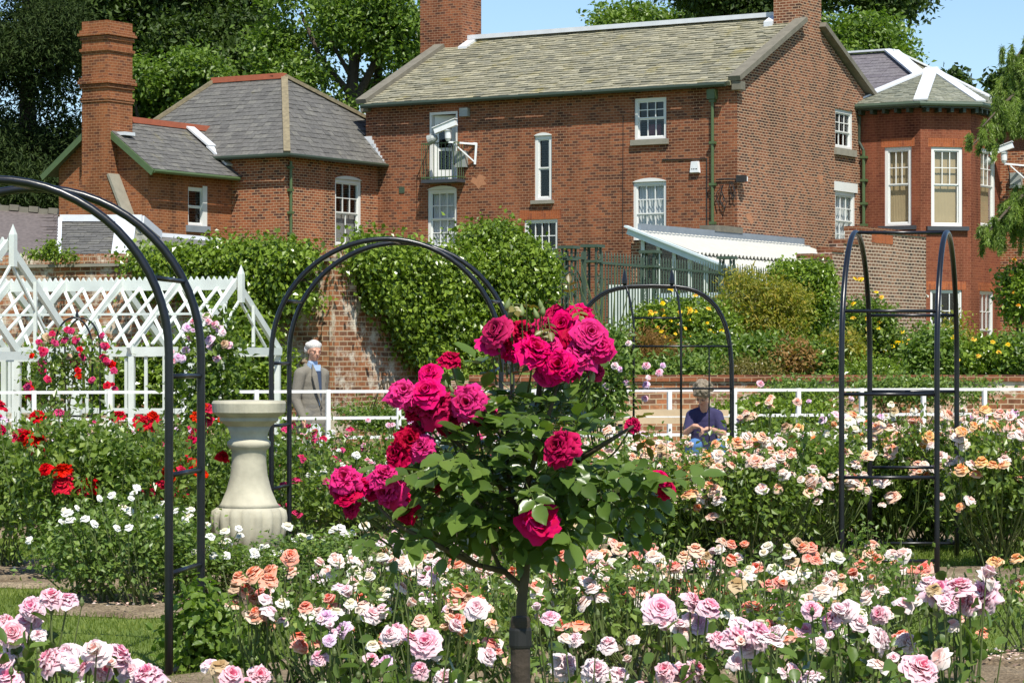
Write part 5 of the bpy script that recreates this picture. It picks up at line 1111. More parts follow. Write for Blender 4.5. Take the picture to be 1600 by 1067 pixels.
# the woman: seated, head bowed, hands together in her lap
wY = 29.15; wx = gp(1101, wY)[0]; wz = .10
WO = thing('person', (wx, wY, wz), 'seated person with curly greying hair, navy polo shirt and jeans, head bowed', 'person')
def ww(x, y, z): return np.array([wx + x, wY + y, wz + z])
body = MB(); fd = np.array([-.40, -.66, -.72]); Q, Rm = head(body, ww(-.03, -.13, 1.165), fd, (-.1, -.5, 1), .98)
cap(body, ww(.0, 0, .96), ww(-.02, -.08, 1.10), .052, .048); cap(body, ww(0, .08, .52), ww(0, .02, .88), .11, .11, .75)
cap(body, ww(.15, .02, .93), ww(.195, -.07, .74), .043, .040); cap(body, ww(.195, -.07, .74), ww(.035, -.25, .80), .038, .027); hand(body, ww(.035, -.25, .80), (-1, -.35, -.2), (-.2, -.2, -1), .7)
cap(body, ww(-.15, .02, .93), ww(-.205, -.06, .75), .043, .040); cap(body, ww(-.205, -.06, .75), ww(-.13, -.24, .83), .038, .027); hand(body, ww(-.13, -.24, .83), (.9, -.5, -.2), (0, -.2, -1), .7, 1, -1)
for x in (-.10, .10): cap(body, ww(x, .05, .50), ww(x*1.2, -.38, .60), .085, .065); cap(body, ww(x*1.2, -.38, .58), ww(x*1.2, -.36, .10), .055, .04); cap(body, ww(x*1.2, -.36, .04), ww(x*1.3, -.5, .03), .035, .03)
melt('body', body, 'skin', WO, .0075, 2)
sh = MB(); cap(sh, ww(0, .08, .52), ww(0, .05, .75), .155, .15, .8); cap(sh, ww(0, .05, .75), ww(0, .02, .90), .15, .125, .8)
for x in (-1, 1): cap(sh, ww(x*.03, .02, .965), ww(x*.125, .02, .945), .075, .065, .95); cap(sh, ww(x*.14, .02, .935), ww(x*.182, -.04, .79), .066, .060)
melt('polo_shirt', sh, 'navy', WO, .010, 4)
cl_ = MB(); cap(cl_, ww(0, .005, .99), ww(-.01, -.02, 1.035), .072, .060); cl_.build('collar', 'navy', WO, smooth=True)
je = MB(); cap(je, ww(-.08, .08, .52), ww(.08, .08, .52), .15, .15, .9)
for x in (-.11, .11): cap(je, ww(x, .05, .52), ww(x*1.2, -.40, .62), .10, .085); cap(je, ww(x*1.2, -.40, .60), ww(x*1.2, -.37, .12), .08, .065)
melt('jeans', je, 'jeans', WO, .012, 3)
so_ = MB()
for x in (-.11, .11): cap(so_, ww(x*1.2, -.34, .05), ww(x*1.3, -.52, .04), .045, .042)
so_.build('shoes', 'shoe', WO, smooth=True)
hr = MB(); hr.sphere(Q(0, -.018, .048), (.090, .096, .086), 18, 12, Rm)
for i in range(90):
    a = rng.random()*6.28; b = rng.random(); d_ = np.array([.092*math.cos(a)*math.sin(b*1.9), -.028 + .098*math.sin(a)*math.sin(b*1.9), .045 + .092*math.cos(b*1.9)])
    if d_[1] > .055 and d_[2] < .055: continue
    hr.sphere(Q(*(d_*1.06)), .014 + .016*rng.random(), 7, 5)
melt('hair', hr, 'hair_grey', WO, .006, 0)
gl = MB()
for q in (-1, 1): gl.sphere(Q(q*.031, .090, .002), (.017, .004, .011), 10, 6, Rm); gl.tube([Q(q*.051, .086, .004), Q(q*.076, .0, .0)], .0025, 5)
gl.build('spectacles', 'dark_glass', WO); MB().sphere(Q(0, .0885, -.066), (.017, .004, .005), 8, 5, Rm).build('mouth', 'lip', WO)

# ------------------------------------------------------------------ trees behind
def tree(name, px, Y, zg, blobs, trunks, lm, n, size, label, cat='tree', per=12, clump=.35, aspect=.6, tmpl=T_SIMPLE, shell=.55, droop=.25, seed=1, r0=.3, group=None, up=.9):
    g = np.random.default_rng(seed); x = (px-800)/F*Y; t = thing(name, (x, Y, zg), label, cat, group)
    mb = MB(); foliage(mb, g, blobs, n, size, per, clump, aspect, tmpl, shell, droop, up); mb.build('crown', lm, t)
    mb = MB(); base = np.array([x, Y, zg])
    for tr in trunks:                                    # each: list of (px, py) with radii px
        P = [W(a, b, Y+dy) for a, b, r_, dy in tr]; mb.tube(P, [max(.02, r_*Y/F) for a, b, r_, dy in tr], 9)
    c = np.array([b[:3] for b in blobs]); k = g.permutation(len(c))[:{'lf_yew': 0, 'lf_dark': 3}.get(lm, 14)]
    for i in k:
        m_ = base + (c[i]-base)*np.array([.25, .25, .5]); mb.tube([base + (0, 0, .2), m_, c[i]*.8+m_*.2, c[i]], [r0, r0*.6, r0*.3, r0*.12], 7)
    if lm == 'lf_yew': mb.tube([base, base + (.3, 1.0, 6), base + (.2, 1.2, 13)], [.45, .35, .1], 9)
    mb.build('trunk', 'bark', t); return t
def scat(seed, n, x0, x1, y0, y1, r0, r1, Y, dy=2.0, asp=.75):
    g = np.random.default_rng(seed); out = []
    for i in range(n):
        b = blob(x0 + (x1-x0)*g.random(), y0 + (y1-y0)*g.random(), 1, 1, Y + (g.random()-.5)*dy*2); r = (r0 + (r1-r0)*g.random())*Y/F
        out.append((b[0], b[1], b[2], r, r, r*asp))
    return out
tree('dark_conifer', 20, 84, TZ, scat(1, 34, -70, 110, -60, 320, 28, 52, 84, 2.5, .9) + scat(101, 14, -60, 120, 200, 360, 26, 44, 86, 2, .9) , [], 'lf_yew', 70000, .20, 'tall dark yew-like conifer filling the upper left corner, left of the banded chimney', per=16, clump=.38, aspect=.28, seed=3, r0=.4, up=.5)
tree('broad_tree', 250, 104, TZ, scat(2, 30, 110, 400, -60, 100, 30, 60, 104, 3, .7), [[(230, 400, 14, 0), (250, 120, 9, 0), (300, -20, 5, 0)], [(240, 130, 7, 0), (150, 30, 4, 0)]], 'lf_dark', 60000, .24, 'large dark green broadleaved tree behind the banded chimney', per=12, clump=.5, seed=4, r0=.25)
tree('leafy_tree', 262, 94, TZ, scat(3, 26, 190, 345, 95, 230, 18, 34, 94, 2, .75), [], 'lf_mid', 34000, .20, 'rounded mid green tree just above the hipped slate roof, right of the chimney', per=12, clump=.35, seed=5, r0=.18)
tree('broad_tree', 545, 98, TZ, scat(4, 9, 395, 480, 40, 175, 16, 30, 98, 2, .7) + scat(5, 12, 430, 640, -40, 60, 20, 34, 98, 2.5, .6) + scat(6, 8, 580, 660, 20, 140, 14, 26, 98, 2, .7) + scat(61, 5, 470, 600, 120, 190, 12, 20, 98, 2, .7),
     [[(548, 400, 13, 0), (548, 150, 10, 0), (558, 60, 7, .3), (540, -30, 4, 0)], [(550, 170, 8, 0), (580, 110, 6, 0), (610, 40, 4, .5), (640, -20, 3, 0)], [(595, 300, 9, 1), (588, 140, 7, 1), (600, 60, 4, 1)], [(549, 150, 6, 0), (500, 90, 4, 0), (470, 20, 3, 0)], [(556, 90, 5, 0), (590, 60, 3, 0)], [(585, 150, 4, 1), (630, 110, 3, 1)], [(548, 120, 4, 0), (515, 60, 3, 0), (520, 0, 2, 0)]],
     'lf_mid', 27000, .20, 'sunlit open tree with bare limbs and sky gaps, between the two houses', per=11, clump=.42, seed=6, r0=.09)
tree('leafy_tree', 1020, 112, TZ, scat(7, 20, 955, 1090, 22, 75, 14, 26, 112, 2, .7), [], 'lf_mid', 20000, .22, 'low rounded mid green treetop behind the long ridge, left of the tallest dark tree', per=12, clump=.4, seed=7, r0=.2)
tree('broad_tree', 1210, 106, TZ, scat(8, 26, 1060, 1400, -70, 30, 26, 46, 106, 3, .6) + scat(9, 6, 1380, 1430, -25, 5, 10, 18, 106, 1, .5), [], 'lf_dark', 48000, .23, 'spreading dark green tree behind the right end of the long roof', per=12, clump=.5, seed=8, r0=.3)
tree('leafy_tree', 1340, 100, TZ, scat(10, 18, 1280, 1400, 40, 110, 14, 26, 100, 2, .7), [], 'lf_mid', 20000, .21, 'mid green tree above the purple slate roof at right', per=12, clump=.35, seed=9, r0=.2)
for px, py, r_, sd_, lb in ((1495, 118, 5, 12, 'small distant treetop over the end of the white hip'), (1563, 120, 8, 11, 'small distant treetop just left of the drooping cedar')):
    tree('distant_tree', px, 130, TZ, scat(sd_, 5, px-r_, px+r_, py, py+14, 3, 5, 130, 1), [], 'lf_dark', 500, .35, lb, per=8, clump=.3, seed=sd_, r0=.1, group='far treetops above the roofs')

# drooping cedar at the right edge
CE = thing('weeping_cedar', (*gp(1700, 44), 0), 'bright green cedar with long drooping sprays hanging in from the right edge', 'tree')
g = np.random.default_rng(21); mb = MB(); wb = MB(); wb.tube([(*gp(1700, 44), 0), (*gp(1695, 44), 4), (*gp(1690, 44), 10)], [.35, .28, .1], 10)
def cedar_branch(x0, y0, x1, y1, hang, dens, Y):
    a = W(x0, y0, Y); b = W(x1, y1, Y - 1); n = 22
    P = [a + (b-a)*t + np.array([0, 0, .35*math.sin(t*3.1)]) for t in np.linspace(0, 1, 12)]; wb.tube(P, np.linspace(.06, .012, 12), 6)
    for i in range(dens):
        t = g.random()**.8; p = a + (b-a)*t + np.array([g.normal()*.12, g.normal()*.35, .35*math.sin(t*3.1) + g.normal()*.05]); L_ = hang*(.35 + .75*g.random())*(1 - .35*t); m_ = 34
        k = np.linspace(0, 1, m_); dx = g.normal()*.25; pts = p + np.stack([dx*k*L_*.5, g.normal()*.2*k*L_, -k**1.2*L_], 1); wb.tube(pts[::8], .006, 4, False)
        q = np.repeat(pts, 9, 0) + g.normal(size=(m_*9, 3))*.016; ax = g.normal(size=(m_*9, 3))*.5 + np.array([dx, 0, -1.0]); nr = g.normal(size=(m_*9, 3)) + np.array([0, -.4, .8])
        leaves(mb, q, ax, nr, .075*(.6 + .8*g.random(m_*9)), .009, T_SIMPLE, g.random(m_*9), g.random())
for a_ in ((1690, 60, 1585, 95, .95, 60, 44), (1690, 110, 1560, 150, .9, 70, 44.5), (1690, 130, 1535, 200, .6, 60, 43.5), (1690, 160, 1520, 228, .35, 40, 43.5), (1690, 165, 1580, 190, .5, 50, 45), (1690, 290, 1540, 370, .45, 60, 43), (1690, 310, 1560, 345, .7, 80, 43.8), (1690, 330, 1590, 360, .6, 40, 44.2)): cedar_branch(*a_)
mb.build('foliage', 'lf_cedar', CE); wb.build('trunk', 'bark', CE)

# ------------------------------------------------------------------ climbers and shrubs
def shrub(name, label, cat, blobs, n, size, lm, base=None, stems=8, per=8, clump=.12, aspect=.6, tmpl=T_SIMPLE, shell=.5, droop=.2, seed=1, group=None, zg=None, up=.9, sr=.012):
    g = np.random.default_rng(seed); B = np.array(blobs)
    if base is None: base = (B[:, 0].mean(), B[:, 1].mean(), zg if zg is not None else (B[:, 2]-B[:, 5]).min())
    t = thing(name, base, label, cat, group); mb = MB(); foliage(mb, g, blobs, n, size, per, clump, aspect, tmpl, shell, droop, up); mb.build('foliage', lm, t)
    mb = MB(); b0 = np.array(base, float)
    for i in range(stems):
        c = B[g.integers(len(B)), :3] + g.normal(size=3)*B[:, 3:6].mean(0)*.3; s_ = b0 + np.array([g.normal()*.06, g.normal()*.06, 0]); m_ = (s_+c)/2 + g.normal(size=3)*.06; mb.tube([s_, m_, c], [sr, sr*.8, sr*.4], 5)
    mb.build('stems', 'stem_wood', t); return t
def ivyon(px, py, rx, ry): 
    Y = 41.8 - .0068*(px-250) if px < 516 else 40 + (px-516)*.0135
    return blob(px, py, rx, ry, Y-.30, .30)
IV = [ivyon(*q) for q in  ((250, 408, 40, 10), (320, 408, 46, 16), (390, 406, 48, 20), (445, 404, 36, 18), (340, 428, 42, 18), (400, 440, 36, 28), (436, 430, 24, 26), (370, 402, 30, 14), (300, 415, 28, 12), (408, 475, 24, 32), (442, 455, 12, 26), (215, 406, 28, 5), (474, 402, 18, 10))]
IV2 = [ivyon(*q) for q in ((592, 404, 34, 16), (640, 412, 46, 22), (634, 445, 30, 30), (675, 460, 40, 38), (700, 425, 46, 32), (740, 415, 46, 30), (690, 510, 36, 32), (722, 490, 30, 44), (645, 495, 26, 28), (738, 560, 14, 40), (718, 555, 14, 26), (572, 398, 18, 8), (560, 406, 12, 5))]
IV2 += [blob(778, 388, 44, 24, 43.2, .6), blob(818, 416, 30, 24, 43.2, .6), blob(768, 376, 34, 16, 43.2, .5), blob(785, 435, 44, 38, 43, .5), blob(830, 442, 20, 24, 43.2, .5), blob(790, 475, 32, 34, 43, .5), blob(762, 505, 22, 34, 43, .4), blob(842, 424, 10, 14, 43.2, .3)]
_g = np.random.default_rng(5)
for (x0, y0, x1, y1, k_) in ((556, 404, 612, 490, 14), (612, 490, 660, 550, 10), (660, 550, 750, 550, 10), (558, 392, 700, 392, 9), (738, 366, 800, 366, 7), (806, 384, 846, 410, 6), (852, 410, 848, 460, 7), (724, 560, 752, 620, 10)):
    for i in range(k_):
        t_ = _g.random(); IV2.append(ivyon(x0 + (x1-x0)*t_ + _g.normal()*9, y0 + (y1-y0)*t_ + _g.normal()*9, 5 + 9*_g.random(), 5 + 12*_g.random()) if x1 < 780 else blob(x0 + (x1-x0)*t_ + _g.normal()*7, y0 + (y1-y0)*t_ + _g.normal()*7, 5 + 8*_g.random(), 5 + 9*_g.random(), 43.2, .2))
for i in range(34): IV.append(ivyon(230 + 260*_g.random(), (406, 464)[i % 2] + _g.normal()*(6 if i % 2 == 0 else 12) - (60*abs(_g.random()) if i % 2 else 0), 5 + 9*_g.random(), 5 + 12*_g.random()))
shrub('climbing_plant', 'bright green climber spilling over the garden wall above the white pergola', 'climber', IV, 27000, .080, 'lf_ivy', base=(*gp(400, 40.6), 0), stems=6, per=20, clump=.15, aspect=.75, seed=31, shell=.45, droop=.9)
shrub('climbing_plant', 'dense climber hanging down the old brick wall between the man and the iron gate', 'climber', IV2, 50000, .080, 'lf_ivy', base=(*gp(745, 42.5), 0), stems=8, per=20, clump=.15, aspect=.75, seed=32, shell=.45, droop=.9)
shrub('climbing_plant', 'low green climbers growing up behind the white pergola posts', 'climber', [blob(a, b, c, d, 39.6, .35) for a, b, c, d in ((200, 600, 50, 40), (260, 580, 45, 50), (330, 560, 45, 60), (390, 560, 40, 70), (430, 590, 26, 50), (350, 500, 24, 50), (170, 610, 40, 34), (300, 600, 50, 40), (60, 600, 40, 36), (20, 590, 30, 50))], 17000, .085, 'lf_ivy', base=(*gp(330, 39.6), 0), per=8, clump=.14, aspect=.7, seed=33)
shrub('wall_plant', 'thin green weeds sprouting on top of the garden wall, left of the climber', 'plant', [blob(a, b, c, d, 42.2, .15) for a, b, c, d in ((60, 398, 22, 4), (78, 392, 8, 10), (100, 400, 22, 5), (82, 385, 3, 12))], 900, .06, 'lf_ivy', per=5, clump=.06, seed=34, stems=3)
YH = 47
shrub('clipped_shrub', 'upright green shrub clinging to the end of the brown yard wall', 'shrub', [blob(a, b, c, d, 52, .5) for a, b, c, d in ((1262, 435, 34, 24), (1268, 480, 30, 40), (1250, 520, 34, 36), (1285, 450, 14, 34), (1230, 425, 22, 12))], 15000, .085, 'lf_ivy', zg=TZ, per=8, clump=.1, seed=35)
shrub('japanese_maple', 'bronze-green spreading maple in the border before the glasshouse', 'shrub', [blob(a, b, c, d, 43, .7) for a, b, c, d in ((1165, 440, 28, 12), (1200, 458, 40, 20), (1180, 490, 42, 26), (1240, 470, 28, 18), (1215, 510, 44, 26), (1160, 520, 30, 24), (1190, 535, 50, 20), (1140, 470, 16, 10))], 15000, .075, 'lf_maple', zg=TZ, per=12, clump=.12, aspect=.35, seed=36, shell=.35, up=1.4)
def border(label, px, py, rx, ry, Y, lm, n, seed, size=.08, cat='shrub', name='border_shrub', k=4, asp=.6):
    g = np.random.default_rng(seed); bl = [blob(px + rx*.55*g.uniform(-1, 1), py + ry*.4*g.uniform(-1, 1), rx*.62, ry*.62, Y, .4) for _ in range(k)]
    return shrub(name, label, cat, bl, n, size, lm, zg=TZ if Y > 38 else .1, per=6, clump=.12, aspect=asp, seed=seed)
border('dark olive bush with fine leaves in the raised border, behind the seated woman', 1090, 560, 60, 44, 40.5, 'lf_shrub', 6500, 41)
border('mounded dull green bush in the raised border, right of the woman', 1180, 552, 56, 36, 40.0, 'lf_mid', 6500, 42)
border('low dark glossy bush beside the apricot arch, on the terrace edge', 1260, 572, 60, 26, 39.5, 'lf_rose', 6000, 43)
border('taller rose bush seen through the side-on arch, below the yard wall', 1375, 520, 60, 60, 41.0, 'lf_rose', 8000, 44)
border('leafy bush left of the side-on arch on the terrace edge', 1312, 548, 30, 46, 39.8, 'lf_maple', 3500, 45, .07)
border('spreading green bush right of the side-on arch, under the bay windows', 1525, 562, 50, 28, 39.6, 'lf_ivy', 4500, 46)
border('green bush behind the right legs of the side-on arch', 1452, 556, 40, 44, 39.6, 'lf_mid', 5000, 47)
border('light green bush at the far right edge below the cedar', 1592, 450, 24, 60, 43, 'lf_ivy', 4000, 48)
border('dark bush low at the right edge below the terrace windows', 1580, 560, 50, 36, 39.7, 'lf_shrub', 4500, 49)
border('feathery yellow-green plant left of the maple in the raised border', 1130, 520, 30, 60, 41.6, 'lf_ivy', 3500, 141, .06)
border('straggly tall shoots rising above the hedge right of the side-on arch', 1500, 530, 18, 44, 40.6, 'lf_maple', 900, 142, .07)
border('reddish bronze bush low between the maple and the side-on arch', 1245, 562, 34, 30, 39.2, 'lf_bronze', 1500, 143, .07)
border('pale grey-green bush at the retaining wall edge, right of the bower', 1170, 585, 46, 16, 38.6, 'lf_young', 2200, 144, .05)
border('bushy plant trailing over the wall edge under the brown yard wall', 1350, 585, 50, 20, 38.6, 'lf_ivy', 3000, 145, .06)
border('rusty brown dried perennial clump behind the bower uprights', 1020, 545, 34, 44, 39.6, 'lf_bronze', 2500, 50, .10, 'plant', 'perennial_clump', 4, .16)
border('tall green bush left of the bower in front of the iron gate', 930, 560, 50, 50, 39.4, 'lf_shrub', 6000, 51)
border('broad green bush behind the bench and bower', 1060, 590, 90, 24, 38.9, 'lf_shrub', 7000, 52)
border('trailing pale green plant over the retaining wall, right of the side-on arch', 1450, 606, 110, 14, 37.0, 'lf_shrub', 5500, 53, .06)
border('trailing green plant covering the retaining wall between bower and side-on arch', 1250, 612, 60, 14, 37.0, 'lf_shrub', 2800, 153, .06)
border('low green plants at the foot of the retaining wall, behind the rail', 1230, 650, 110, 22, 36.4, 'lf_ivy', 6500, 54, .07)
border('straggling weeds at the foot of the old wall, right of the walking man', 600, 650, 90, 20, 38.8, 'lf_shrub', 3600, 55, .06, 'plant', 'wall_plant')
border('thin green growth at the foot of the wall beyond the crimson rose tree', 700, 610, 40, 30, 39.4, 'lf_ivy', 2400, 56, .06, 'plant', 'wall_plant')
border('green growth along the rail behind the bench', 905, 640, 50, 22, 36.5, 'lf_ivy', 3500, 57, .07)
border('low hedge-like growth behind the rail right of the bench, by the return wall', 850, 640, 46, 26, 37.0, 'lf_shrub', 3500, 58, .07)
shrub('yellow_shrub', 'shrub covered in yellow blossoms, behind the bower uprights', 'shrub', [blob(a, b, c, d, 41.5, .5) for a, b, c, d in ((1040, 500, 34, 24), (1085, 500, 36, 28), (1010, 510, 22, 26), (1110, 530, 26, 24), (1060, 535, 40, 22))], 9000, .07, 'lf_ivy', zg=TZ, per=6, clump=.1, seed=59)
YS = bpy.data.objects['yellow_shrub']
sp = thing('spiky_plant', (*gp(925, 40.6), TZ), 'tall sword-leaved plant with crossing green blades in front of the iron gate', 'plant')
mb = MB(); g = np.random.default_rng(60)
for i in range(16): x = gp(915 + 40*g.random(), 40.6); dx = g.normal()*.22; h_ = .9 + 1.0*g.random(); mb.tube([(x[0], 40.6, TZ), (x[0]+dx*.4, 40.6, TZ+h_*.5), (x[0]+dx, 40.6, TZ+h_)], [.016, .013, .003], 5)
mb.build('blades', 'stem', sp)

# ------------------------------------------------------------------ rose blooms
def bloom_mesh(name, m, seed, R_=1.0, layers=((5, 1.0, .30, .0), (7, .86, .50, .12), (8, .66, .62, .28), (7, .46, .66, .40), (5, .28, .66, .5)), nu=4, nv=4, ruf=.06, open_=1.0):
    g = np.random.default_rng(seed); mb = MB(); nl = len(layers)
    for li, (cnt, rad, hgt, base) in enumerate(layers):
        lf = 1 - li/(nl-1) if nl > 1 else 1
        for k in range(cnt):
            th = 2*math.pi*(k + .5*(li % 2))/cnt + g.normal()*.12; rr = rad*(1 + g.normal()*.07); hh = hgt*(1 + g.normal()*.1); wd = (rad*1.15*math.sin(math.pi/cnt)*2.1/2 + .10)*(1 + g.normal()*.12); tz = g.normal()*.05
            e = np.array([math.cos(th), math.sin(th), 0]); t = np.array([-e[1], e[0], 0]); ph = g.random(3)*6.28; V = []; uv = []
            for j in range(nv+1):
                v = j/nv; r = rr*(v**.75); z = tz*v + base*.25 + hh*(math.sin(v*1.9)) - (rr**2)*.42*v**3*open_*(1 if li < 2 else .35); wv = wd*(.28 + .85*math.sin(math.pi*min(1, v*.72 + .10)))*(1 if v < .99 else .62)
                for i in range(nu+1):
                    u = -1 + 2*i/nu; cu = u*u; p = e*(r - cu*wv*.38) + t*u*wv + np.array([0, 0, z + cu*.06*(1 if li > 1 else -.3)*rad])
                    p = p + ruf*v*np.array([math.sin(3*u+ph[0]), math.sin(4*u+ph[1]), math.sin(5*u+ph[2])])*rad; V.append(p*R_)
            f = [(j*(nu+1)+i, j*(nu+1)+i+1, (j+1)*(nu+1)+i+1, (j+1)*(nu+1)+i) for j in range(nv) for i in range(nu)]
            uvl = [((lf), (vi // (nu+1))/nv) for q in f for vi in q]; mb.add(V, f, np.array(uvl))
    mb.sphere((0, 0, -.02), (.16*R_, .16*R_, .13*R_), 7, 5)
    return mb.mesh(name, m, smooth=True)
FULL = dict(); MID = dict(layers=((5, 1.0, .32, .0), (6, .74, .52, .15), (5, .48, .6, .32), (3, .26, .62, .42)), nu=2, nv=3, ruf=.05)
FLAT = dict(layers=((7, 1.0, .16, .0), (9, .88, .26, .05), (10, .72, .32, .12), (10, .54, .36, .2), (9, .36, .38, .26), (6, .2, .4, .3)), ruf=.05, open_=.5)
LOOSE = dict(layers=((5, 1.0, .25, 0), (4, .75, .45, .1), (3, .4, .5, .2)), ruf=.12, open_=1.3)
CABB = dict(layers=((7, 1.0, .22, .0), (9, .92, .34, .05), (11, .80, .46, .12), (11, .64, .52, .2), (9, .46, .58, .3), (6, .26, .58, .38)), ruf=.13, open_=.9)
HALF = dict(layers=((5, .70, .75, .0), (5, .50, .85, .12), (4, .3, .9, .25)), nu=2, nv=3, ruf=.05, open_=.3)
OPEN = dict(layers=((6, 1.05, .16, .0), (7, .8, .26, .06), (6, .5, .3, .12)), nu=2, nv=3, ruf=.14, open_=1.2)
SMALL = dict(layers=((5, 1.0, .28, .0), (5, .6, .5, .2)), nu=2, nv=2, ruf=.05)
BM = {}
def blooms(colr, kind):
    k = (colr, kind)
    if k not in BM:
        spec = {'full': FULL, 'mid': MID, 'flat': FLAT, 'cabb': CABB, 'loose': LOOSE, 'small': SMALL, 'half': HALF, 'open': OPEN}[kind]; BM[k] = [bloom_mesh('bloom', PC[colr], hash_(colr)*7+i*13+len(kind), **spec) for i in range(4 if kind != 'small' else 2)]
    return BM[k]
def hash_(s_): return sum(ord(c)*(i+1) for i, c in enumerate(s_)) % 997
budm = MB(); budm.lathe([(.02, -.5), (.22, -.45), (.30, -.1), (.26, .25), (.12, .6), (.02, .85)], (0, 0, 0), 8); BUDM = budm.mesh('bud', M['bud'], smooth=True)
def put_bloom(parent, p, diam, colr, kind, g, face=None, name='bloom'):
    if kind == 'mid': kind = ('mid', 'mid', 'open', 'half', 'open', 'mid')[g.integers(6)]
    if kind in ('mid', 'open') and g.random() < .07: colr = 'faded'
    ms_ = blooms(colr, kind); o = bpy.data.objects.new(name, ms_[g.integers(len(ms_))]); C.objects.link(o); o.parent = parent
    rl = np.array(root_loc(parent)); o.location = tuple(np.array(p)-rl); 
    if face is None: face = np.array([g.normal()*.45, -abs(g.normal())*.45 - .12, .95])
    q = Vector(tuple(float(x) for x in face)).to_track_quat('Z', 'Y'); o.rotation_mode = 'QUATERNION'; from mathutils import Quaternion
    o.rotation_quaternion = q @ Quaternion((0, 0, 1), g.random()*6.28); s_ = diam/2/.95*(.88 + .24*g.random()); o.scale = (s_, s_, s_*(.85 + .3*g.random())); return o

# ------------------------------------------------------------------ rose bushes
BUSH = {}
def bush_leafmesh(kind, k):
    if (kind, k) not in BUSH:
        g = np.random.default_rng(100+k+hash_(kind)); mb = MB()
        n, size, lm, clump, per, r0, h0 = {'dense': (2700, .058, 'lf_rose', .085, 7, .52, 1.05), 'low': (900, .045, 'lf_rose', .07, 6, .4, .6), 'sparse': (300, .046, 'lf_shrub', .06, 6, .34, .55), 'far': (1500, .06, 'lf_rose', .10, 6, .54, 1.0), 'light': (1400, .048, 'lf_shrub', .08, 6, .45, .8)}[kind]
        bl = [(g.normal()*.30*r0, g.normal()*.3*r0, h0*(.62 + g.normal()*.10), .62*r0, .62*r0, .26*h0) for _ in range(7)] + [(0, 0, .32*h0, .6*r0, .6*r0, .22*h0)]
        foliage(mb, g, bl, n, size, per, clump, .64, T_SIMPLE, .3, .3, .9); BUSH[(kind, k)] = (mb.mesh('foliage', M[lm]), r0, h0)
    return BUSH[(kind, k)]
NB = {}
def rose_bush(px, Y, h, r, colr, n, diam, kind='dense', bk='mid', group='roses', seed=None, spots=None, base_z=0.03, desc=None, mix=None):
    seed = seed or int(px*7 + Y*131); g = np.random.default_rng(seed); x = (px-800)/F*Y; loc = (x, Y, base_z)
    NB.setdefault(group, []).append((px, colr)); t = thing('rose_bush', loc, None, 'rose bush', group); t['c'] = colr; t['px'] = float(px); t['Yd'] = float(Y)
    if desc: t['label'] = desc
    fm, r0, h0 = bush_leafmesh(kind, int(g.integers(4))); f = bpy.data.objects.new('foliage', fm); C.objects.link(f); f.parent = t; f.scale = (r/r0, r/r0, h*.95/h0); f.rotation_euler = (0, 0, g.random()*6.28)
    st = MB(); pts = []
    if spots: pts = [(W(a, b, Y + g.normal()*.12), s_) for a, b, s_ in spots]
    while len(pts) < n:
        a = g.random()*6.28; q = math.sqrt(g.random()); zt_ = h*(1.0 - .40*q**2) + g.normal()*.05*h
        if g.random() < .3: zt_ *= .74; q = .8 + .25*g.random()
        for j in range(1 + int(g.random()*3.5)):
            pts.append((np.array([x + r*q*math.cos(a), Y + r*q*math.sin(a)*.9 - .05, base_z + zt_]) + (g.normal(size=3)*(.9, .5, .45)*diam if j else 0), diam*(1 - .12*j)))
    for p, d_ in pts:
        cc_ = colr if not mix or g.random() > mix[1] else mix[0]
        put_bloom(t, p, d_*(.82 + .3*g.random()), cc_, bk, g); b = np.array([x + g.normal()*.07, Y + g.normal()*.07, base_z]); m_ = (b + p)/2 + np.array([(p[0]-x)*.25, (p[1]-Y)*.25, 0])
        st.tube([b, m_, p - (0, 0, .01)], [.007, .005, .003], 5, False)
    for i in range(6 + int(n*.3)):                       # bare side shoots with buds
        a = g.random()*6.28; q = g.random(); p = np.array([x + r*q*math.cos(a), Y + r*q*math.sin(a), base_z + h*(.72 + .34*g.random())]); b = np.array([x + g.normal()*.05, Y + g.normal()*.05, base_z]); st.tube([b, (b+p)/2 + (p-b)*np.array([.2, .2, 0]), p], [.006, .004, .002], 4, False)
        if i % 2: st.sphere(p, (.009, .009, .013), 6, 5)
    st.build('stems', 'stem', t); return t

rr = random.Random(5)
# apricot and blush bed at the right
G1 = 'apricot and blush rose bushes in the bed around the side-on arch'
for i, (px, Y, h, r) in enumerate(((985, 21.5, 1.02, .50), (1045, 20.4, .92, .50), (1115, 20.8, .80, .46), (1185, 20.2, .96, .50), (1250, 21.4, 1.10, .52), (1300, 22.9, 1.05, .5), (1395, 23.0, 1.12, .5), (1450, 23.2, 1.18, .5), (1565, 20.9, 1.15, .5), (1630, 21.4, 1.15, .55), (1520, 22.9, 1.12, .5), (1345, 23.4, 1.1, .45), (1010, 23.3, .86, .5), (1085, 22.9, .72, .45), (1160, 23.4, .92, .5))):
    rose_bush(px, Y, h, r, ('peach', 'apricot', 'blush', 'peach', 'blush', 'cream')[i % 6], 42, .112, 'dense', 'mid', G1, mix=(('blush', 'peach', 'apricot')[i % 3], .45))
G2 = 'pale rose bushes in the bed before the rail'
for i, px in enumerate((960, 1030, 1215, 1290, 1360, 1420, 1480, 1540, 1600, 1170)):
    rose_bush(px, 25.2 + rr.uniform(-.5, .8), (1.10 + rr.uniform(-.08, .12))*(.74 if px < 1180 else 1), .55, ('cream', 'blush', 'peach', 'palepink', 'cream')[i % 5], 30, .092, 'far', 'mid', G2, mix=('lilac', .18))
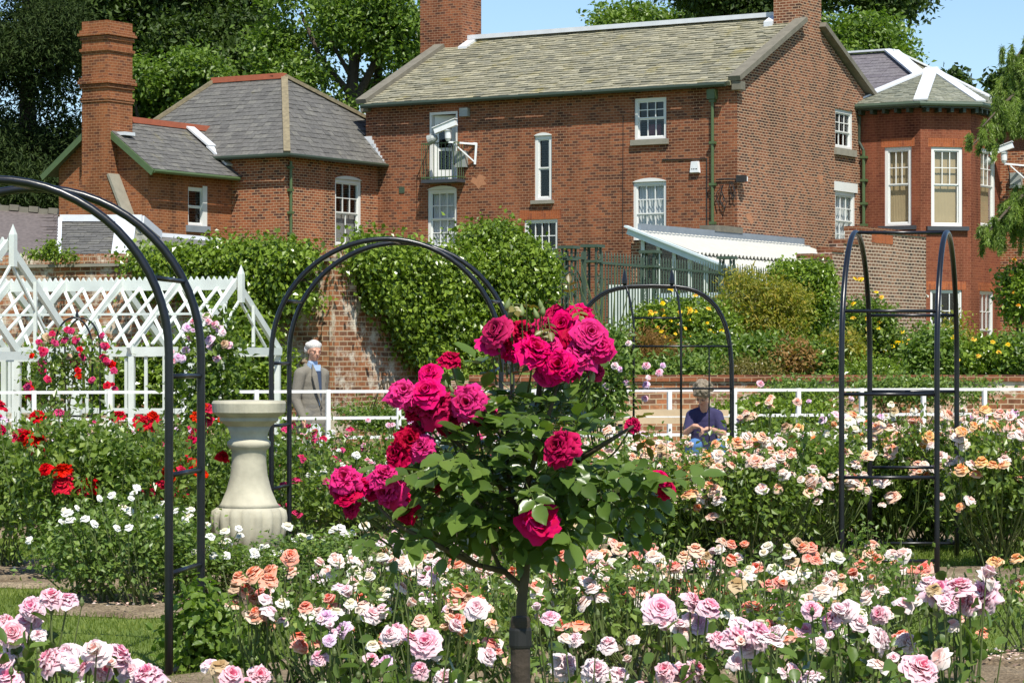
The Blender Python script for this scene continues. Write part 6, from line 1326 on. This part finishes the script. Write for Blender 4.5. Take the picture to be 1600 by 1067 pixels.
# crimson and scarlet bushes at the left
G3 = 'red rose bushes in the bed at the left'
for i, (px, Y, h, r, c) in enumerate(((95, 19.9, 1.22, .5, 'red'), (165, 19.6, 1.24, .52, 'red'), (228, 20.3, 1.14, .46, 'red'), (20, 20.9, 1.12, .5, 'crimson'), (335, 22.4, 1.22, .42, 'red'), (290, 22.0, 1.0, .45, 'crimson'))):
    rose_bush(px, Y, h, r, c, 10, .135, 'dense', 'cabb', G3, mix=('cerise', .12))
G4 = 'cerise and pink rose bushes in the bed left of the crimson rose tree'
for i, (px, Y, h, c) in enumerate(((460, 24.0, 1.05, 'cerise'), (500, 25.0, 1.0, 'crimson'), (545, 25.4, 1.0, 'pink'), (590, 25.0, 1.02, 'pink'), (640, 25.4, 1.0, 'lilac'), (700, 25.2, 1.0, 'pink'), (760, 25.0, 1.0, 'white'), (830, 25.4, 1.0, 'cerise'), (480, 23.0, .8, 'cerise'), (560, 23.6, .8, 'white'), (890, 25.4, 1.05, 'blush'), (650, 23.4, .75, 'palepink'), (740, 23.4, .7, 'pink'))):
    rose_bush(px, Y, h, .52, c, 22, .072, 'far', 'mid', G4, mix=(('white', 'lilac', 'cerise')[i % 3], .3))
G5 = 'mixed rose bushes along the rail at the left'
for i, (px, c) in enumerate(((-10, 'palepink'), (40, 'lilac'), (100, 'cerise'), (160, 'pink'), (220, 'white'), (280, 'pink'), (340, 'lilac'), (400, 'cerise'), (130, 'white'), (250, 'cerise'))):
    rose_bush(px, 25.6 + (i % 3)*.5, 1.0 + .06*(i % 3), .55, c, 20, .075, 'light', 'mid', G5, mix=('lilac', .2))
# small white shrub roses in the mid ground at the left
G6 = 'low white rose bushes in the bed left of the pedestal'
for i, (px, Y, h, r) in enumerate(((120, 18.2, .58, .36), (165, 17.8, .72, .42), (222, 17.6, .70, .42), (280, 17.8, .56, .40), (250, 18.9, .62, .36), (345, 18.0, .40, .36), (400, 18.3, .36, .36), (470, 17.6, .50, .40), (530, 17.8, .50, .40))):
    rose_bush(px, Y, h, r, 'white', 9, .066, 'light', 'small', G6, mix=('cream', .2))
# coral floribundas and their neighbours in the middle bed
G7 = 'coral and blush rose bushes in the middle bed behind the crimson rose tree'
mid = []
for px in range(560, 1440, 62): mid.append((px + rr.uniform(-14, 14), 13.0 + rr.uniform(-1.0, 1.0)))
for px in range(590, 1440, 80): mid.append((px + rr.uniform(-14, 14), 15.3 + rr.uniform(-.6, .6)))
for px in range(600, 950, 70): mid.append((px + rr.uniform(-14, 14), 17.6 + rr.uniform(-.6, .6)))
mid += [(505, 14.2), (470, 12.8), (530, 12.4)]
for i, (px, Y) in enumerate(mid):
    rose_bush(px, Y, (.62 if Y < 14.4 else .52)*rr.uniform(.85, 1.12), .34, ('coral', 'blush', 'peach', 'palepink', 'coral', 'cream')[i % 6], 14, .084, 'sparse', 'mid', G7, seed=500+i, mix=(('cream', 'blush', 'coral')[i % 3], .4))
rose_bush(405, 12.6, .60, .26, 'coral', 3, .08, 'sparse', 'full', 'coral rose clusters left of the crimson rose tree', desc='coral rose bush with two tight clusters right of the nearest arch leg', spots=[(375, 905, .09), (400, 900, .09), (420, 910, .09), (385, 925, .085), (410, 930, .085), (395, 938, .08), (425, 893, .075), (412, 965, .09), (425, 975, .08), (402, 960, .08), (453, 871, .085)])
rose_bush(1360, 16.6, .62, .3, 'peach', 4, .1, 'sparse', 'mid', 'peach roses by the feet of the side-on arch', desc='peach rose bush at the front feet of the side-on arch', spots=[(1363, 850, .10), (1360, 870, .1), (1398, 878, .1), (1340, 872, .1), (1250, 888, .09)])
# big pink roses nearest the camera
G8 = 'large pink rose bushes nearest the camera'
def fore(px, Y, spots, colr, nleaf, desc, hgt=.6, r=.22, mix=None):
    g = np.random.default_rng(int(px)+3); t = rose_bush(px, Y, hgt, r, colr, 0, .09, 'sparse', 'cabb', G8, desc=desc)
    rl = np.array(t.location); st = MB(); lf = MB()
    for a, b, d_ in spots:
        p = W(a, b, Y + g.normal()*.10); c_ = colr if not mix or g.random() > mix[1] else mix[0]
        put_bloom(t, p, d_*Y/F*(.90), c_, ('cabb', 'cabb', 'full', 'flat')[g.integers(4)], g, face=np.array([g.normal()*.5, -.65 + g.normal()*.3, .65]))
        b0 = np.array([(px-800)/F*Y + g.normal()*.05, Y + g.normal()*.05, .03]); m_ = b0*.35 + p*.65 + np.array([0, 0, -.12]); st.tube([b0, m_, p - (0, 0, .012)], [.006, .0045, .003], 6, False)
        for e_ in range(2):
            if g.random() < .55:
                pe = p + g.normal(size=3)*(.055, .06, .05) - (0, 0, .02); put_bloom(t, pe, d_*Y/F*.62, 'palepink' if g.random() < .6 else 'blush', 'open' if g.random() < .5 else 'half', g); st.tube([b0, pe*.7+b0*.3, pe], [.004, .003, .002], 5, False)
        k = 7; tt = g.random(k); q = m_ + (p-m_)*tt[:, None]*.85 + g.normal(size=(k, 3))*.015; ax = g.normal(size=(k, 3)) + (0, 0, .1); leaves(lf, q, ax, g.normal(size=(k, 3))*.5 + (0, -.2, 1), .055*(.7 + .6*g.random(k)), .036, T_FINE, g.random(k), g.random())
        if g.random() < .5: bp = p + np.array([g.normal()*.03, 0, .03 + .02*g.random()]); st.sphere(bp, (.006, .006, .010), 7, 6); st.tube([p - (0, 0, .03), bp], .0018, 4, False)
    for a, b, d_ in spots[::2]:
        q0 = W(a + g.normal()*26, b + 6 + g.normal()*18, Y + g.normal()*.12); st.lathe([(.001, -.012), (.0065, -.008), (.0085, .0), (.006, .009), (.001, .018)], q0, 7); st.tube([np.array([(px-800)/F*Y, Y, .03]), q0*.6 + np.array([(px-800)/F*Y, Y, .03])*.4 - (0, 0, .06), q0 - (0, 0, .01)], [.004, .003, .0018], 5, False)
    k = nleaf; pc_ = np.array([W(a, b+25, Y) for a, b, d_ in spots]); q = pc_[g.integers(len(pc_), size=k)] + g.normal(size=(k, 3))*np.array([.06, .08, .06]) - (0, 0, .05)
    leaves(lf, q, g.normal(size=(k, 3)) + (0, -.1, 0), g.normal(size=(k, 3))*.6 + (0, -.2, 1), .058*(.7 + .6*g.random(k)), .038, T_FINE, g.random(k), g.random(k))
    st.build('flower_stems', 'stem', t); lf.build('leaves', 'lf_hero', t, smooth=True); return t
fore(30, 8.2, [(20, 990, 50), (45, 970, 46), (50, 950, 44), (25, 1010, 46), (5, 1040, 50), (80, 935, 44), (105, 940, 34), (8, 975, 40), (15, 1062, 46), (60, 992, 30)], 'pink', 40, 'large pink rose bush in the bottom left corner of the photo', mix=('palepink', .35))
fore(130, 8.0, [(85, 1035, 50), (110, 1025, 50), (150, 1020, 52), (180, 1030, 52), (135, 1045, 40), (205, 1050, 48), (232, 1062, 52), (160, 1048, 38)], 'pink', 30, 'large pink rose bush with a row of blooms left of the nearest arch leg', mix=('palepink', .5))
fore(395, 7.8, [(360, 1058, 48), (405, 1056, 46), (385, 1075, 40)], 'pink', 14, 'large pink rose bush with two blooms low beside the nearest arch leg', mix=('palepink', .4))
fore(545, 8.6, [(500, 1028, 36), (540, 985, 32), (510, 965, 34), (580, 1030, 32), (605, 1036, 38), (620, 990, 40), (515, 1000, 28)], 'pink', 26, 'pink and lilac rose bush at the bottom, left of the timber stake', mix=('lilac', .35))
fore(665, 8.2, [(665, 1005, 56), (640, 1000, 40), (695, 1062, 44), (745, 950, 48), (610, 992, 36), (760, 1025, 40), (655, 1048, 30)], 'pink', 26, 'pink rose bush with a wide pale bloom, just left of the timber stake', mix=('palepink', .4))
fore(905, 8.4, [(880, 1040, 44), (930, 1050, 46), (860, 965, 34), (965, 1058, 40), (900, 1000, 34), (950, 1010, 36)], 'palepink', 22, 'pale pink rose bush just right of the timber stake', mix=('pink', .4))
fore(1060, 8.2, [(1030, 952, 56), (1078, 940, 38), (1105, 955, 44), (1090, 975, 40), (1060, 1055, 44), (1120, 1000, 34), (1085, 1045, 36), (1040, 1050, 36)], 'pink', 34, 'pink rose bush with a wide mauve-centred bloom, second right of the stake', mix=('lilac', .3))
fore(1185, 8.0, [(1150, 1000, 48), (1180, 995, 50), (1205, 1002, 48), (1165, 1012, 40), (1240, 1052, 40), (1215, 990, 30), (1270, 1060, 36)], 'pink', 34, 'pink rose bush with three touching blooms, right of centre at the bottom', mix=('palepink', .3))
fore(1320, 8.4, [(1268, 952, 40), (1325, 955, 48), (1300, 970, 44), (1370, 1000, 46), (1415, 1003, 38), (1258, 985, 34), (1340, 975, 36), (1280, 1005, 30), (1375, 960, 36)], 'pink', 44, 'pale pink rose bush with loose blooms and one ivory bud, lower right', mix=('palepink', .6))
fore(1450, 7.6, [(1437, 1048, 68)], 'pink', 16, 'rose bush with the largest single pink bloom, lower right')
fore(1500, 8.2, [(1465, 925, 56), (1500, 920, 52), (1540, 932, 58), (1478, 945, 44), (1515, 945, 40), (1450, 915, 40), (1495, 935, 30)], 'pink', 30, 'pink rose bush with a broad cluster of blooms at the lower right edge', mix=('palepink', .25))
t = rose_bush(1590, 14.5, .55, .3, 'apricot', 2, .09, 'sparse', 'full', 'apricot rose at the right edge', desc='low apricot rose bush with one golden bloom at the right edge', spots=[(1588, 918, .10)])

# leafy unflowered shrub at the foot of the nearest arch
g = np.random.default_rng(77); YSh = 14.1
shrub('young_rose', 'young light green leafy rose without flowers, at the foot of the nearest arch', 'rose bush', [blob(a, b, c, d, YSh, .2) for a, b, c, d in ((310, 950, 34, 20), (325, 990, 44, 28), (300, 1015, 34, 30), (345, 1045, 40, 30), (310, 1065, 40, 30), (350, 965, 22, 18), (300, 925, 16, 10), (275, 975, 16, 10))], 1500, .050, 'lf_mid', base=(*gp(318, YSh), .02), stems=14, per=5, clump=.05, aspect=.7, tmpl=T_FINE, seed=78, shell=.3, sr=.006)

# climbing red rose on the obelisk, pink climber by the pergola, yellow shrub blooms
def climber(name, label, cat, Y, blobs_, spots, colr, d_, nleaf, seed, zg, lm='lf_rose', bk='mid', base=None, leaf=.07):
    g = np.random.default_rng(seed); t = shrub(name, label, cat, [blob(a, b, c, d, Y, .25) for a, b, c, d in blobs_], nleaf, leaf, lm, base=base or (*gp(blobs_[0][0], Y), zg), seed=seed, per=5, clump=.09)
    for a, b in spots: put_bloom(t, W(a + g.normal()*1.5, b + g.normal()*1.5, Y - .25 + g.normal()*.1), d_*(.8 + .4*g.random()), colr if isinstance(colr, str) else colr[g.integers(len(colr))], bk, g, face=np.array([g.normal()*.4, -.8, .5]))
    return t
sp_ = [(104, 513), (80, 520), (76, 528), (62, 534), (65, 545), (88, 540), (115, 528), (158, 523), (162, 538), (126, 546), (128, 553), (110, 558), (115, 566), (120, 580), (122, 586), (66, 565), (64, 572), (74, 592), (44, 598), (40, 605), (50, 610), (48, 620), (162, 560), (160, 556), (174, 573), (165, 598), (176, 602), (100, 535), (140, 590), (56, 555)]
climber('climbing_rose', 'red climbing rose sprawling over the small domed obelisk', 'climbing rose', 30.2, [(105, 545, 34, 30), (80, 570, 26, 40), (125, 580, 34, 40), (150, 560, 26, 30), (100, 620, 34, 34), (60, 600, 20, 20)], sp_ + [(a+4, b+5) for a, b in sp_[::2]], ('cerise', 'red', 'cerise'), .085, 1100, 81, .1, base=(*gp(118, 30.2), .1))
climber('climbing_rose', 'pink climbing rose seen through the legs of the nearest arch', 'climbing rose', 26.5, [(325, 540, 36, 30), (340, 580, 44, 40), (310, 610, 34, 40), (330, 640, 30, 50), (345, 510, 24, 22), (330, 690, 26, 50)], [(319, 492), (328, 500), (338, 508), (300, 518), (296, 528), (288, 545), (279, 556), (272, 560), (284, 562), (328, 535), (331, 540), (352, 536), (356, 540), (290, 512), (305, 505), (343, 515), (268, 552), (340, 560), (346, 520)], ('pink', 'lilac', 'palepink'), .085, 2600, 82, .03, base=(*gp(335, 26.5), 0), leaf=.075)
climber('climbing_rose', 'pale climber with small pink sprays on the left side of the iron bower', 'climbing rose', 26.8, [(950, 570, 30, 50), (925, 600, 34, 40), (950, 620, 26, 40), (905, 560, 20, 40)], [(950, 565), (960, 570), (968, 575), (940, 580), (985, 535), (1012, 570), (1015, 590), (1030, 585), (1034, 570), (1010, 600), (975, 600), (945, 600), (930, 620), (1008, 625), (1190, 598)], ('pink', 'palepink', 'lilac'), .07, 2200, 83, .03, lm='lf_shrub', base=(*gp(945, 26.8), 0))
g = np.random.default_rng(84)
for i in range(48):
    a, b = g.normal(1062, 38), g.normal(508, 24)
    if 990 < a < 1140: put_bloom(YS, W(a, b, 40.8 + g.random()*.4), .075*(.7 + .5*g.random()), 'yellow', 'small', g)
def yel(parent_label, px, py, rx, ry, Y, n, c, seed):
    g = np.random.default_rng(seed); o = [q for q in C.objects if q.get('label') == parent_label][0]
    for i in range(n): put_bloom(o, W(px + g.uniform(-1, 1)*rx, py + g.uniform(-1, 1)*ry, Y - .4 + g.random()*.3), .085, c, 'small', g)
yel('taller rose bush seen through the side-on arch, below the yard wall', 1375, 500, 46, 50, 40.8, 14, 'yellow', 85)
yel('taller rose bush seen through the side-on arch, below the yard wall', 1340, 440, 12, 6, 41.0, 3, 'yellow', 86)
yel('spreading green bush right of the side-on arch, under the bay windows', 1520, 545, 60, 20, 39.4, 7, 'yellow', 87)
yel('light green bush at the far right edge below the cedar', 1590, 440, 12, 40, 42.8, 4, 'orange', 88)

# ------------------------------------------------------------------ the crimson rose tree
HY = 6.6; hk = HY/F
RTREE = thing('standard_rose_tree', (*gp(815, HY), 0), 'standard rose tree with a bare stem and glossy crown of crimson-magenta roses, in the centre', 'rose tree')
mb = MB(); tp_ = lambda q: [W(a, b, HY + d_) for a, b, d_ in q]
trunk = tp_([(812, 1600, 0), (812, 1100, 0), (815, 1000, 0), (815, 940, 0), (820, 900, 0), (822, 850, 0), (812, 800, 0)]); mb.tube(trunk, [.017, .016, .0145, .013, .012, .012, .011], 12)
g = np.random.default_rng(90)
BR = [[(813, 915, 0), (780, 885, .02), (770, 860, .03), (772, 820, .03)], [(790, 893, 0), (745, 882, -.03), (720, 860, -.05)], [(775, 860, .02), (760, 800, .0), (720, 760, -.03)], [(822, 850, 0), (850, 820, 0), (880, 780, .02), (900, 720, 0)], [(820, 850, 0), (800, 780, .02), (790, 700, .03), (800, 600, 0)], [(812, 800, 0), (760, 730, .02), (700, 680, -.02), (680, 640, -.02)], [(745, 882, -.03), (680, 850, -.06), (620, 820, -.08), (590, 790, -.08)], [(850, 820, 0), (920, 790, .02), (1000, 760, 0), (1028, 755, -.02)], [(812, 800, 0), (840, 700, -.04), (860, 640, -.05), (875, 590, -.05)], [(800, 700, .02), (760, 650, .02), (740, 640, -.02)], [(900, 720, 0), (950, 690, -.02), (990, 665, -.02)], [(840, 640, .02), (845, 580, .04), (850, 520, .05)], [(880, 780, 0), (860, 800, -.1), (842, 812, -.13)]]
for b in BR: P = tp_(b); mb.tube(P, np.linspace(.0085, .003, len(P)), 8)
mb.build('trunk', 'stem_wood', RTREE, smooth=True)
lf = MB()
crown = [(800, 740, 120, 90), (860, 700, 110, 80), (740, 720, 90, 70), (920, 720, 80, 80), (850, 785, 90, 52), (760, 785, 80, 52), (900, 640, 70, 50), (820, 640, 70, 60), (700, 750, 70, 60), (980, 740, 50, 45), (660, 800, 50, 45), (610, 820, 34, 30), (835, 825, 44, 24), (940, 775, 46, 42), (1010, 760, 36, 36), (700, 690, 50, 34), (760, 680, 50, 40), (860, 825, 36, 24), (715, 825, 40, 24)]
Bq = np.array([blob(a, b, c, d, HY, c*hk*.8) for a, b, c, d in crown])
def sprays(n, Bq, size, v0=None, tmpl=T_FINE):           # compound leaves: a stalk with five or seven leaflets
    vol = Bq[:, 3]*Bq[:, 5]; k = g.choice(len(Bq), n, p=vol/vol.sum()); d = g.normal(size=(n, 3)); d /= np.linalg.norm(d, axis=1)[:, None]
    c = Bq[k, :3] + d*Bq[k, 3:6]*(.45 + .6*g.random((n, 1))**.5)
    for i in range(n):
        ax = d[i]*.8 + np.array([g.normal()*.35, g.normal()*.35 - .15, -.25 + g.normal()*.2]); ax /= np.linalg.norm(ax); nr = np.array([g.normal()*.3, g.normal()*.3 - .3, 1.0]) + d[i]*.4; sd_ = np.cross(ax, nr); sd_ /= np.linalg.norm(sd_)
        L_ = size*(.75 + .5*g.random()); pos = [c[i] + ax*L_*1.5]; axs = [ax]; sz = [L_*1.15]
        for q in (.35, .95):
            for s_ in (-1, 1): pos.append(c[i] + ax*L_*q*1.2); axs.append(ax*.5 + sd_*s_); sz.append(L_*(.75 + .2*q))
        P = np.array(pos); A = np.array(axs); nn = np.tile(nr, (5, 1)) + g.normal(size=(5, 3))*.25; z_ = np.array(sz)*(.9 + .2*g.random(5))
        leaves(lf, P, A, nn, z_, z_*.66, tmpl, g.random(5), g.random() if v0 is None else v0)
        stm.tube([c[i] - ax*L_*.6, c[i] + ax*L_*1.5], [.0016, .001], 4, False)
stm = MB(); sprays(285, Bq, .047)
lf.build('leaves', 'lf_hero', RTREE, smooth=True); lf = MB()
Yg = np.array([blob(a, b, c, d, HY, .03) for a, b, c, d in ((745, 570, 16, 20), (720, 600, 12, 14), (990, 660, 14, 16), (850, 505, 40, 14), (800, 480, 30, 16), (890, 470, 20, 10))]); sprays(12, Yg, .026)
lf.build('young_leaves', 'lf_young', RTREE, smooth=True)
heads = [(778, 520, 54, 'crimson', -.05), (768, 541, 46, 'magenta', 0), (800, 548, 44, 'magenta', .03), (833, 552, 62, 'magenta', -.09), (874, 573, 62, 'magenta', -.10), (908, 556, 56, 'magenta', -.03), (922, 522, 58, 'magenta', -.05), (938, 545, 50, 'magenta', -.04), (880, 508, 52, 'magenta', .02), (852, 515, 44, 'crimson', .04), (905, 500, 52, 'magenta', .05), (870, 495, 40, 'crimson', .06), (812, 520, 40, 'crimson', .05), (930, 582, 32, 'crimson', .02), (852, 590, 40, 'magenta', -.05), (895, 530, 46, 'crimson', .0),
 (630, 618, 54, 'magenta', -.06), (650, 628, 50, 'magenta', -.02), (668, 615, 58, 'magenta', -.08), (684, 640, 58, 'crimson', -.05), (732, 632, 60, 'magenta', -.08), (755, 640, 42, 'magenta', -.03), (712, 652, 44, 'crimson', .0), (672, 584, 40, 'magenta', -.02), (703, 565, 36, 'crimson', .0), (640, 688, 46, 'crimson', -.05), (660, 700, 46, 'magenta', -.06), (624, 712, 44, 'crimson', -.04), (700, 668, 32, 'crimson', .02), (688, 757, 34, 'crimson', .0),
 (539, 750, 46, 'magenta', -.08), (543, 775, 44, 'crimson', -.08), (568, 760, 34, 'magenta', -.06), (600, 748, 46, 'magenta', -.10), (612, 768, 48, 'magenta', -.08), (625, 785, 42, 'crimson', -.06), (638, 800, 36, 'crimson', -.05), (528, 762, 34, 'crimson', -.06),
 (790, 532, 36, 'crimson', .02), (890, 585, 34, 'crimson', -.02), (858, 540, 38, 'magenta', -.02), (648, 648, 34, 'crimson', -.02), (700, 618, 34, 'crimson', .02), (655, 668, 30, 'crimson', 0), (586, 770, 34, 'crimson', -.05), (550, 795, 30, 'crimson', -.05), (745, 662, 28, 'crimson', 0), (879, 703, 60, 'crimson', -.16), (1030, 752, 42, 'magenta', -.04), (1040, 765, 30, 'crimson', -.04), (988, 665, 28, 'crimson', 0)]
for a, b, d_, c_, dy in heads:
    p = W(a, b, HY + dy); put_bloom(RTREE, p, d_*hk*.99, c_, 'flat' if g.random() < .35 else 'cabb', g, face=np.array([(a-800)/500 + g.normal()*.3, -.75 + g.normal()*.2, .55 + g.normal()*.25]))
    q = W(a + (800-a)*.25, b + 60, HY + .02); stm.tube([q, (q+p)/2 + (0, 0, -.012), p], [.0032, .0027, .0022], 6, False)
put_bloom(RTREE, W(842, 815, HY-.14), 56*hk*1.15, 'magenta', 'loose', g, face=np.array([-.1, -.85, .4]))
for a, b, d_ in ((793, 478, 13), (797, 490, 12), (815, 487, 14), (845, 478, 11), (848, 486, 12), (838, 492, 12), (822, 462, 6), (697, 602, 9), (706, 610, 10), (552, 790, 11), (580, 770, 13), (575, 745, 10), (925, 590, 14)):
    p = W(a, b, HY - .03); r_ = d_*hk; o = bpy.data.objects.new('bud', BUDM); C.objects.link(o); o.parent = RTREE; o.location = tuple(p - np.array(root_loc(RTREE))); o.scale = (r_*1.2, r_*1.2, r_*1.2); o.rotation_euler = (g.normal()*.25, g.normal()*.25, 0)
    q = W(a + (830-a)*.15 if b < 600 else a+25, b + 55, HY); stm.tube([q, p], [.0022, .0014], 5, False)
stm.build('stems', 'stem', RTREE)
zt_ = H - (960-HZ)*hk; SK = thing('timber_stake', (*gp(812, HY+.02), 0), 'dark round timber stake with a black rubber tie, supporting the rose tree stem', 'stake')
sx_ = gp(813, HY-.045); MB().lathe([(.0245, 0), (.0245, .3), (.0242, zt_-.01), (.021, zt_)], (sx_[0], sx_[1], 0), 18).build('post', 'stake', SK, smooth=False)
MB().lathe([(.026, 0), (.0275, .006), (.0275, .042), (.026, .048)], (sx_[0], sx_[1], zt_-.075), 18).build('tie', 'rubber', SK)

# ------------------------------------------------------------------ grass blades on the lawn
def grass_patch(n, y0, y1, seed):
    g = np.random.default_rng(seed); u = g.random(n); Y = np.sqrt(y0**2 + u*(y1**2 - y0**2)); X = (g.random(n)-.5)*Y*.60; keep = np.ones(n, bool)
    for cx, cy, rx, ry in BEDS: keep &= ((X-cx)/rx)**2 + ((Y-cy)/ry)**2 > .70 + .40*g.random(n)
    X, Y = X[keep], Y[keep]; n = len(X); mb = MB(); pos = np.stack([X, Y, np.zeros(n)], 1); ax = g.normal(size=(n, 3))*.35 + (0, 0, 1); nr = g.normal(size=(n, 3)) + (0, -1.0, .2)
    v = .5 + .5*np.sin(X*2.1 + 3*np.sin(Y*.9))*np.cos(Y*1.7); leaves(mb, pos, ax, nr, .032*(.6 + .9*g.random(n)), .0055*(Y/12), T_BLADE, g.random(n), v); return mb
tag(grass_patch(250000, 11.0, 28, 95).build('grass', 'grass'), 'short mown lawn grass between the rose beds', 'grass', kind='stuff')

# fallen petals and dry leaves on the soil
mb = MB(); g = np.random.default_rng(96); n = 1800; u = g.integers(len(BEDS), size=n); B_ = np.array(BEDS)[u]; a = g.random(n)*6.28; q = np.sqrt(g.random(n))*.95
pos = np.stack([B_[:, 0] + B_[:, 2]*q*np.cos(a), B_[:, 1] + B_[:, 3]*q*np.sin(a), np.full(n, .062)], 1)
leaves(mb, pos, g.normal(size=(n, 3))*(1, 1, .15), g.normal(size=(n, 3))*.4 + (0, 0, 1), .028, .022, T_SIMPLE, g.random(n), g.random(n)); tag(mb.build('fallen_petals', PC['blush']), 'fallen pale petals scattered over the soil beds', 'petals', kind='stuff')

# ------------------------------------------------------------------ labels of the repeated rose bushes
WORDS = {'peach': 'peach', 'apricot': 'apricot', 'blush': 'blush white', 'cream': 'creamy white', 'palepink': 'pale pink', 'lilac': 'lilac pink', 'red': 'scarlet', 'crimson': 'crimson', 'cerise': 'cerise', 'pink': 'pink', 'white': 'white', 'coral': 'coral'}
ORD = ['first', 'second', 'third', 'fourth', 'fifth', 'sixth', 'seventh', 'eighth', 'ninth', 'tenth', 'eleventh', 'twelfth', 'thirteenth']
PLACE = {G1: 'in the bed around the side-on arch', G2: 'in the bed along the rail at right', G3: 'in the left bed', G4: 'in the far bed right of the pedestal', G5: 'along the rail at left', G6: 'in the low bed left of the pedestal', G7: 'in the middle bed'}
for gname, place in PLACE.items():
    bs = [o for o in C.objects if o.get('group') == gname and 'label' not in o]
    for cl in {o['c'] for o in bs}:
        same = sorted([o for o in bs if o['c'] == cl], key=lambda o: o['px'])
        for i, o in enumerate(same):
            o['label'] = ('%s rose bush %s' % (WORDS[cl], place)) if len(same) == 1 else ('%s %s rose bush from the left %s' % (ORD[i], WORDS[cl], place))
for o in C.objects:
    for k in ('c', 'px', 'Yd'):
        if k in o: del o[k]
